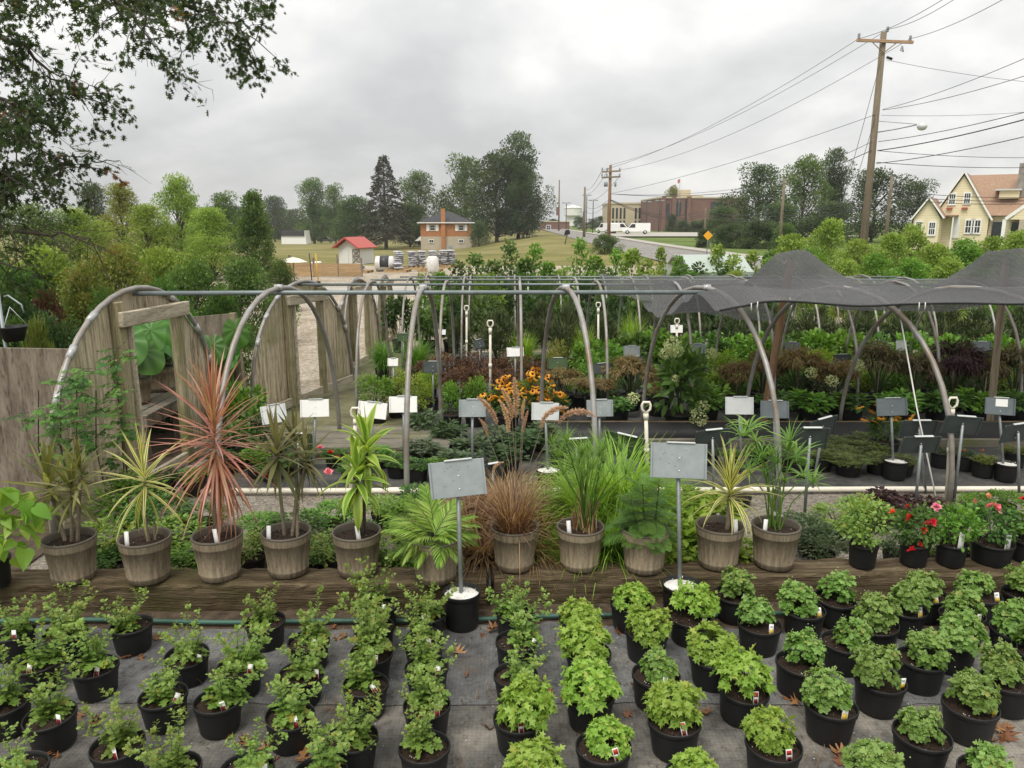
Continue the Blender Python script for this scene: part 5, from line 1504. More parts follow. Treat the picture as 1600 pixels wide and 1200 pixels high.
P1 = lambda dx, py: Vector((top.x + dx, YP - 0.2, zg + pz(py)))
P2 = lambda dx, py: Vector((top2.x + dx, Y2 - 0.15, zg2 + pz2(py)))
YN = 20
wire('power line from the left end of the big crossarm to the far pole', P1(-1.2, 62), P2(-0.7, 266), 0.7)
wire('power line from the top of the big pole to the far pole', P1(0.12, 47), P2(0.0, 258), 0.75)
wire('power line from the right end of the big crossarm to the far pole', P1(1.14, 62), P2(0.75, 266), 0.9)
wire('service line from halfway up the big pole to the far pole', P1(-0.1, 180), P2(0.2, 302), 0.3)
for lab, a, bqx, bqy in (('power line leaving the left end of the big crossarm, upper right', P1(-1.2, 62), 1480, -5), ('power line leaving the top of the big pole, upper right', P1(0.12, 47), 1497, -5), ('power line leaving the right end of the big crossarm, upper right', P1(1.14, 62), 1580, -8),
                         ('cable rising to the right edge above the twisted one', P1(0.2, 172), 1640, 74), ('twisted cable rising to the right edge', P1(0.2, 173), 1640, 106)):
    wire(lab, a, ony(bqx, bqy, 24), 0.15, 0.011)
for lab, py0, bqx, bqy, Y, rad in (('thin cable from the fuse to the right edge', 95, 1640, 131, 40, 0.009), ('faint cable at lamp height to the right edge', 181, 1640, 172, 40, 0.008), ('medium cable sloping up past the lamp', 222, 1640, 165, 26, 0.014), ('thick bundled cable sloping up past the lamp', 236, 1640, 176, 26, 0.022),
                                   ('cable crossing above the yellow house', 256, 1640, 204, 27, 0.016), ('level cable above the house chimney', 236, 1640, 246, 42, 0.013), ('level cable at the height of the house ridge', 254, 1640, 261, 42, 0.015)):
    wire(lab, P1(0.15, py0), ony(bqx, bqy, Y), 0.12, rad)
for lab, py0, q0, rad in (('bundled cable sloping down left from the big pole', 236, (1180, 297, 60), 0.02), ('thin cable sloping down left from the big pole', 222, (1180, 291, 60), 0.013)):
    wire(lab, P1(-0.15, py0), ony(*q0), 0.25, rad)
    wire(lab.replace('big pole', 'big pole, far stretch to the reddish pole'), ony(*q0), P2(0.1, 303), 0.3, rad)
s1 = SP[1][0]; s2 = SP[2][0]; s3 = SP[3][0]
for k, dz in enumerate((0.0, 0.35, 0.6)):
    nm = ('upper', 'middle', 'lower')[k]
    wire(f'{nm} cable from the short pole across the yellow house', (s1.x, s1.y - 0.2, s1.z - 1.1 - dz), ony(1650, 307 + 5 * k, 50), 0.25, 0.02)
    wire(f'{nm} cable between the short pole and the grey pole', (s1.x, s1.y - 0.2, s1.z - 1.1 - dz), (s2.x, s2.y - 0.2, s2.z - 2.6 - dz), 0.5, 0.02)
    wire(f'{nm} cable between the grey pole and the pole by the road sign', (s2.x, s2.y - 0.2, s2.z - 2.6 - dz), (s3.x, s3.y - 0.2, s3.z - 0.3 - dz), 0.5, 0.02)
    wire(f'{nm} cable from the road sign pole to the reddish pole', (s3.x, s3.y - 0.2, s3.z - 0.3 - dz), P2(0.1, 312 + k), 0.9, 0.02)
for k, (dx, py) in enumerate(((-0.7, 266), (0.0, 258), (0.7, 277), (0.1, 308), (0.1, 312))):
    wire(f'far cable running away along the road, {ordn[k]} from the top', P2(dx, py), SP[0][0] + Vector((0.3 * dx, 0, -0.2 - 0.9 * k)), 0.8, 0.02)
for lab, py0, q in (('slanting guy wire, left of the pair on the big pole', 96, (1296, 388)), ('slanting guy wire, right of the pair on the big pole', 186, (1306, 385))):
    e_ = ony(*q, YP); wire(lab, P1(-0.1, py0), (e_.x, YP, e_.z), 0.0, 0.012)
# road sign and mailbox
D_ = 58; x = xat(1103, D_, 0)
t = thing('road_sign', 'orange-yellow diamond road sign seen across the road', 'road sign', (x + 0.1, D_, g(x, D_)))
zc2 = ony(1103, 368, D_).z - g(x, D_)
b = MB(); b.box((0, 0, zc2), (0.5, 0.03, 0.5), rot=Matrix.Rotation(R(45), 3, 'Y')); b.obj('sign_plate', plain('sign_yellow', (0.75, 0.36, 0.02), 0.5, var=0.05), t, False)
b = MB(); b.tube([(0, 0.05, 0), (0, 0.05, zc2 + 0.3)], 0.03, 6); b.obj('post', m_post, t)
D_ = 92; x = xat(886, D_, 0)
t = thing('mailbox', 'black roadside mailbox on a leaning post at the field edge', 'mailbox', (x, D_, g(x, D_)))
b = MB(); b.tube([(-0.25, 0, 0), (0, 0, 1.1)], 0.07, 5); b.obj('post', m_bark, t)
b = MB(); prism(b, [(-0.35, 1.0), (0.35, 1.2), (0.3, 1.6), (0.1, 1.75), (-0.25, 1.55)], -0.25, 0.25); b.obj('box', m_black, t, False)
for px, py, lab in ((869, 362, 'left'), (855, 364, 'right')):
    pass

# ============================================================ TREES
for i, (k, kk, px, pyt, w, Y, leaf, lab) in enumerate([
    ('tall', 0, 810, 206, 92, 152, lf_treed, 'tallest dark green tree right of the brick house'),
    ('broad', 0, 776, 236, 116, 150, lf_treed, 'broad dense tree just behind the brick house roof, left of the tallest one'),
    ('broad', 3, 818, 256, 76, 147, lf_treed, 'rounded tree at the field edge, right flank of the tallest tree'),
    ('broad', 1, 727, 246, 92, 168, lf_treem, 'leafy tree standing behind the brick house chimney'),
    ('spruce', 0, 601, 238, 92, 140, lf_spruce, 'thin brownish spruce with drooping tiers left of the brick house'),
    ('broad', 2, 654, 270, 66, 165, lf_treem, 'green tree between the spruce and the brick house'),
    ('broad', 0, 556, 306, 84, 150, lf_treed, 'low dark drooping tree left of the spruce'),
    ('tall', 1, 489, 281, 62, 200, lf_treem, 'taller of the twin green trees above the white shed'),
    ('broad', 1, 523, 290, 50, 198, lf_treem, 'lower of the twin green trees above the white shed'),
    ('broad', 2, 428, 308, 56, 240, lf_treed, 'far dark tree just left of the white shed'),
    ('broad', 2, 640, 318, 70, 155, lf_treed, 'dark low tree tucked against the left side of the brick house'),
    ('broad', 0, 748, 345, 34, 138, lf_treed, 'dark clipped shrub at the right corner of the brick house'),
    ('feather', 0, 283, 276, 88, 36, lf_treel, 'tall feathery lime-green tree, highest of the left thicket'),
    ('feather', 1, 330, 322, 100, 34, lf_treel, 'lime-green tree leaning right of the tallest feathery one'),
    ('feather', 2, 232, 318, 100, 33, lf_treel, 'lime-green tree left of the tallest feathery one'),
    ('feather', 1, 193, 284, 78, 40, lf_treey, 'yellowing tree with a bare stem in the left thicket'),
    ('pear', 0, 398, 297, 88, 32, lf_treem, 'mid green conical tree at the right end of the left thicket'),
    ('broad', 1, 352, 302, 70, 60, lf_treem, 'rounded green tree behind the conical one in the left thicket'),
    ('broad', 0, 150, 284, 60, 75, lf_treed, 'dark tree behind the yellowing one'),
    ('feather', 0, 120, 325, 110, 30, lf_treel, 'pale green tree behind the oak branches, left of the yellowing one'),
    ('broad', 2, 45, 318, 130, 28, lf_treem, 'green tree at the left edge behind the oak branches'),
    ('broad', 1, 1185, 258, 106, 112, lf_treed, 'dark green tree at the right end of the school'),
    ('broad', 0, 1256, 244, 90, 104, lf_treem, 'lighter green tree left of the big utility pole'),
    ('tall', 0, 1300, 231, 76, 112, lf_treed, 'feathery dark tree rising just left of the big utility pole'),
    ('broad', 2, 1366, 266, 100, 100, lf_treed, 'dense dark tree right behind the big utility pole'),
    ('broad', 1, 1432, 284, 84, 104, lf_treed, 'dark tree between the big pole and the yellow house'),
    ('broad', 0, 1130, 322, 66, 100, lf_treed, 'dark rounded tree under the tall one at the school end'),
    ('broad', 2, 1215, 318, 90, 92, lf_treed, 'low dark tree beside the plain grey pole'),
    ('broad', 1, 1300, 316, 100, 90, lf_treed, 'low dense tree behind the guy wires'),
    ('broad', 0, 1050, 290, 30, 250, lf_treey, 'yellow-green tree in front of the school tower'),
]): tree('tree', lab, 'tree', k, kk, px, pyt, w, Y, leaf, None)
r = np.random.default_rng(77)
for i in range(16):
    px = 300 + 34 * i + r.normal() * 6
    if 640 < px < 860 and i % 2: continue
    tree('tree', f'far tree in the pale tree line on the horizon, {ordn[i] if i < 12 else ("thirteenth", "fourteenth", "fifteenth", "sixteenth")[i - 12]} from the left', 'tree', 'broad', i, px, 322 + 7 * r.random(), 62, 265 + 30 * r.random(), lf_treed, 'far tree line')
for i, px in enumerate((905, 925, 938, 865)):
    tree('tree', f'small far tree near the water tower, {ordn[i]} of four', 'tree', 'broad', i, px, 338 + 4 * (i % 2), 26, 255, lf_treed, 'trees near the water tower')
for i, (px, pyt, w, Y, leaf, lab) in enumerate([
    (945, 366, 48, 62, lf_treem, 'round green bush at the foot of the reddish pole'),
    (1050, 335, 24, 196, lf_treed, 'tall dark shrub against the school wall, left one'), (1068, 345, 26, 190, lf_treed, 'rounded shrub against the school wall, second from the left'),
    (1086, 345, 28, 188, lf_treed, 'rounded shrub against the school wall, third from the left'), (1103, 343, 34, 186, lf_treed, 'rounded shrub against the school wall, right one'),
    (1098, 358, 26, 80, lf_treed, 'small dark conifer beside the yellow road sign'), (1140, 350, 56, 78, lf_treed, 'wide dark shrub right of the road sign'), (1185, 345, 70, 76, lf_treed, 'wide dark shrub under the school-end trees'), (1225, 350, 46, 70, lf_treem, 'green shrub by the plain grey pole'),
]): tree('shrub', lab, 'shrub', 'bush', i, px, pyt, w, Y, leaf)
# thicket on the left beyond the plywood
for i, (px, pyt, w, Y, leaf, lab) in enumerate([
    (30, 415, 150, 9.5, lf_green, 'dark green bush at the far left above the plywood fence'),
    (80, 455, 80, 9.0, lf_red, 'reddish-leaved bush above the plywood fence'),
    (80, 392, 150, 14, lf_treel, 'lime-green bush behind the reddish one'),
    (185, 392, 150, 13, lf_olive, 'olive and yellow bush above the first plywood wall'),
    (140, 425, 120, 10.5, lf_olive, 'browning bush left of the first plywood arch'),
    (258, 392, 110, 15, lf_treel, 'light green bush above the arch of the first plywood wall'),
    (310, 410, 120, 13, lf_green, 'leafy green bush right of the first plywood arch'),
    (385, 405, 120, 16, lf_treem, 'green bush between the first and second plywood walls'),
    (440, 408, 60, 22, lf_treem, 'small green bush left of the tan board pen'),
    (255, 440, 140, 9.6, lf_green, 'green bush just behind the first plywood doorway'),
    (350, 455, 100, 10.5, lf_green, 'green bush behind the elephant ears right of the first arch'),
    (20, 465, 120, 8.2, lf_deep, 'dark bush behind the hanging basket at the left edge'),
    (180, 455, 90, 8.6, lf_green, 'green bush peeping over the plywood fence'),
    (-40, 380, 160, 12, lf_deep, 'shady bush at the left border of the picture'),
    (5, 500, 150, 7.6, lf_green, 'low leafy bush behind the plywood fence, left end'), (85, 495, 120, 7.4, lf_deep, 'low dark bush behind the plywood fence, right end'),
    (330, 500, 80, 8.8, lf_green, 'leafy bush filling the gap right of the first plywood wall'),
    (232, 545, 110, 7.75, lf_deep, 'dark bush seen through the first plywood doorway'),
]): tree('bush', lab, 'bush', 'bush', i, px, pyt, w, Y, leaf)
# nursery saplings standing in the far stock beds
r = np.random.default_rng(78)
def word(i):
    if i < 12: return ordn[i]
    if i < 20: return ['thirteenth', 'fourteenth', 'fifteenth', 'sixteenth', 'seventeenth', 'eighteenth', 'nineteenth', 'twentieth'][i - 12]
    return 'twenty-' + ordn[i - 20]
sap = [(715, 405, 34, 19), (742, 395, 38, 21), (770, 402, 36, 18.5), (795, 375, 34, 22), (818, 398, 40, 19), (838, 380, 34, 23), (858, 405, 36, 19), (905, 372, 30, 24), (930, 395, 38, 20), (962, 388, 30, 22), (985, 384, 40, 21), (1008, 402, 34, 19), (1032, 382, 22, 24), (1058, 398, 28, 22), (1090, 408, 34, 20), (1118, 378, 30, 23), (1145, 396, 34, 22), (1172, 388, 28, 24), (1200, 390, 36, 22), (1066, 414, 48, 20.5), (1128, 410, 44, 20.5), (1098, 424, 44, 20), (690, 420, 30, 17), (660, 425, 26, 17), (880, 415, 40, 18), (950, 418, 44, 17.5), (1020, 420, 44, 17.5), (1075, 420, 40, 18), (770, 425, 44, 17), (830, 425, 44, 17)]
for i, (px, pyt, w, Y) in enumerate(sorted(sap)):
    lf_ = [lf_treem, lf_bright, lf_treel, lf_green][int(r.integers(4))]
    tree('sapling', f'slender leafy nursery sapling beyond the hoops, {word(i)} counting from the left', 'sapling', 'young', i, px, pyt, w * 1.25, Y, lf_, 'saplings beyond the hoops')
for i, (px, pyt, w, Y, lf_) in enumerate([(1236, 362, 90, 22, lf_treel), (1290, 340, 84, 24, lf_treel), (1262, 385, 90, 19, lf_bright), (1338, 370, 90, 21, lf_treel), (1388, 362, 90, 23, lf_treel), (1420, 350, 80, 24, lf_treel), (1366, 392, 90, 18, lf_bright), (1455, 378, 90, 20, lf_treel), (1500, 372, 90, 22, lf_bright), (1545, 366, 90, 23, lf_treel), (1590, 358, 90, 22, lf_treel), (1480, 400, 90, 17.5, lf_treel), (1570, 392, 90, 18, lf_bright), (1320, 402, 80, 17, lf_treel), (1420, 402, 90, 17, lf_bright), (1620, 385, 90, 18, lf_treel), (1205, 400, 70, 19, lf_bright)]):
    tree('locust_sapling', f'feathery light green nursery tree behind the shade cloth, {["first","second","third","fourth","fifth","sixth","seventh","eighth","ninth","tenth","eleventh","twelfth","thirteenth","fourteenth","fifteenth","sixteenth","seventeenth"][i]} planted', 'nursery tree', 'locust', i, px, pyt, w, Y, lf_, 'light green nursery trees')

row_ = [(690, 428, 50, 18.5), (722, 436, 54, 17.8), (752, 430, 54, 18.6), (786, 436, 54, 17.8), (815, 428, 54, 18.6), (850, 436, 54, 17.8), (880, 430, 54, 18.6), (915, 436, 54, 17.8), (945, 430, 54, 18.6), (980, 436, 54, 17.8), (1012, 430, 54, 18.6), (1045, 434, 54, 17.8), (1078, 430, 54, 18.6), (1110, 432, 54, 17.8), (1145, 425, 60, 18.6), (1180, 428, 60, 18)]
for i, (px, pyt, w, Y) in enumerate(row_):
    tree('stock_shrub', f'bushy stock shrub in the hedge-like row beyond the hoops, {word(i)} from the left', 'shrub', 'bush', i, px, pyt, w * 1.15, Y, [lf_green, lf_treem, lf_treel, lf_deep][i % 4], 'stock shrubs beyond the hoops')
# ---- the pin oak whose limbs hang in from the upper left
r = np.random.default_rng(55)
t = thing('oak_tree', 'pin oak reaching in from the upper left with drooping star-leaved branches', 'tree', (-9.2, 8.0, g(-9, 8)))
org = Vector(t.location)
def limb(pix, r0, r1, jit=0.05):
    pts = [Vector(ony(px, py, Y)) - org for px, py, Y in pix]
    out_ = []
    for i in range(len(pts) - 1):
        for q in (0, 0.33, 0.66):
            out_.append(pts[i].lerp(pts[i + 1], q) + Vector(r.normal(size=3) * jit * 0.5))
    out_.append(pts[-1])
    return out_, [r0 + (r1 - r0) * i / (len(out_) - 1) for i in range(len(out_))]
b = MB(); b.tube([(0, 0, -0.1), (0, 0, 1.2), (0.05, 0.05, 3), (0.1, 0.0, 5), (0.05, 0, 7.5)], [0.34, 0.27, 0.24, 0.19, 0.1], 12); b.obj('trunk', m_bark, t)
LIMBS = [  # pixel path with distance, leafiness
    ([(-330, 60, 8.2), (-120, -80, 8.4), (60, -60, 8.6), (180, -30, 8.8), (280, 5, 9.0), (345, 25, 9.1), (400, 62, 9.2)], 0.05, 0.006, 1.0),
    ([(-300, 80, 8.0), (-60, -40, 7.8), (100, -30, 7.6), (200, 10, 7.6), (225, 50, 7.6)], 0.04, 0.006, 0.9),
    ([(60, -70, 8.4), (200, -50, 8.6), (300, -30, 8.8), (355, -10, 8.9)], 0.03, 0.005, 0.8),
    ([(-280, 160, 8.0), (-80, 50, 8.1), (20, 60, 8.2), (70, 110, 8.3), (118, 150, 8.4)], 0.04, 0.005, 1.0),
    ([(-280, 200, 8.0), (-80, 140, 7.6), (0, 150, 7.5), (40, 185, 7.5)], 0.03, 0.005, 1.0),
    ([(-280, 240, 8.0), (-60, 180, 8.4), (20, 200, 8.5), (60, 230, 8.6), (100, 262, 8.6)], 0.035, 0.005, 1.0),
    ([(-280, 260, 8.0), (-90, 240, 7.8), (-10, 262, 7.7), (40, 290, 7.7)], 0.03, 0.005, 0.9),
    ([(-280, 300, 8.0), (-60, 340, 8.0), (20, 357, 8.0), (100, 360, 8.0), (140, 372, 8.0)], 0.035, 0.006, 0.0),
    ([(-280, 320, 8.0), (-100, 380, 7.6), (-20, 400, 7.5), (30, 420, 7.5)], 0.03, 0.005, 0.5),
]
lv = MB(); dd = MB()
for pix, r0, r1, dens in LIMBS:
    pts, rad = limb(pix, r0, r1)
    lb = MB(); lb.tube(pts, rad, 6, cap=False)
    n = len(pts)
    for i in range(int(n * 0.25), n):
        for _ in range(4 if dens else 4):
            p = pts[i]
            d = Vector((r.normal() * 0.8 + 0.25, r.normal() * 0.7, -0.55 + r.normal() * 0.6)).normalized()
            ln = (0.22 + 0.38 * r.random()) * (1.0 if dens else 0.8)
            q = [p, p + d * ln * 0.5 + Vector((0, 0, 0.02)), p + d * ln + Vector((0, 0, -0.03))]
            lb.tube(q, [0.006, 0.004, 0.0015], 4, cap=False)
            for k in range(2):
                d2 = (d + Vector(r.normal(size=3) * 0.7)).normalized()
                s0 = q[1].lerp(q[2], r.random())
                e0 = s0 + d2 * ln * 0.5
                lb.tube([s0, e0], [0.003, 0.001], 3, cap=False)
                if dens:
                    m = int(15 * dens)
                    u = r.random((m, 1))
                    P = np.array(s0)[None] * (1 - u) + np.array(e0)[None] * u + r.normal(size=(m, 3)) * 0.035
                    D = rsphere(m, r) + np.array(d2) * 0.7 + np.array([0, 0, -0.5])
                    tgt = dd if r.random() < 0.02 else lv
                    tgt.scatter(T_OAK, P, frames(D, rsphere(m, r) + [0, 0, 0.8]), 0.08 * (0.6 + 0.6 * r.random(m)), r.random(m))
    lb.obj('limb', m_bark if r0 > 0.03 else m_twig, t)
for pix in ([(205, 62, 8.9), (285, 55, 9), (278, 95, 9), (292, 120, 9), (332, 140, 9)], [(95, 245, 8.6), (140, 243, 8.6), (180, 258, 8.6), (212, 268, 8.6)], [(300, 70, 9), (283, 92, 9.0)], [(150, 255, 8.6), (175, 250, 8.6), (205, 262, 8.6)], [(110, 240, 8.6), (125, 258, 8.6), (148, 268, 8.6)], [(135, 138, 8.4), (150, 134, 8.4), (163, 124, 8.4)]):
    pts, rad = limb(pix, 0.007, 0.002, 0.03)
    lb = MB(); lb.tube(pts, rad, 4, cap=False)
    for i in range(2, len(pts), 2):
        e0 = Vector(pts[i]) + Vector(r.normal(size=3) * 0.1)
        lb.tube([pts[i], e0], [0.003, 0.001], 3, cap=False)
    lb.obj('twig', m_twig, t)
lv.obj('foliage', lf_oak, t, kind='stuff')
dd.obj('dead_leaves', lf_dead, t, kind='stuff')

# ============================================================ STOCK PLANTS UNDER THE HOOPS
r = np.random.default_rng(101)
def V(n, f): return [f() for _ in range(n)]
ST = [None, m_stem]
PL = {
    'leafy': V(3, lambda: bush_mesh(r, T_OVAL, 0.13, 700, [lf_green, m_stem], clumps=20, cr=0.4)),
    'fine': V(3, lambda: bush_mesh(r, T_ELL, 0.10, 1100, [lf_green, m_stem], clumps=26, cr=0.36)),
    'large': V(3, lambda: bush_mesh(r, T_ELL, 0.23, 300, [lf_green, m_stem], clumps=18, cr=0.4)),
    'needle': V(3, lambda: bush_mesh(r, T_NARROW, 0.15, 1900, [lf_yew, m_stem], clumps=40, cr=0.26, up=1.4)),
    'spread': V(2, lambda: bush_mesh(r, T_NARROW, 0.14, 1500, [lf_yew, m_stem], rad=(0.5, 0.5, 0.42), clumps=40, cr=0.25, up=0.5)),
    'maple': V(3, lambda: bush_mesh(r, T_NARROW, 0.13, 2000, [lf_maple, m_stem], rad=(0.52, 0.52, 0.3), cz=0.72, clumps=26, cr=0.26, up=-0.9, stems=14, low=-0.3)),
    'spike': V(3, lambda: grass_mesh(r, 900, 1.12, R(27), R(95), 0.022, lf_bright, 0.16)),
}
ALLPOTS = {}
m_ribbon = plain('pink_ribbon', (0.6, 0.16, 0.16), 0.6, var=0.1)
def potted(name, label, cat, kind, px, pyt, w, Y, mat, pr=0.13, ph=0.2, group=None, potmat=None, lift=0.0, stake=False):
    zg_ = g(0, Y) + 0.016 + lift
    x = xat(px, Y, zg_ + 0.3)
    ztop = ony(px, pyt, Y).z
    t = thing(name, label, cat, (x, Y, zg_), r.random() * 6, group)
    if pr:
        key = (round(pr, 3), round(ph, 3))
        if key not in ALLPOTS: ALLPOTS[key] = (pot_mesh(pr, pr * 0.82, ph, 20), soil_mesh(pr * 0.93, ph * 0.88, r, 16))
        put('pot', ALLPOTS[key][0], t); put('potting_soil', ALLPOTS[key][1], t)
    z0 = ph * 0.75 if pr else 0.0
    dep = Y * 0.977 + (CH - zg_ - 0.3) * 0.21
    W_ = w * dep / F * 0.86
    if stake:
        b = MB(); hz = ztop - zg_; b.tube([(0, 0, ph * 0.8), (0.01, 0.0, hz * 0.6), (0, 0, hz * 0.85)], [0.014, 0.011, 0.006], 6, cap=False); b.obj('trunk', m_cane, t)
        b = MB(); b.tube([(0.03, 0.02, ph * 0.8), (0.03, 0.02, hz * 0.75)], 0.007, 5); b.obj('stake', m_head, t)
        if r.random() < 0.4:
            b = MB(); b.add([(0.05, -0.06, hz * 0.45), (0.02, -0.06, hz * 0.44), (0.0, -0.09, hz * 0.27), (0.03, -0.09, hz * 0.26)], [(0, 1, 2, 3)]); b.obj('ribbon', m_ribbon, t)
    k = PL[kind]
    o = put('foliage', k[int(r.integers(len(k)))], t, (0, 0, z0), scale=(W_, W_, max(0.08, (ztop - zg_ - z0) * 0.94)), kind=None)
    o.material_slots[0].link = 'OBJECT'; o.material_slots[0].material = mat
    return t
def nm(i): return ordn[i] if i < 12 else ['thirteenth', 'fourteenth', 'fifteenth', 'sixteenth', 'seventeenth', 'eighteenth', 'nineteenth', 'twentieth'][i - 12]
def row(name, cat, kind, mat, desc, group, items, **k):
    for i, (px, pyt, w, Y) in enumerate(items):
        lab = f'{desc}, {nm(i)} from the left' if len(items) > 1 else desc
        m_ = mat[i % len(mat)] if isinstance(mat, list) else mat
        potted(name, lab, cat, kind, px, pyt, w, Y, m_, group=group if len(items) > 1 else None, **k)
row('columnar_conifer', 'conifer', 'needle', lf_yew, 'upright grey-green conifer in a pot under the rear hoops', 'upright conifers under the rear hoops',
    [(718, 490, 44, 12.1), (778, 488, 74, 11.9), (848, 475, 66, 12.4), (885, 482, 60, 11.9), (942, 485, 46, 12.2), (1010, 472, 60, 13.0), (1075, 470, 66, 13.0), (1150, 478, 70, 12.6), (1215, 480, 60, 12.6), (1270, 478, 74, 12.4), (1340, 478, 74, 12.6), (1410, 482, 76, 12.4), (1470, 480, 70, 12.6), (1530, 482, 76, 12.4), (1590, 480, 76, 12.6)], pr=0.16, ph=0.24)
row('leafy_shrub', 'shrub', 'leafy', [lf_deep, lf_green, lf_deep, lf_treem], 'dark leafy shrub in the rearmost pot row', 'dark shrubs at the rear',
    [(625, 462, 56, 15), (668, 455, 64, 14.8), (705, 462, 56, 15), (760, 452, 60, 15.5), (830, 450, 60, 15.5), (890, 452, 60, 15.5), (960, 455, 60, 15), (1040, 452, 70, 15), (925, 462, 60, 14.8), (1000, 458, 60, 15.5), (1090, 455, 66, 15), (1140, 458, 66, 15), (1190, 460, 66, 15)], pr=0.17, ph=0.25)
row('ornamental_grass', 'grass', 'spike', lf_bright, 'green tufted grass beside the farthest plywood walls', 'tufted grasses at the rear left', [(598, 522, 40, 11.4), (652, 520, 52, 10.9)], pr=0.13, ph=0.17)
row('ornamental_grass', 'grass', 'spike', lf_limeg, 'lime ornamental grass between the upright conifers', 'lime grasses between the conifers', [(818, 508, 44, 11.6), (912, 500, 42, 11.6), (985, 480, 46, 12.0)], pr=0.13, ph=0.17)
row('barberry', 'shrub', 'fine', lf_red, 'low dark red barberry in the second row', 'dark red barberries', [(668, 556, 50, 9.7), (702, 550, 60, 9.5), (742, 552, 60, 9.7), (782, 550, 58, 9.5), (825, 556, 54, 9.7), (720, 570, 60, 9.0), (765, 572, 60, 9.0), (806, 574, 50, 9.1), (848, 562, 48, 9.4)], pr=0.13, ph=0.17)
row('gold_shrub', 'shrub', 'fine', lf_treey, 'golden yellow shrub between hoop legs', 'golden shrubs', [(868, 528, 40, 10.4), (860, 548, 34, 10.0)], pr=0.13, ph=0.17)
row('green_shrub', 'shrub', 'leafy', [lf_bright, lf_bright, lf_green], 'bright green leafy shrub in the rear rows', 'bright green shrubs in the rear rows',
    [(912, 532, 56, 10.2), (945, 524, 60, 10.5), (985, 518, 62, 10.7), (1022, 512, 62, 10.9), (1062, 516, 60, 10.7), (1105, 512, 62, 10.9), (1142, 516, 62, 10.7), (1185, 520, 64, 10.5), (1228, 512, 64, 10.7), (1275, 515, 66, 10.5), (1322, 516, 66, 10.6), (1370, 514, 66, 10.6), (1418, 518, 66, 10.6), (1465, 516, 66, 10.6), (1510, 520, 66, 10.6), (1556, 522, 66, 10.4), (1598, 520, 66, 10.4)], pr=0.14, ph=0.18)
row('green_shrub', 'shrub', 'fine', [lf_bright, lf_green, lf_yel], 'leafy green shrub in the middle row beneath the cloth', 'middle row green shrubs',
    [(930, 548, 52, 9.6), (1080, 552, 60, 9.5), (1130, 545, 60, 9.6), (1178, 548, 56, 9.5), (1225, 552, 60, 9.4), (1280, 542, 66, 9.5), (1345, 548, 64, 9.5), (1400, 550, 60, 9.4), (1450, 545, 64, 9.5), (1515, 552, 64, 9.4), (1570, 548, 64, 9.5)], pr=0.14, ph=0.18)
row('spirea', 'shrub', 'fine', [lf_bright, lf_yel, lf_yel, lf_bright], 'light green spirea with yellow tips behind the white signs', 'light green spireas', [(588, 582, 56, 8.2), (620, 578, 60, 8.5), (655, 588, 50, 8.1), (705, 592, 38, 7.9), (742, 586, 44, 8.0), (670, 576, 40, 8.8)], pr=0.12, ph=0.16)
row('japanese_maple', 'maple', 'maple', lf_maple, 'bronze laceleaf maple on a short stem in the maple row', 'bronze laceleaf maples', [(880, 574, 62, 8.6), (932, 590, 74, 8.3), (985, 556, 84, 8.5), (1030, 596, 52, 8.2), (1150, 566, 66, 8.4), (1192, 548, 70, 8.7), (1246, 540, 84, 8.5), (1304, 562, 80, 8.3)], pr=0.14, ph=0.18, lift=0.08, stake=True)
row('japanese_maple', 'maple', 'maple', [lf_bmap, lf_bmap, lf_purp], 'dark purplish-brown laceleaf maple on a short stem in the maple row', 'dark laceleaf maples', [(1372, 534, 92, 8.5), (1432, 552, 70, 8.4), (1490, 532, 96, 8.5), (1540, 556, 60, 8.3), (1588, 536, 84, 8.5)], pr=0.14, ph=0.18, lift=0.08, stake=True)
row('green_shrub', 'shrub', 'large', [lf_green, lf_bright], 'dark leafy hydrangea with pots beneath the maples', 'hydrangeas beneath the maples', [(965, 622, 50, 8.0), (1105, 600, 60, 8.0), (1215, 612, 60, 8.0), (1268, 610, 66, 7.9), (1330, 615, 60, 7.9), (1405, 610, 66, 7.9), (1470, 612, 60, 7.9), (1530, 608, 66, 7.9), (1590, 612, 60, 7.9)], pr=0.14, ph=0.18, lift=0.05)
row('shade_perennial', 'perennial', 'large', [lf_grey, lf_deep, lf_grey], 'dark lobed-leaf perennial below the grey signs', 'dark lobed-leaf perennials', [(660, 690, 60, 6.4), (700, 660, 56, 7.0), (735, 685, 60, 6.3), (775, 668, 64, 6.7), (815, 672, 60, 6.6), (850, 662, 60, 6.9), (715, 705, 60, 6.0), (790, 700, 64, 6.0), (660, 640, 46, 7.3), (880, 690, 50, 6.3)], pr=0.12, ph=0.15)
row('spreading_juniper', 'juniper', 'spread', lf_junip, 'low mounded juniper between the sign posts right of the umbrella papyrus', 'mounded junipers', [(1298, 688, 60, 6.75), (1348, 684, 66, 6.85), (1312, 702, 66, 6.4), (1360, 702, 66, 6.5), (1330, 715, 70, 6.05), (1378, 716, 66, 6.1), (1412, 722, 56, 6.05), (1285, 718, 46, 6.2)], pr=0.11, ph=0.12)
row('leafy_plant', 'plant', 'leafy', [lf_green, lf_bright, lf_grey], 'leafy green plant right of the first plywood wall', 'leafy plants by the first plywood wall', [(352, 600, 60, 7.0), (385, 590, 64, 6.8), (410, 640, 60, 6.5), (372, 660, 64, 6.3), (400, 700, 56, 6.0), (345, 720, 50, 6.1), (425, 690, 44, 6.2), (300, 740, 60, 5.6), (250, 730, 50, 5.5)], pr=0.1, ph=0.14)
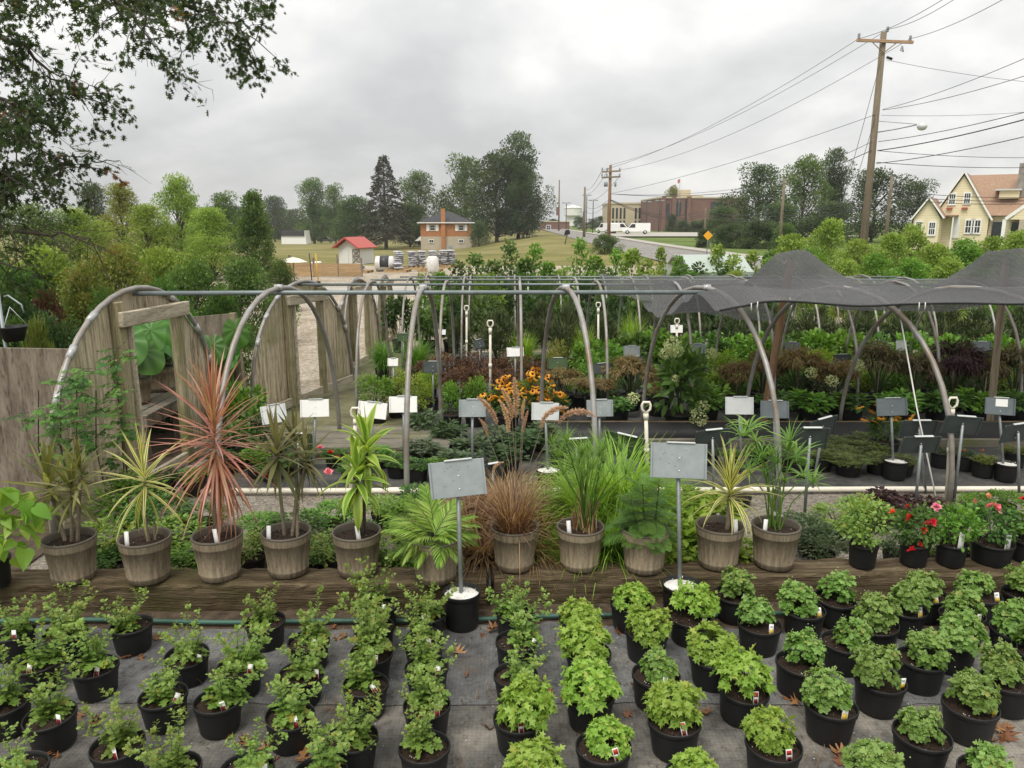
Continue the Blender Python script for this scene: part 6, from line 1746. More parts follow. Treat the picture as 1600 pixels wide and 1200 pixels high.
row('leafy_plant', 'plant', 'fine', [lf_green, lf_bright], 'green plant in the pot row before the deck', 'green plants before the deck', [(470, 705, 44, 6.2), (590, 700, 54, 6.3), (620, 716, 50, 6.0), (560, 722, 50, 6.0), (650, 730, 50, 5.9), (690, 735, 50, 5.9)], pr=0.1, ph=0.13)
row('filler_shrub', 'shrub', 'fine', [lf_bright, lf_green, lf_grey, lf_yel], 'leafy shrub tucked between the laceleaf maples', 'shrubs between the maples', [(905, 590, 50, 9.0), (960, 585, 50, 9.1), (1015, 575, 56, 9.1), (1120, 575, 60, 9.0), (1170, 580, 54, 9.0), (1222, 572, 60, 9.1), (1275, 575, 60, 9.0), (1335, 570, 64, 9.1), (1402, 568, 60, 9.0), (1462, 572, 60, 9.1), (1520, 570, 60, 9.0), (1566, 575, 60, 9.1)], pr=0.13, ph=0.17)
row('bedding_plant', 'plant', 'fine', [lf_green, lf_grey, lf_bright], 'small green plant beyond the white pipe behind the umbrella papyrus', 'small plants behind the umbrella papyrus', [(1075, 715, 44, 6.2), (1110, 705, 44, 6.4), (1150, 712, 44, 6.2), (1188, 705, 44, 6.4), (1228, 712, 44, 6.2), (1255, 720, 36, 6.0), (1020, 712, 40, 6.2)], pr=0.09, ph=0.12)
# hydrangea with flower heads
def hyd_head():
    b = MB(); n = 160
    P = rsphere(n, r) * np.array([0.085, 0.085, 0.075])
    b.scatter(T_QUAD, P, frames(rsphere(n, r), P + r.normal(size=(n, 3)) * 0.03), 0.03, np.clip(0.5 + r.normal(size=n) * 0.25, 0, 1))
    return b.mesh('flower_head', [m_hyd])
HYD = [hyd_head() for _ in range(2)]
t = potted('hydrangea', 'big green hydrangea with pale round flower heads in front of the bed edge', 'hydrangea', 'large', 1062, 545, 96, 7.75, lf_green, 0.16, 0.2)
o_ = t.location
t.rotation_euler = (0, 0, 0)
for px, py, s in ((1050, 540, 1.0), (1056, 548, 0.8), (1040, 552, 0.7), (1056, 592, 0.5), (1098, 634, 0.7), (1092, 653, 0.95), (1086, 642, 0.6)):
    p = ony(px, py, 7.5); put('flower_head', HYD[int(r.integers(2))], t, p - o_, (r.random() * 6, 0, r.random() * 6), s)
for i, (px, py) in enumerate(((990, 622), (1372, 660), (1300, 595), (1268, 582), (1340, 570), (1112, 552))):
    p = ony(px, py, 7.7)
    put('flower_head', HYD[i % 2], None, p, scale=0.7, label=f'pale hydrangea flower head nodding from the shaded shrubs, {ordn[i]}', cat='flower head', group='nodding hydrangea heads')
# black-eyed susans
def susan_mesh():
    b = MB(); n = 12
    a = np.arange(n) * 2 * PI / n
    b.scatter(T_PETAL, np.zeros((n, 3)), frames(np.stack([np.cos(a), np.sin(a), np.full(n, -0.1)], 1), np.tile([0, 0, 1.0], (n, 1))), 0.036, r.random(n), 0)
    b.lathe([(0.012, -0.002), (0.011, 0.006), (0.005, 0.011), (0.001, 0.012)], 8, (0, 0, 0), 1)
    return b.mesh('flower', [m_orange, m_cone])
SUS = [susan_mesh() for _ in range(2)]
def susan(label, px, pyt, w, Y, nfl, spread_px, py_lo, pr=0.13, ph=0.17):
    t = potted('black_eyed_susan', label, 'flowers', 'fine', px, pyt + 14, w * 0.9, Y, lf_green, pr, ph)
    t.rotation_euler = (0, 0, 0); o_ = t.location
    for _ in range(nfl):
        u = r.normal() * 0.42
        q = ony(px + spread_px * max(-1, min(1, u)), pyt + (py_lo - pyt) * min(1, abs(u) * 0.55 + r.random() * 0.55), Y)
        q.y = Y + r.normal() * 0.12
        put('flower', SUS[int(r.integers(2))], t, q - o_, (R(-25) + r.normal() * 0.4, r.normal() * 0.4, r.random() * 6), 1.0 + 0.3 * r.random())
    return t
susan('mass of orange black-eyed susans behind the grey signs, left clump', 792, 588, 70, 7.75, 75, 44, 640)
susan('mass of orange black-eyed susans behind the grey signs, taller right clump', 835, 574, 76, 7.95, 85, 44, 640)
susan('sparse black-eyed susans at the foot of the shaded maples', 1385, 630, 60, 6.6, 18, 46, 665)
susan('few orange black-eyed susans right of the tall hoop leg', 872, 598, 44, 8.2, 22, 34, 640)

# ------------------------------------------------------------ low plants between the sleepers and the gravel
row('groundcover_perennial', 'perennial', 'fine', [lf_green, lf_sprawl, lf_bright], 'leafy green perennial behind the left barrel planters', 'leafy perennials behind the barrels',
    [(150, 880, 90, 4.15), (168, 815, 120, 4.4), (195, 745, 120, 4.9), (245, 775, 110, 4.7), (262, 812, 110, 4.45), (300, 855, 90, 4.2), (310, 790, 90, 4.8), (388, 835, 90, 4.25), (405, 800, 80, 4.6), (462, 800, 100, 4.5), (505, 838, 100, 4.22), (520, 785, 96, 4.8), (552, 815, 80, 4.5), (605, 830, 96, 4.2), (628, 780, 90, 4.7), (655, 755, 80, 5.0), (598, 775, 80, 4.95), (640, 850, 80, 4.15), (470, 860, 80, 4.12)], pr=0.09, ph=0.1)
row('carex_grass', 'grass', 'spike', lf_brown, 'brown wispy grass clump behind the fountain grass planter', 'brown grass clumps', [(735, 765, 130, 4.5), (790, 735, 150, 4.75), (850, 760, 130, 4.5), (755, 815, 120, 4.2), (835, 820, 110, 4.2)], pr=0.09, ph=0.11)
row('lime_grass', 'grass', 'spike', lf_limeg, 'bright lime grass clump behind the papyrus planter', 'lime grass clumps', [(965, 682, 170, 4.8), (915, 715, 130, 4.55), (1005, 735, 120, 4.55), (955, 780, 130, 4.25), (900, 820, 90, 4.15)], pr=0.1, ph=0.12)
row('sweet_potato_vine', 'vine', 'large', lf_yel, 'lime-green broad-leaved plant behind the sign and the norfolk pine', 'lime broad-leaved plants', [(1060, 790, 100, 4.4), (1100, 825, 100, 4.25), (1075, 765, 96, 4.85), (1165, 850, 90, 4.15), (1035, 850, 80, 4.15), (1120, 775, 80, 4.8)], pr=0.09, ph=0.1)
row('pale_perennial', 'perennial', 'fine', [lf_grey, lf_sprawl], 'pale green leafy perennial in a black pot behind the right sleeper', 'pale perennials at right', [(1268, 810, 84, 4.5), (1312, 790, 90, 4.7), (1290, 835, 80, 4.3), (1350, 775, 80, 4.9), (1405, 835, 50, 4.3), (1460, 830, 50, 4.3), (1245, 800, 50, 4.8), (1525, 830, 50, 4.35), (1585, 815, 50, 4.4)], pr=0.075, ph=0.1)
row('coral_bells', 'perennial', 'large', lf_purp, 'dark purple coral bells behind the rose pots', 'purple coral bells', [(1385, 776, 62, 5.2), (1412, 790, 60, 5.0), (1448, 782, 60, 5.1), (1380, 796, 50, 4.9)], pr=0.08, ph=0.1)
row('coral_flower', 'flowers', 'fine', lf_bright, 'green plant with coral blooms behind the pink roses', 'coral flowered plants', [(1530, 770, 60, 5.0), (1575, 765, 56, 5.1), (1500, 790, 40, 4.8)], pr=0.08, ph=0.1)
row('begonia', 'flowers', 'fine', lf_green, 'low green plant with red and pink blooms left of the deck', 'red and pink bedding plants', [(420, 745, 50, 5.9), (455, 735, 44, 6.1), (520, 718, 44, 6.3), (545, 745, 40, 5.9), (395, 720, 46, 6.3)], pr=0.08, ph=0.1)
row('small_perennial', 'perennial', 'fine', [lf_grey, lf_olive], 'small flowering perennial right of the white riser pipe', 'small perennials at the right', [(1512, 718, 32, 6.2), (1542, 722, 40, 6.0), (1475, 715, 26, 6.3), (1590, 705, 44, 6.3)], pr=0.09, ph=0.14)
def bloom_mesh(mat, n=22, s=0.034):
    b = MB()
    D = rsphere(n, r); D[:, 2] = np.abs(D[:, 2]) * 0.8
    b.scatter(T_OVAL, np.zeros((n, 3)) + [0, 0, 0.0], frames(D, -D * 0.2 + np.array([0, 0, 1.0]) + r.normal(size=(n, 3)) * 0.2), s * (0.5 + 0.5 * r.random(n)), r.random(n))
    return b.mesh('bloom', [mat])
BL_R, BL_P, BL_C = bloom_mesh(m_redf), bloom_mesh(m_pinkf, 30, 0.045), bloom_mesh(m_pkf)
for i, (px, py, Y, me, s, lab) in enumerate([(1525, 783, 4.9, BL_C, 0.9, 'coral bloom behind the pink rose pot'), (1545, 775, 4.95, BL_C, 0.8, 'pale coral bloom right behind the pink rose pot'), (1598, 780, 4.8, BL_R, 1, 'red bloom at the right edge'), (515, 708, 6.2, BL_R, 1.4, 'red bedding blooms left of the white riser'), (525, 716, 6.1, BL_R, 1.2, 'dark red bedding bloom by the deck edge'), (513, 738, 5.8, BL_P, 1.0, 'pink bedding bloom by the gravel'), (500, 700, 6.3, BL_P, 0.9, 'pink bedding bloom below the white signs'), (413, 745, 5.8, BL_R, 1.1, 'pinkish red bloom behind the bronze dracaena'), (1505, 705, 6.2, BL_C, 0.9, 'orange bloom right of the riser pipe'), (1535, 705, 6.0, BL_C, 0.8, 'rusty bloom in the small perennials')]):
    put('bloom', me, None, ony(px, py, Y), (0.5 * r.normal(), 0.3 * r.normal(), 0), s, lab, 'bloom')
# young grown gravel saucers between
for i, (px, py, Y) in enumerate(((300, 882, 4.15), (1155, 785, 5.2))):
    p = onz(px, py, 0.03)
    t = thing('empty_pot', ['black empty pot with brown mulch behind the pink dracaena planter', 'shallow black pot with pale gravel left of the umbrella papyrus'][i], 'pot', (p.x, p.y, 0.01))
    put('pot', pot_mesh(0.09, 0.075, 0.07), t); put('potting_soil', soil_mesh(0.084, 0.06, r), t)

# ============================================================ SIGNS AND RISERS
def sign(label, px, py, wpx, hpx, Y, mat, tilt=0.0, yaw=0.0, lean=14, foot=None, pot=None, paper=None, back=False, postlean=0.0):
    c = ony(px, py, Y)
    dep = Y * 0.977 + (CH - c.z) * 0.211
    w, h = wpx * dep / F, hpx * dep / F / math.cos(R(lean) * 0.6)
    zg_ = g(0, Y)
    bx = c.x if foot is None else xat(foot, Y, zg_)
    t = thing('plant_sign', label, 'sign', (bx, Y, zg_ + 0.016), 0, 'plant signs on posts')
    o_ = Vector(t.location)
    rot = Matrix.Rotation(yaw, 3, 'Z') @ Matrix.Rotation(R(tilt), 3, 'Y') @ Matrix.Rotation(R(-lean if not back else lean), 3, 'X')
    b = MB(); b.bbox(c - o_, (w, 0.006, h), 0.0015, rot=rot)
    for sg in (-1, 1): b.bbox(c - o_ + rot @ Vector((sg * w / 2, -0.006, 0)), (0.010, 0.014, h * 1.005), 0.002, rot=rot)
    b.obj('panel', mat, t, False)
    b = MB(); b.bbox(c - o_ + rot @ Vector((w * 0.04, -0.004, h / 2 + 0.004)), (w * 0.52, 0.018, 0.008), 0.002, rot=rot); b.obj('clip', m_galvl, t, False)
    for q in (0.08, -0.28):
        b = MB(); b.lathe([(0.004, 0), (0.003, 0.003), (0.0003, 0.004)], 6, (0, 0, 0)); o = b.obj('rivet', m_white, t)
        o.location = c - o_ + rot @ Vector((w * 0.02, -0.005, h * q)); o.rotation_euler = (PI / 2, 0, 0)
    rr = np.random.default_rng(int(px * 7 + py))
    if wpx > 80:
        for _ in range(9):
            b = MB(); b.lathe([(0.0022, 0), (0.0015, 0.001), (0.0003, 0.001)], 5, (0, 0, 0)); o = b.obj('screw_hole', m_black, t)
            o.location = c - o_ + rot @ Vector((w * (rr.random() - 0.5) * 0.7, -0.0045, h * (rr.random() - 0.4) * 0.6)); o.rotation_euler = (PI / 2, 0, 0)
    if paper:
        b = MB(); b.box(c - o_ + rot @ Vector((w * paper, -0.006, h * 0.22)), (w * 0.42, 0.002, h * 0.45), rot=rot); b.obj('paper_note', m_white, t, False)
    top_ = c - o_ + rot @ Vector((0, 0.012 if not back else -0.014, -h * (0.1 if not back else -0.05)))
    b = MB(); b.tube([(0, 0.0, 0.0), (top_.x * 0.99, top_.y, top_.z)], 0.0115 if wpx > 50 else 0.011, 6); b.obj('post', m_post, t)
    if pot:
        pr, ph = pot
        put('base_pot', pot_mesh(pr, pr * 0.86, ph), t); put('white_gravel', soil_mesh(pr * 0.93, ph * 0.9, r, 24, m_perl), t)
    return t
sign('large grey plant sign standing in a black pot of white gravel before the palm', 715, 748, 84, 56, 3.62, m_galv, tilt=-4.5, yaw=R(6), foot=722, pot=(0.098, 0.2))
sign('large grey plant sign between the norfolk pine and the variegated dracaena', 1060, 720, 84, 54, 3.70, m_galv, tilt=0.5, yaw=R(-5), foot=1063, pot=(0.105, 0.2))
for a in [
    ('pale tilted sign on the far left of the sign row', 428, 647, 36, 28, 5.8, m_galvl, -6, 0.3, 20, 428, None, None),
    ('white sign second from left in the sign row', 492, 638, 43, 27, 5.9, m_white, -2, 0, 14, 490, None, None),
    ('white sign tilted down to the right beside the dracaena tops', 582, 641, 43, 25, 5.85, m_white, 6, 0, 14, 578, None, None),
    ('white sign crossed by the hoop leg', 630, 632, 42, 25, 6.0, m_white, -1, 0, 14, 632, None, None),
    ('grey sign above the dark lobed perennials', 738, 638, 40, 27, 5.9, m_galv, 0, 0, 14, 738, None, None),
    ('pale grey sign over a white-filled pot, left of the papyrus', 852, 643, 41, 27, 5.8, m_galvl, 1, 0, 14, 857, (0.10, 0.13), None),
    ('grey sign behind the papyrus tops', 937, 638, 40, 26, 6.0, m_galv, 0, 0.1, 14, 937, None, None),
    ('pale sign right behind the umbrella papyrus', 1155, 634, 42, 27, 5.9, m_galvl, 0.5, 0, 14, 1160, None, None),
    ('darker grey sign just right of the pale one', 1210, 640, 42, 27, 5.9, m_slate, 0, -0.05, 14, 1212, None, None),
    ('dark grey sign with a rope crossing before it', 1393, 636, 44, 27, 5.95, m_slate, -3, -0.1, 14, 1396, (0.10, 0.16), None),
    ('dark sign with a white paper note at the right', 1562, 635, 42, 26, 5.9, m_slate, 2, -0.15, 14, 1569, (0.09, 0.15), 0.05),
]: sign(a[0], a[1], a[2], a[3], a[4], a[5], a[6], a[7], a[8], a[9], a[10], a[11], a[12])
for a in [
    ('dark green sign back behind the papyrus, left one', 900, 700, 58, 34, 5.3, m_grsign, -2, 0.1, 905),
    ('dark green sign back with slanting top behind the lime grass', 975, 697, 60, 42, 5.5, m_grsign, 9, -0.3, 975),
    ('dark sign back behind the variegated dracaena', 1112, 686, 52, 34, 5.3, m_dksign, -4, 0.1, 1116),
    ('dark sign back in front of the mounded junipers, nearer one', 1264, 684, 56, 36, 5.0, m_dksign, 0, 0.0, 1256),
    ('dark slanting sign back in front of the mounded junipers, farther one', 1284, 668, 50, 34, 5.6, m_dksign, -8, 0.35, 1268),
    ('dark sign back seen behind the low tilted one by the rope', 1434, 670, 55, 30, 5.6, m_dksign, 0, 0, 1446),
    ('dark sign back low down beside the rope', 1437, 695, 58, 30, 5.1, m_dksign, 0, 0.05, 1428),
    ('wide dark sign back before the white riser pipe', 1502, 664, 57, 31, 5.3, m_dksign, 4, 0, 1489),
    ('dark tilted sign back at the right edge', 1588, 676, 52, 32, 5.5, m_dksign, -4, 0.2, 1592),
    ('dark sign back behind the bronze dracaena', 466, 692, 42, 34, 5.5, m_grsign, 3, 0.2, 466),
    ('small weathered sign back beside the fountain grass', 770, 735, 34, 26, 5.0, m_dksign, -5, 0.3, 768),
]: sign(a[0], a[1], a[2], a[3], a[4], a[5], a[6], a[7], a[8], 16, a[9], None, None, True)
for a in [
    ('small white sign beside the orange flowers', 805, 550, 25, 14, 9.3, m_white, -2, 0), ('small bluish sign among the bright green shrubs', 987, 549, 24, 17, 9.4, m_galv, 0, 0), ('small dark sign leaning among the bronze maples', 940, 576, 30, 16, 8.7, m_dksign, -3, 0.1),
    ('small dark sign below the bluish one', 993, 566, 24, 18, 9.0, m_dksign, 0, 0), ('small green sign above the bronze maple at left', 871, 568, 30, 17, 8.9, m_grsign, -1, 0), ('small white sign under a riser handle', 1057, 514, 18, 12, 11.2, m_white, 0, 0),
    ('small blue-grey sign by a rear hoop leg', 1090, 545, 23, 15, 9.7, m_galv, -2, 0), ('small slate sign with a paper note behind the left post', 1238, 543, 22, 16, 9.6, m_slate, 0, 0), ('small pale sign behind the tall hoop', 1408, 540, 15, 15, 9.7, m_galvl, 0, 0),
    ('small slate sign with a paper note behind the right post', 1534, 542, 28, 16, 9.6, m_slate, 0, 0), ('small dark sign among the barberries', 676, 574, 30, 18, 8.6, m_dksign, 0, 0), ('tiny white sign before the upright conifers', 688, 519, 16, 8, 11.3, m_white, 0, 0),
    ('small white sign on a green post by the third plywood wall', 614, 566, 15, 12, 8.5, m_white, 0, 0), ('small black tilted sign before the conifers', 749, 537, 15, 13, 10.4, m_dksign, -15, 0.2), ('small green sign at the rear left grasses', 630, 527, 18, 12, 11.2, m_grsign, 0, 0), ('small dark sign under the purple maple', 1316, 562, 26, 16, 9.0, m_dksign, -2, 0),
]: sign(a[0], a[1], a[2], a[3], a[4], a[5], a[6], a[7], a[8], paper=0.0 if 'paper' in a[0] else None)
def riser(label, px, pyt, pyb, Y, foot=None, rad=0.014, s=1.0, mat=None):
    """white pipe with a D-shaped handle on top"""
    top_ = ony(px, pyt, Y); zg_ = g(0, Y)
    zb = zg_ + 0.012
    bx = xat(foot if foot else px, Y, zb)
    t = thing('handled_pipe', label, 'pipe', (bx, Y, zb), 0, 'white pipes with handles')
    T_ = Vector((top_.x - bx, 0, top_.z - zb))
    hs_ = 0.075 * s
    neck = T_ - Vector((0, 0, hs_ * 1.25))
    m_ = mat or m_ivory
    b = MB(); b.tube([(0, 0, 0), neck * 0.55, neck], [rad * 1.1, rad * 1.1, rad], 8); b.obj('pipe', m_, t)
    b = MB(); b.tube([neck * 0.53, neck * 0.58], rad * 1.5, 8); b.tube([neck * 0.93, neck], rad * 1.45, 8); b.obj('coupling', m_, t)
    ring = [(0, 0), (-0.42, 0.42), (-0.44, 0.85), (-0.3, 1.15), (0.3, 1.15), (0.44, 0.85), (0.42, 0.42), (0, 0)]
    b = MB(); b.tube([neck + Vector((a * hs_, 0, c * hs_)) for a, c in ring], 0.010 * s, 6); b.obj('handle', m_, t)
riser('white pipe with a handle standing among barberries and orange flowers', 766, 500, 600, 8.8)
riser('white pipe with a handle right of the lime grass', 1010, 627, 755, 5.55, 1012)
riser('white pipe with a handle by the wide dark sign', 1490, 620, 800, 5.45, 1479)
riser('cream-handled pipe among the white signs at left', 555, 636, 740, 5.6, 547)
riser('short white pipe with a handle before a conifer', 935, 472, 530, 11.4)
riser('white pipe with a handle above the small white sign', 1058, 497, 545, 10.9)
riser('thin white pipe with a handle by the red-flowered pots at the rear', 729, 477, 550, 11.4)
riser('thin pipe with a handle beyond the last ridge', 825, 425, 470, 17.6)

# ============================================================ BARREL PLANTERS ON THE SLEEPERS
r = np.random.default_rng(202)
BR, BB, BH = 0.146, 0.113, 0.245
def barrel_mesh():
    b = MB()
    def rm(k, j):
        if 2 <= j <= 7: return -0.0028 if k % 5 == 0 else (0.0006 if k % 5 in (2, 3) else 0)
        return 0
    H = BH
    def R_(z): return BB + (BR - BB) * (z / H) ** 0.85
    prof = [(0.002, 0.003), (BB * 0.97, 0.003)]
    for z in (0.008, 0.036): prof.append((R_(z) + 0.004, z))
    for z in (0.040, 0.043): prof.append((R_(z) + (0.0045 if z < 0.042 else 0.0), z))
    for z in (0.12, 0.19): prof.append((R_(z), z))
    prof += [(R_(0.193) + 0.005, 0.193), (R_(0.2) + 0.005, 0.2), (R_(0.232) + 0.004, 0.234)]
    b.lathe(prof, 110, rmod=rm)
    b.lathe([(R_(0.232) + 0.004, 0.234), (BR + 0.005, 0.238), (BR + 0.004, 0.246), (BR - 0.004, 0.247), (BR - 0.009, 0.24), (BR - 0.016, 0.19)], 60, mi=1)
    return b.mesh('planter', [m_barrel, m_rim])
ME_BAR = barrel_mesh()
ME_BSOIL = [soil_mesh(BR - 0.011, 0.212, r, 30) for _ in range(3)]
TIEZ = 0.012 + 0.165
def barrel(name, label, cat, px, py, tag=None):
    p = onz(px, py, TIEZ + BH)
    p.y = min(max(p.y, 3.83), 4.02)
    x = xat(px, p.y, TIEZ + BH)
    t = thing(name, label, cat, (x, p.y, TIEZ + 0.003), r.random() * 0.1, 'barrel-stave planters along the sleepers')
    o = put('planter', ME_BAR, t, rot=(0, 0, r.random() * 6), scale=(0.9, 0.9, 1.0)); put('potting_soil', ME_BSOIL[int(r.integers(3))], t, rot=(0, 0, r.random() * 6), scale=(0.9, 0.9, 1))
    if tag: put('plant_label', TAGS['w'], t, (tag, -0.075, 0.2), (R(-6), R(4 * r.normal()), 0), (0.9, 1, 1.5))
    t.rotation_euler = (0, 0, 0)
    return t
def px2local(t, px, py, dy=0.0):
    q = ony(px, py, t.location.y + dy)
    return q - t.location
LEAFV = {}
def leaf_variants(key, mat, width, fold=0.25, prof=None, curls=(0.05, 0.25, 0.5, 0.8, 1.15, 1.6), K=7):
    if key not in LEAFV:
        out_ = []
        for c in curls:
            for v in (0.15, 0.5, 0.85):
                b = MB(); strip(b, [(0, 0, 0)], [0], [0], [1.0], [c], [width], K, 0, [v], prof, fold)
                out_.append((c, b.mesh('leaf', mat)))
        LEAFV[key] = out_
    return LEAFV[key]
def rosette(t, cen, n, length, key, mat, width, el=(80, -35), axis_len=0.12, curl=(0.1, 0.9), fold=0.25, prof=None, az0=0, jitter=8, lvar=0.2, axis=(0, 0, 1)):
    """leaves, each a part of its own, up a stub of stem from drooping below to upright at the tip"""
    var = leaf_variants(key, mat, width, fold, prof)
    ax = Vector(axis).normalized()
    for i in range(n):
        q = i / max(1, n - 1)            # 0 lowest, 1 top
        a = az0 + i * 2.39996 + r.normal() * 0.2
        e = R(el[1] + (el[0] - el[1]) * q ** 1.15 + r.normal() * jitter)
        c = curl[1] + (curl[0] - curl[1]) * q + 0.15 * r.normal()
        k = min(range(len(var)), key=lambda m: abs(var[m][0] - max(0.05, c)) + 0.25 * r.random())
        ln = length * (1 - lvar * r.random()) * (0.82 + 0.2 * math.sin(PI * (0.25 + 0.6 * q)))
        p = Vector(cen) + ax * axis_len * (q - 0.5)
        o = put('leaf', var[k][1], t, p, (0, -e, a), ln)
        o.rotation_euler = (Matrix.Rotation(a, 3, 'Z') @ Matrix.Rotation(-e, 3, 'Y') @ Matrix.Rotation(r.normal() * 0.15, 3, 'X')).to_euler()
def cane(t, pts, r0, r1, mat=None, name='stem'):
    b = MB(); m = len(pts)
    b.tube(pts, [r0 + (r1 - r0) * i / (m - 1) for i in range(m)], 8, cap=False)
    return b.obj(name, mat or m_cane, t)
Z0 = 0.215
# 1 bronze dracaena at the left
t = barrel('potted_dracaena', 'bronze spiky dracaena in a barrel planter, at the left end of the sleeper', 'potted plant', 108, 845)
for (x0, q, n, ln) in (((-0.02), (76, 762), 38, 0.30), (0.01, (112, 768), 32, 0.26), ((0.04), (126, 742), 22, 0.22)):
    c = px2local(t, *q, dy=0.04 * r.normal())
    cane(t, [(x0, 0, Z0 - 0.02), ((x0 + c.x) / 2, c.y * 0.5, (Z0 + c.z) / 2), c], 0.011, 0.008)
    rosette(t, c, n, ln, 'bron', lf_bron, 0.105, el=(86, -35), axis_len=0.09, curl=(0.05, 0.6))
# 2 yellow variegated
t = barrel('potted_dracaena', 'yellow-striped dracaena in a barrel planter, second from the left', 'potted plant', 226, 845, -0.06)
c = px2local(t, 226, 752)
cane(t, [(0.02, 0, Z0 - 0.02), (0.01, 0, (Z0 + c.z) / 2), c], 0.012, 0.009)
cane(t, [(0.045, 0.02, Z0 - 0.02), (0.05, 0.02, Z0 + 0.1)], 0.009, 0.008)
rosette(t, c, 36, 0.33, 'vari', lf_vari, 0.06, el=(87, -50), axis_len=0.13, curl=(0.02, 0.95), jitter=12)
# 3 tall pink
t = barrel('potted_dracaena', 'tall pink and red dracaena in a barrel planter, the biggest plant of the row', 'potted plant', 339, 835, 0.03)
c = px2local(t, 338, 712)
cane(t, [(0, 0, Z0 - 0.02), (0.0, 0, Z0 + 0.15), c - Vector((0, 0, 0.1))], 0.016, 0.012)
rosette(t, c + Vector((0, 0, 0.06)), 165, 0.46, 'pink', lf_pink, 0.04, el=(84, -68), axis_len=0.36, curl=(0.03, 0.85), lvar=0.3, jitter=11)
# 4 olive, three stems
t = barrel('potted_dracaena', 'olive dracaena with three bare stems in a barrel planter, fourth from the left', 'potted plant', 447, 830, -0.075)
for (x0, q, n, ln, dy) in ((-0.01, (432, 712), 40, 0.30, -0.04), (0.03, (478, 722), 24, 0.25, 0.05), (0.06, (462, 696), 20, 0.24, 0.1)):
    c = px2local(t, *q, dy=dy)
    cane(t, [(x0, 0, Z0 - 0.02), ((x0 * 2 + c.x) / 3, dy * 0.5, (Z0 + c.z) / 2), c], 0.0105, 0.008)
    rosette(t, c, n, ln, 'oliv', lf_oliv, 0.092, el=(86, -45), axis_len=0.10, curl=(0.04, 0.75))
# 5 lemon-lime
WIDE = lambda q: np.sin(np.clip(0.12 + 0.9 * q, 0, 1) * PI) ** 0.75 * np.maximum(0.05, 1 - q ** 5)
t = barrel('potted_dracaena', 'lemon-lime broad-leaved dracaena on two dark stems in a barrel planter', 'potted plant', 557, 830, 0.03)
for (x0, q, n, ln, dy) in ((0.035, (573, 708), 26, 0.24, 0.03), (0.0, (558, 752), 24, 0.24, -0.03)):
    c = px2local(t, *q, dy=dy)
    cane(t, [(x0, dy, Z0 - 0.02), (x0 + 0.01, dy, (Z0 + c.z) / 2), c], 0.010, 0.008, m_bark)
    rosette(t, c, n, ln * 1.08, 'lemon', lf_lemon, 0.21, el=(82, -40), axis_len=0.15, curl=(0.5, 1.7), fold=0.18, prof=WIDE)
# 6 parlour palm
t = barrel('potted_palm', 'parlour palm with arching feathery fronds in a barrel planter behind the tall sign', 'potted plant', 680, 840)
def frond_mesh(seed, bend):
    rr = np.random.default_rng(seed)
    b = MB(); n = 22
    ts = np.linspace(0, 1, 14)
    ang = 0.25 - bend * ts
    x = np.concatenate([[0], np.cumsum(np.cos(ang[:-1]) / 13)]); z = np.concatenate([[0], np.cumsum(np.sin(ang[:-1]) / 13)])
    b.tube([(x[i], 0, z[i]) for i in range(14)], [0.011 * (1 - 0.75 * q) for q in ts], 5, 1, cap=False)
    for sg in (-1, 1):
        q = np.linspace(0.22, 0.99, n)
        P = np.stack([np.interp(q, ts, x), np.zeros(n), np.interp(q, ts, z)], 1)
        az = sg * (R(62) - R(32) * q) + rr.normal(size=n) * 0.05
        ln = 0.38 * np.sin(PI * (0.18 + 0.72 * q)) ** 0.8
        strip(b, P, az, R(12) - bend * q * 0.7 + rr.normal(size=n) * 0.06, ln, 0.75, 0.028, 4, 0, np.clip(0.5 + rr.normal(size=n) * 0.3, 0, 1), WIDE)
    return b.mesh('frond', [lf_palm, m_stem])
FR = [frond_mesh(k, bnd) for k, bnd in enumerate((0.5, 0.9, 1.3, 1.7))]
fr = [(165, 70, 0.42, 0), (195, 60, 0.44, 1), (140, 62, 0.36, 1), (180, 35, 0.36, 2), (205, 30, 0.34, 3), (225, 38, 0.34, 3), (255, 32, 0.32, 3), (235, 55, 0.36, 2), (280, 40, 0.34, 3), (5, 35, 0.36, 3), (340, 45, 0.38, 2), (20, 55, 0.38, 1), (315, 35, 0.34, 3), (90, 70, 0.4, 0), (50, 65, 0.4, 1), (120, 78, 0.42, 0), (160, 50, 0.38, 2), (210, 62, 0.38, 2), (355, 60, 0.4, 2), (300, 62, 0.33, 2)]
for az, el, ln, k in fr:
    el -= 14; ln *= 0.72
    o = put('frond', FR[k], t, (0.02 * r.normal() - 0.01, 0.02 * r.normal(), Z0 - 0.01), None, ln)
    o.rotation_euler = (Matrix.Rotation(R(az + r.normal() * 6), 3, 'Z') @ Matrix.Rotation(-R(el), 3, 'Y') @ Matrix.Rotation(r.normal() * 0.2, 3, 'X')).to_euler()
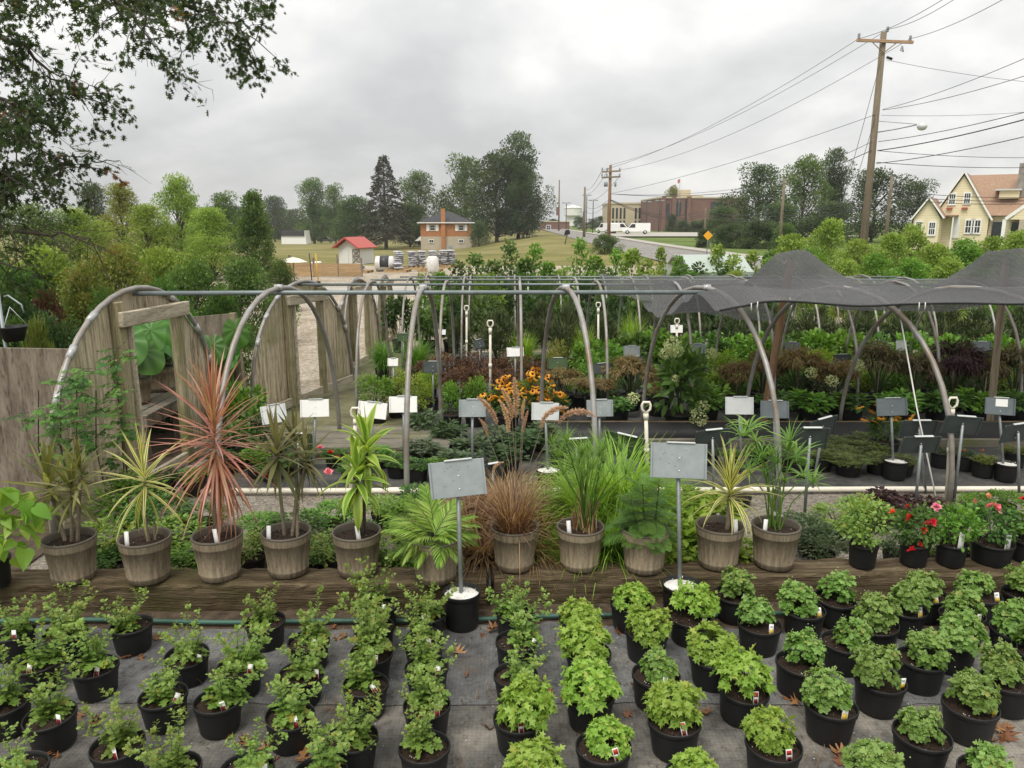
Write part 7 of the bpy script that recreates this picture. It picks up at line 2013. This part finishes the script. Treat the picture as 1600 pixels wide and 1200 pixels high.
# 7 fountain grass with plumes
t = barrel('potted_fountain_grass', 'dry red fountain grass with furry plumes in a barrel planter', 'potted plant', 804, 822)
b = MB(); n = 420
a = r.random(n) * 2 * PI; q = np.sqrt(r.random(n)) * 0.075
strip(b, np.stack([q * np.cos(a), q * np.sin(a), np.full(n, Z0 - 0.01)], 1), a + r.normal(size=n) * 0.6, R(86) - np.abs(r.normal(size=n)) * R(24), 0.12 + 0.30 * r.random(n), 0.4 + 1.2 * r.random(n), 0.0055, 6, 0, np.clip(r.random(n), 0, 1))
b.obj('foliage', lf_redg, t, kind='stuff')
def plume_mesh(bend):
    b = MB(); n = 620
    ts = r.random(n); ang = PI / 2 - bend * ts
    qq = np.linspace(0, 1, 40); xx = np.concatenate([[0], np.cumsum(np.cos(PI / 2 - bend * qq[:-1]) / 39)]); zz = np.concatenate([[0], np.cumsum(np.sin(PI / 2 - bend * qq[:-1]) / 39)])
    P = np.stack([np.interp(ts, qq, xx), np.zeros(n), np.interp(ts, qq, zz)], 1)
    tg = np.stack([np.cos(ang), np.zeros(n), np.sin(ang)], 1)
    D = rsphere(n, r) + tg * 0.75
    b.scatter(T_NARROW, P, frames(D, rsphere(n, r)), 0.115 * np.sin(PI * (0.1 + 0.85 * ts)) ** 0.5, r.random(n), 0)
    b.tube([(x, 0, z) for x, z in zip(xx[::4], zz[::4])], 0.012, 4, 1, cap=False)
    return b.mesh('plume', [m_plume, m_cane])
PM = [plume_mesh(0.25), plume_mesh(0.7), plume_mesh(1.7)]
for (bx, by, px0, py0, px1, py1, k, dy) in ((790, 810, 762, 682, 748, 653, 1, 0.05), (800, 805, 777, 662, 745, 620, 1, 0.1), (802, 800, 794, 675, 780, 625, 1, 0.0), (806, 800, 806, 650, 803, 590, 0, 0.05), (806, 800, 800, 655, 783, 607, 1, 0.08), (812, 800, 816, 655, 820, 622, 0, 0.03), (814, 805, 817, 675, 825, 642, 0, -0.02), (822, 806, 846, 668, 882, 642, 2, 0.02), (826, 806, 873, 660, 922, 653, 2, 0.05), (782, 812, 771, 741, 785, 725, 2, -0.02)):
    A = px2local(t, bx, by); B_ = px2local(t, px0, py0, dy); C_ = px2local(t, px1, py1, dy)
    b = MB(); m_ = A.lerp(B_, 0.5) + Vector((0.3 * (A.x - B_.x), 0, 0.04)); b.tube([A, m_, B_], [0.0022, 0.002, 0.0016], 4, cap=False); st = b.obj('plume_stalk', m_cane, t)
    d = C_ - B_; ln = d.length * (1.0 if k < 2 else 1.3)
    az = math.atan2(d.y, d.x)
    flip = d.x < 0
    be = (0.25, 0.7, 1.7)[k]
    e = math.atan2(d.z, abs(d.x)) - (PI / 2 - be / 2)
    o = put('plume', PM[k], st, B_, None, ln)
    o.rotation_euler = (Matrix.Rotation(PI if flip else 0, 3, 'Z') @ Matrix.Rotation(-e, 3, 'Y')).to_euler()
# 8 papyrus
t = barrel('potted_papyrus', 'tall papyrus with fine green sprays in a barrel planter', 'potted plant', 907, 822, -0.065)
b = MB()
for i in range(26):
    a = r.random() * 6.28; q = 0.03 * r.random() + 0.01
    tip = px2local(t, 925 + 48 * r.normal() * 0.7, 690 + 62 * r.random(), 0.09 * r.normal())
    p0 = Vector((0.03 + q * math.cos(a), q * math.sin(a), Z0 - 0.01))
    pts = [p0, p0.lerp(tip, 0.5) + Vector((0.3 * (p0.x - tip.x) * 0.4, 0, 0.02)), tip]
    b.tube(pts, [0.0042, 0.0036, 0.0022], 5, 0, v=r.random(), cap=False)
    n = 70
    az = r.random(n) * 6.28
    strip(b, np.tile(np.array(tip), (n, 1)), az, R(80) - np.abs(r.normal(size=n)) * R(42), 0.06 + 0.09 * r.random(n), 0.5 + 0.9 * r.random(n), 0.0022, 4, 0, np.clip(0.6 + 0.3 * r.normal(size=n), 0, 1))
for i in range(9):
    px = 900 + 45 * r.random(); b.tube([(0.02 + 0.03 * r.normal(), 0.03 * r.normal(), Z0 - 0.01), px2local(t, px, 745 + 40 * r.random(), 0.03)], [0.005, 0.003], 5, 1, v=r.random(), cap=False)
n = 60
strip(b, np.stack([0.02 + 0.04 * r.normal(size=n), 0.04 * r.normal(size=n), np.full(n, Z0)], 1), r.random(n) * 6.28, R(85) - np.abs(r.normal(size=n)) * R(14), 0.1 + 0.14 * r.random(n), 0.3, 0.007, 4, 1, r.random(n))
b.obj('foliage', [lf_papyrus, lf_redg], t, kind='stuff')
# 9 norfolk pine
t = barrel('potted_norfolk_pine', 'feathery norfolk island pine in a barrel planter left of the second tall sign', 'potted plant', 1008, 825)
def norf_branch():
    b = MB()
    b.tube([(0, 0, 0), (0.5, 0, 0.04), (1, 0, -0.06)], [0.014, 0.009, 0.004], 5, 1, cap=False)
    n = 26
    for sg in (-1, 1):
        q = np.linspace(0.12, 0.98, n)
        P = np.stack([q, np.zeros(n), 0.04 * np.sin(q * PI) - 0.06 * q ** 2], 1)
        ln = 0.36 * np.sin(PI * (0.15 + 0.75 * q)) + 0.03
        strip(b, P, sg * (R(58) - R(20) * q), R(8) + 0.1 * r.normal(size=n), ln, 0.5, 0.012, 4, 0, np.clip(0.5 + 0.25 * r.normal(size=n), 0, 1), lambda u: 0.8 + 0 * u)
        for k in range(0, n):
            m = 8
            u = np.linspace(0.1, 0.97, m)
            a_ = sg * (R(58) - R(20) * q[k])
            PP = P[k] + np.stack([np.cos(a_) * u, np.sin(a_) * u, 0.05 * u - 0.25 * u ** 2], 1) * ln[k]
            for s2 in (-1, 1):
                strip(b, PP, a_ + s2 * R(55), 0.25, 0.05, 0.3, 0.013, 2, 0, np.clip(0.6 + 0.2 * r.normal(size=m), 0, 1))
    return b.mesh('branch', [lf_norf, m_stem])
NB = [norf_branch() for _ in range(2)]
for (bx, tips, hp) in ((0.0, (1004, 757), (12, 0.30)), (0.05, (1030, 757), (10, 0.28)), (-0.03, (985, 780), (8, 0.26))):
    c = px2local(t, *tips)
    cane(t, [(bx, 0, Z0 - 0.02), c], 0.007, 0.003, m_stem)
    for lv_ in range(5):
        zc = Z0 + 0.02 + (c.z - Z0 - 0.01) * lv_ / 4.3
        for k in range(5):
            az = R(72 * k + 37 * lv_ + 10 * r.normal())
            ln = (0.18 * (1 - 0.17 * lv_) if lv_ < 4 else 0.09) * (0.85 + 0.3 * r.random())
            xx = bx + (c.x - bx) * (zc - Z0) / max(0.01, c.z - Z0)
            o = put('branch', NB[k % 2], t, (xx, 0, zc), None, ln)
            o.rotation_euler = (Matrix.Rotation(az, 3, 'Z') @ Matrix.Rotation(-R((-12 + 9 * lv_) + 8 * r.normal()), 3, 'Y')).to_euler()
# 10 cream-edged dracaena
t = barrel('potted_dracaena', 'cream-edged dracaena with one upright tuft in a barrel planter, right of the second tall sign', 'potted plant', 1125, 820, 0.07)
c = px2local(t, 1140, 775)
cane(t, [(0.035, 0, Z0 - 0.03), (0.045, 0, Z0 + 0.03), c], 0.016, 0.011)
rosette(t, c + Vector((0, 0, 0.02)), 50, 0.33, 'vari2', lf_vari, 0.07, el=(86, -10), axis_len=0.10, curl=(0.05, 1.55), az0=1.0)
# 11 umbrella papyrus
t = barrel('potted_umbrella_papyrus', 'umbrella papyrus with leafy parasol tops in the rightmost barrel planter', 'potted plant', 1213, 820, -0.09)
def umbel_mesh(n, curl):
    b = MB(); a = np.arange(n) * 2 * PI / n + 0.1 * r.normal(size=n)
    strip(b, np.zeros((n, 3)), a, R(38) + 0.25 * r.normal(size=n), 0.8 + 0.4 * r.random(n), curl, 0.075, 6, 0, np.clip(0.55 + 0.25 * r.normal(size=n), 0, 1), WIDE)
    return b.mesh('umbel', [lf_papyrus])
UM = [umbel_mesh(16, 0.9), umbel_mesh(13, 1.5), umbel_mesh(18, 0.6)]
um_pts = [(1160, 682, 0.15), (1170, 668, 0.13), (1236, 690, 0.12), (1190, 715, 0.11), (1205, 712, 0.13), (1215, 725, 0.11), (1243, 715, 0.13), (1255, 745, 0.12), (1270, 755, 0.1), (1195, 740, 0.1), (1180, 690, 0.12), (1230, 705, 0.12), (1170, 735, 0.1), (1225, 752, 0.1)]
for i, (px, py, s) in enumerate(um_pts):
    dy = 0.06 * r.normal(); c = px2local(t, px, py, dy)
    a = r.random() * 6.28; p0 = Vector((-0.01 + 0.03 * math.cos(a), 0.03 * math.sin(a), Z0 - 0.01))
    b = MB(); b.tube([p0, p0.lerp(c, 0.55) + Vector(((p0.x - c.x) * 0.22, 0, 0.02)), c], [0.0048, 0.004, 0.0026], 6, cap=False); o = b.obj('culm', lf_papyrus, t)
    put('umbel', UM[i % 3], o, c, (0.2 * r.normal(), 0.2 * r.normal(), r.random() * 6), s * 1.2)

# pothos spilling in at the left edge
t = thing('pothos', 'lime-yellow broad-leaved pothos trailing at the left edge', 'potted plant', (xat(-18, 3.75, 0.35), 3.75, TIEZ + 0.003))
put('pot', pot_mesh(0.10, 0.085, 0.16), t); put('potting_soil', soil_mesh(0.093, 0.142, r), t)
def pothos_leaf(v):
    b = MB(); T = fan([(0, 0.06), (0.16, 0.0), (0.3, 0.12), (0.34, 0.34), (0.24, 0.62), (0.1, 0.86), (0, 1)], 0.22, (0, 0.4), 0.3)
    b.add(T[0], T[1], 0, v, T[2]); return b.mesh('leaf', lf_pothos)
PO = [pothos_leaf(v) for v in (0.1, 0.35, 0.6, 0.9)]
for i in range(46):
    px, py = r.uniform(-30, 62), r.uniform(752, 872)
    if px > 45 and not (760 < py < 850): continue
    c = px2local(t, px, py, -0.05 + 0.07 * r.normal())
    o = put('leaf', PO[i % 4], t, c, (R(-50) + 0.5 * r.normal(), 0.5 * r.normal(), PI + r.normal() * 0.9 + (0.6 if px > 20 else 0)), 0.075 + 0.055 * r.random())
for k in range(6):
    b = MB(); b.tube([(0, 0, 0.14), (0.03 * r.normal(), -0.05, 0.3), px2local(t, r.uniform(-10, 60), r.uniform(770, 850), -0.05)], 0.003, 4, cap=False); b.obj('stem', lf_pothos, t)

# ============================================================ ROSES ON THE RIGHT SLEEPER
def rose(label, px, py_rim, wpx, ph, mat, pyt, w, blooms, me, tag=None):
    zr = TIEZ + ph; p = onz(px, py_rim, zr); p.y = min(max(p.y, 3.93), 4.06)
    dep = p.y * 0.977 + (CH - zr) * 0.21
    pr = wpx * dep / F / 2
    t = thing('potted_rose', label, 'potted plant', (xat(px, p.y, zr), p.y, TIEZ + 0.003))
    put('pot', pot_mesh(pr, pr * 0.86, ph), t); put('potting_soil', soil_mesh(pr * 0.93, ph * 0.86, r), t)
    ztop = ony(px, pyt, p.y).z - t.location.z
    W_ = w * dep / F * 0.85
    b = MB()
    leafcloud(b, (0, 0, (ph + ztop) / 2), (W_ / 2, W_ / 2, (ztop - ph) / 2), 640, T_OVAL, 0.025, 0, r, 30, 0.38, low=-0.8)
    for _ in range(9):
        a = r.random() * 6.28; b.tube([(0.01 * math.cos(a), 0.01 * math.sin(a), ph * 0.85), (W_ * 0.2 * math.cos(a), W_ * 0.2 * math.sin(a), (ph + ztop) / 2), (W_ * 0.35 * math.cos(a), W_ * 0.35 * math.sin(a), ztop * 0.92)], [0.003, 0.0025, 0.0015], 4, 1, cap=False)
    b.obj('foliage', [mat, m_stem], t, kind='stuff')
    for bx, by, s in blooms: put('bloom', me, t, px2local(t, bx, by, -W_ * 0.3), (R(-35) + 0.3 * r.normal(), 0.3 * r.normal(), r.random() * 6), s * 0.8)
    if tag: put('plant_label', TAGS['w'], t, (tag * pr, -pr * 0.75, ph * 0.85), (R(-10), R(8), 0), (1.2, 1, 1.5))
    return t
rose('flowerless grey-green rose in a black pot on the right sleeper, leftmost rose', 1350, 849, 44, 0.135, lf_sprawl, 782, 84, [], BL_R)
rose('bright red rose in a black pot on the right sleeper', 1430, 848, 44, 0.13, lf_green, 795, 74, [(1395, 800, 1.0), (1421, 808, 1.4), (1418, 791, 0.8), (1449, 819, 1.1), (1459, 815, 1.2), (1444, 828, 1.1), (1425, 859, 1.2), (1444, 862, 1.3), (1438, 850, 0.8)], BL_R)
rose('rose with one small pink bloom in a black pot, third on the right sleeper', 1488, 848, 46, 0.13, lf_bright, 790, 80, [(1462, 792, 1.0)], BL_P, 0.1)
rose('rose with a large pink bloom in a wide black pot on the right sleeper', 1551, 846, 62, 0.125, lf_green, 792, 80, [(1555, 794, 1.3), (1548, 791, 0.9)], BL_P, 0.25)
rose('leafy rose in a black pot at the right edge of the sleeper', 1606, 842, 46, 0.13, lf_bright, 795, 60, [], BL_P)

# ============================================================ ELEPHANT EARS, VINE, BASKET
def ear_leaf(seed):
    rr = np.random.default_rng(seed)
    b = MB()
    n = 36; rings = [0.001, 0.3, 0.6, 0.85, 1.0]
    V_ = []; vv = []
    for q in rings:
        for k in range(n):
            th = 2 * PI * k / n
            rad = (0.52 + 0.30 * math.cos(th) ** 1) if math.cos(th) > 0 else 0.52 + 0.02 * math.cos(th)
            rad *= 1.0 - 0.52 * math.exp(-((abs(((th - PI) + PI) % (2 * PI) - PI)) / 0.20) ** 2)
            x = rad * q * math.sin(th) * 0.92; y = rad * q * math.cos(th)
            ripple = 0.022 * q * (1 if k % 4 in (0, 1) else -1)
            z = -0.28 * (y * y * 0.8 + x * x * 0.5) + ripple + 0.10 * abs(x)
            V_.append((x, y, z)); vv.append(0.35 + 0.35 * (k % 4 in (0, 1)) + 0.1 * rr.random())
    Fc = [(j * n + k, j * n + (k + 1) % n, (j + 1) * n + (k + 1) % n, (j + 1) * n + k) for j in range(len(rings) - 1) for k in range(n)]
    b.add(V_, Fc, 0, vv)
    return b.mesh('leaf', lf_ear)
EL = [ear_leaf(k) for k in range(3)]
def ears(label, X, Y, z, leaves, pot=True):
    t = thing('elephant_ear', label, 'potted plant', (X, Y, z))
    if pot:
        put('planter', ME_BAR, t); put('potting_soil', ME_BSOIL[0], t)
    for (dx, dy, dz, s, az, pitch) in leaves:
        o = put('leaf', EL[int(r.integers(3))], t, (dx, dy, dz), None, s)
        o.rotation_euler = (Matrix.Rotation(R(az), 3, 'Z') @ Matrix.Rotation(R(pitch), 3, 'X')).to_euler()
        b = MB(); b.tube([(dx * 0.1, dy * 0.1, 0.2 if pot else 0), (dx * 0.5, dy * 0.5, dz * 0.6), (dx, dy, dz)], [0.014, 0.011, 0.007], 6, cap=False); b.obj('stalk', m_stem if pot else lf_ear, t)
bz = 0.437
ears('elephant ear with huge veined leaves, left barrel pot on the doorway bench', -3.5, 6.85, bz, [(0.0, -0.1, 0.62, 0.36, 200, -55), (0.1, 0.0, 0.5, 0.32, 230, -45), (0.1, 0.2, 0.66, 0.34, 170, -60), (-0.25, 0.1, 0.6, 0.32, 120, -40)])
ears('elephant ear with huge veined leaves, right barrel pot on the doorway bench', -3.52, 7.4, bz, [(0.0, -0.05, 0.7, 0.42, 215, -58), (0.12, 0.0, 0.5, 0.34, 250, -35), (-0.2, 0.05, 0.62, 0.36, 170, -60), (0.12, 0.2, 0.66, 0.36, 200, -60)])
ears('elephant ear leaves standing tall right of the first plywood wall', xat(352, 7.9, 0.8), 7.9, g(0, 7.9), [(-0.14, 0, 0.92, 0.27, 200, -60), (0.1, 0.05, 1.08, 0.26, 215, -75), (0.02, 0.1, 0.8, 0.26, 150, -50), (-0.3, 0.0, 0.8, 0.26, 120, -40)], False)
lf_vine = leafm('vine_leaf', [(0.04, 0.10, 0.02), (0.085, 0.19, 0.035), (0.17, 0.30, 0.06)])
# vine climbing the first wall
b = MB()
def compound(cx_, cy_, Y, k):
    c = np.array(ony(cx_, cy_, Y))
    d = unit(np.array([r.normal(), -0.8 + 0.4 * r.normal(), 0.3 * r.normal() - 0.1]))
    L_ = 0.11 + 0.07 * r.random()
    b.tube([c, c + d * L_ * 0.5 + [0, 0, 0.01], c + d * L_ - [0, 0, 0.02]], [0.002, 0.0015, 0.001], 3, 1, cap=False)
    n = 9
    q = np.repeat(np.linspace(0.25, 1, 5), 2)[:n]
    side = np.cross(d, [0, 0, 1.0]); side = side / np.linalg.norm(side)
    sg = np.where(np.arange(n) % 2 == 0, 1, -1)
    D = d[None] * 0.6 + side[None] * sg[:, None] + r.normal(size=(n, 3)) * 0.2 + [0, 0, -0.25]
    b.scatter(T_OVAL, c + d * (q * L_)[:, None], frames(D, np.tile([0, -0.3, 1.0], (n, 1)) + r.normal(size=(n, 3)) * 0.25), 0.034 * (0.75 + 0.5 * r.random(n)), np.clip(0.45 + 0.3 * r.normal() + 0.1 * r.normal(size=n), 0, 1))
for (px, py, sx, sy, n, Y0, Y1) in ((115, 615, 26, 24, 46, 4.6, 5.0), (108, 650, 26, 18, 36, 4.5, 4.9), (135, 580, 16, 12, 16, 4.8, 5.1), (70, 640, 18, 14, 14, 4.6, 4.8), (125, 690, 24, 22, 30, 4.6, 4.9), (150, 640, 14, 30, 18, 4.8, 5.0), (185, 640, 7, 60, 40, 5.2, 5.35), (178, 570, 8, 25, 14, 5.25, 5.4), (190, 690, 9, 30, 22, 5.1, 5.3), (110, 720, 30, 14, 18, 4.5, 4.7)):
    for k in range(int(n * (0.6 if px != 185 else 0.9))): compound(px + sx * r.normal(), py + sy * r.normal(), r.uniform(Y0, Y1), k)
for px in (60, 95, 120, 150): b.tube([np.array(onz(px + 20, 790, 0.0)), np.array(ony(px, 700, 4.75)), np.array(ony(px, 610, 4.8))], 0.004, 4, 1, cap=False)
b.tube([np.array(onz(195, 780, 0.0)), np.array(ony(190, 650, 5.3)), np.array(ony(172, 560, 5.35))], 0.005, 4, 1, cap=False)
b.obj('climbing_vine', [lf_vine, m_twig], label='green climbing vine covering the front of the first plywood wall', cat='vine')
# hanging basket at the left edge
q = ony(20, 515, 6.6)
t = thing('hanging_basket', 'black hanging basket on a white bracket at the left edge', 'hanging basket', (q.x, q.y, q.z))
b = MB(); b.lathe([(0.002, -0.10), (0.075, -0.10), (0.115, 0.02), (0.12, 0.03), (0.105, 0.028), (0.09, 0.0)], 18); b.obj('basket', m_black, t)
for a in (0.5, 2.6, 4.7):
    b = MB(); b.tube([(0.115 * math.cos(a), 0.115 * math.sin(a), 0.03), (0, 0, 0.2)], 0.003, 4); b.obj('wire', m_galvl, t)
b = MB(); b.tube([(-0.1, 0.1, 0.28), (0.0, 0, 0.3), (0.12, -0.02, 0.22), (0.13, -0.02, 0.15)], 0.007, 6); b.obj('bracket', m_galv, t)
b = MB(); b.tube([(-0.085, 0.0, q.z * -1), (-0.085, 0, 0.32)], 0.016, 6); b.obj('upright', m_galv, t)
p = ony(60, 532, 6.9)
t = thing('dwarf_conifer', 'small dense yellow-green conifer above the plywood fence at left', 'conifer', (p.x, 6.9, g(0, 6.9)))
o = put('foliage', PL['needle'][1], t, (0, 0, 0.5), scale=(0.24, 0.24, ony(60, 508, 6.9).z - g(0, 6.9) - 0.5)); o.material_slots[0].link = 'OBJECT'; o.material_slots[0].material = lf_olive
b = MB(); b.tube([(0, 0, 0), (0, 0, 0.6)], 0.02, 6); b.obj('trunk', m_bark, t)

# ============================================================ THE MUMS
r = np.random.default_rng(303)
MUMS = [  # pixel of the pot rim centre, kind (s sprawling, l lime, d dense), tag
    (205, 975, 's'), (415, 968, 's'), (58, 1035, 's'), (148, 1040, 's'), (255, 1085, 's'), (340, 1093, 's'), (375, 1038, 's'), (292, 1020, 's'), (80, 1115, 's'), (8, 1095, 's'), (450, 1115, 's'), (470, 1050, 's'), (482, 1000, 's'),
    (185, 1160, 's'), (270, 1200, 's'), (30, 1200, 's'), (385, 1200, 's'), (548, 1152, 's'), (500, 1205, 's'), (570, 1068, 's'), (578, 1018, 's'), (586, 978, 's'), (592, 945, 's'), (20, 985, 's'), (100, 985, 's'),
    (663, 1165, 's'), (667, 1100, 's'), (667, 1040, 's'), (663, 996, 's'), (668, 957, 's'), (806, 1052, 's'), (805, 1000, 's'), (803, 955, 's'),
    (905, 968, 'l'), (920, 1020, 'l'), (922, 1085, 'l'), (812, 1122, 'l'), (944, 1168, 'l'), (842, 1212, 'l'), (985, 942, 'l'), (1010, 987, 'l'), (1078, 962, 'l'), (1114, 1025, 'l'), (1024, 1055, 'd'), (1055, 1126, 'l'), (1160, 1075, 'l'), (1208, 1162, 'l'), (1085, 1215, 'l'),
    (1147, 927, 'd'), (1187, 975, 'd'), (1257, 952, 'd'), (1303, 935, 'd'), (1320, 1003, 'd'), (1248, 1037, 'd'), (1298, 1103, 'd'), (1371, 974, 'd'), (1414, 950, 'd'), (1448, 928, 'd'), (1375, 1062, 'd'), (1440, 1030, 'd'), (1489, 1002, 'd'), (1532, 930, 'd'), (1527, 968, 'd'), (1594, 922, 'd'), (1575, 986, 'd'), (1577, 1063, 'd'), (1517, 1103, 'd'), (1440, 1148, 'd'), (1372, 1205, 'd'), (1545, 1210, 'd'), (1615, 1012, 'd')]
pos = np.array([[*onz(px, py, POT_H + 0.012)[:2]] for px, py, k in MUMS])
for _ in range(40):
    for i in range(len(pos)):
        d = pos - pos[i]; q = np.hypot(d[:, 0], d[:, 1]); q[i] = 9
        for j in np.where(q < 0.213)[0]:
            u = (pos[j] - pos[i]) / max(q[j], 1e-3); m_ = (0.213 - q[j]) / 2
            pos[i] -= u * m_ * 0.5; pos[j] += u * m_ * 0.5
    lim = np.where(pos[:, 0] < -0.12, 3.585, 3.70)
    pos[:, 1] = np.minimum(pos[:, 1], lim)
    for cxs, cys, rr_ in ((xat(722, 3.62, 0.1), 3.62, 0.21), (xat(1063, 3.70, 0.1), 3.70, 0.215)):
        dx, dy = pos[:, 0] - cxs, pos[:, 1] - cys; q = np.hypot(dx, dy)
        k = q < rr_
        pos[k, 0] += (dx[k] / q[k]) * (rr_ - q[k]) + 0; pos[k, 1] += (dy[k] / q[k]) * (rr_ - q[k])
LAND = [('bronze dracaena', 108), ('yellow-striped dracaena', 226), ('pink dracaena', 339), ('olive dracaena', 447), ('lemon-lime dracaena', 557), ('parlour palm', 680), ('fountain grass', 804), ('papyrus', 907), ('norfolk pine', 1008), ('cream-edged dracaena', 1125), ('umbrella papyrus', 1213), ('flowerless rose', 1350), ('red rose', 1430), ('small pink rose', 1488), ('large pink rose', 1551)]
lx = [(n_, xat(p_, 3.9, 0.4)) for n_, p_ in LAND]
desc = {'s': 'leggy soft-green mum', 'l': 'lime-green domed mum', 'd': 'compact budded mum'}
slots = {}
for i, (px, py, k) in enumerate(MUMS):
    nmx = min(lx, key=lambda a: abs(a[1] - pos[i, 0]))[0]
    slots.setdefault((k, nmx), []).append(i)
POT_TAG = {'s': 'm', 'l': 'r', 'd': 'y'}
for (k, nmx), idx in slots.items():
    idx.sort(key=lambda i: -pos[i, 1])
    for q, i in enumerate(idx):
        w_ = f'alone in line with the {nmx}' if len(idx) == 1 else f'{ordn[q]} from the sleeper in line with the {nmx}'
        t = thing('potted_mum', f'{desc[k]}, {w_}', 'potted mum', (pos[i, 0], pos[i, 1], 0.018), 0, 'potted mums on the weed cloth')
        if k == 's': t.scale = (0.93, 0.93, 0.95)
        t.rotation_euler = (R(1.5) * r.normal(), R(1.5) * r.normal(), 0)
        put('pot', ME_POT, t, rot=(0, 0, r.random() * 6)); put('potting_soil', ME_SOILS[int(r.integers(3))], t, rot=(0, 0, r.random() * 6))
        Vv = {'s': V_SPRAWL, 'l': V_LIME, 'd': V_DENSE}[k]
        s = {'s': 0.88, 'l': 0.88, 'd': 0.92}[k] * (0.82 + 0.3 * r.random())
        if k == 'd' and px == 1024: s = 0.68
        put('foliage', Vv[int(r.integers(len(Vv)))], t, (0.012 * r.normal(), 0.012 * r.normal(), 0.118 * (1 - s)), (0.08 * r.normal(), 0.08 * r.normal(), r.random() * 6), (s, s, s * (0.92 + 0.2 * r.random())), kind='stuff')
        if r.random() < 0.85:
            a = R(-90 + (35 + 18 * r.normal()))
            tag_part(t, POT_TAG[k], a, POT_R * 0.8, 0.118, r)

# ============================================================ FALLEN LEAVES, CRUMBS, WEEDS
FL = []
for k in range(8):
    b = MB(); T = T_OAK
    Vq = T[0].copy(); Vq[:, 0] *= 0.65 + 0.5 * r.random(); Vq += r.normal(size=Vq.shape) * 0.022; Vq[:, 2] += (0.15 + 0.4 * r.random()) * np.abs(Vq[:, 0]) ** 1.2 * (1 + 0.1 * k) * (1 if k % 3 else -0.4) + 0.12 * np.sin(Vq[:, 1] * 5 + k) + 0.5 * r.random() * (Vq[:, 1] - 0.5) ** 2
    b.add(Vq, T[1], 0, 0.1 + 0.12 * k, T[2]); FL.append(b.mesh('fallen_leaf', lf_dead))
spots = [(480, 1075), (550, 1070), (850, 1060), (875, 1095), (865, 1090), (960, 1065), (985, 1075), (1000, 1090), (985, 1070), (1020, 1090), (715, 1015), (733, 1050), (890, 1060), (130, 1115), (140, 1120), (65, 1180), (75, 1185), (85, 1178), (350, 1150), (365, 1155), (370, 1148), (430, 1170), (430, 1175), (140, 1110), (150, 1117), (1560, 1145), (1575, 1140), (1590, 1138), (1555, 1160), (1565, 1165), (1325, 1178), (1315, 1180), (1335, 1175), (1245, 1090), (1250, 1095), (1225, 1100), (1335, 945), (1345, 950), (1335, 955), (1470, 940), (1465, 935), (1480, 938), (520, 985), (530, 990), (540, 980), (525, 995), (760, 985), (750, 990), (770, 980), (205, 1025), (225, 1030), (210, 1020), (245, 1000), (960, 990), (1210, 930), (1205, 935), (870, 905), (600, 1105), (590, 1120), (760, 1150), (555, 1155), (470, 1195), (640, 1090), (1110, 1110), (990, 1110), (840, 1075)]
for i, (px, py) in enumerate(spots):
    p = onz(px + 3 * r.normal(), py + 3 * r.normal(), 0.02)
    put('fallen_leaf', FL[int(r.integers(8))], None, (p.x, min(p.y, 3.6), 0.024), (0.25 * r.normal(), 0.25 * r.normal(), r.random() * 6), 0.05 + 0.05 * r.random(), 'dry brown oak leaf lying on the grey weed cloth', 'leaf', 'fallen oak leaves')
b = MB(); n = 2600
P = np.stack([r.uniform(-3.2, 3.4, n), 1.7 + 2.05 * r.random(n) ** 0.8, np.full(n, 0.023)], 1)
b.scatter(T_QUAD, P, frames(rsphere(n, r) * [1, 1, 0.3], rsphere(n, r) * 0.4 + [0, 0, 1]), 0.005 + 0.012 * r.random(n) ** 3, 0.5, (0))
k = r.random(n) < 0.25
b.scatter(T_QUAD, P[k] + [0.1, 0.07, 0], frames(rsphere(k.sum(), r), rsphere(k.sum(), r)), 0.005 + 0.004 * r.random(k.sum()), 0.5, 1)
b.obj('bark_crumbs', [plain('bark_crumb', (0.10, 0.065, 0.04), 0.9, var=0.6, scale=50), m_perl], kind='stuff', label='bark crumbs and perlite scattered on the weed cloth', cat='debris')
b = MB(); n = 700
for cx_, cy_, m in ((-1.35, 3.2, 60), (-0.75, 2.9, 40), (-0.05, 3.0, 70), (0.28, 2.75, 50), (0.95, 2.45, 70), (1.2, 2.6, 40), (-0.25, 2.55, 50), (-2.2, 3.45, 60), (1.8, 3.65, 60)):
    pp = np.stack([cx_ + 0.06 * r.normal(size=m), cy_ + 0.05 * r.normal(size=m), np.full(m, 0.018)], 1)
    strip(b, pp, r.random(m) * 6.28, R(70) - np.abs(r.normal(size=m)) * R(25), 0.03 + 0.05 * r.random(m), 0.8, 0.0022, 3, 0, r.random(m))
b.obj('weed_grass', lf_brown, kind='stuff', label='thin dry grass seedlings sprouting through the weed cloth', cat='grass')

# ============================================================ THE AIR
m_air = bpy.data.materials.new('haze')
m_air.use_nodes = True
_n = m_air.node_tree.nodes; _n.clear()
_o = _n.new('ShaderNodeOutputMaterial'); _v = _n.new('ShaderNodeVolumePrincipled')
_v.inputs['Color'].default_value = (0.9, 0.93, 0.96, 1)
_v.inputs['Density'].default_value = 0.00028
m_air.node_tree.links.new(_v.outputs[0], _o.inputs['Volume'])
b = MB(); b.box((0, 700, 9.5), (1700, 1600, 31.0))
o = b.obj('haze', m_air, None, False, kind='stuff', label='thin pale summer haze over the whole place', cat='haze')
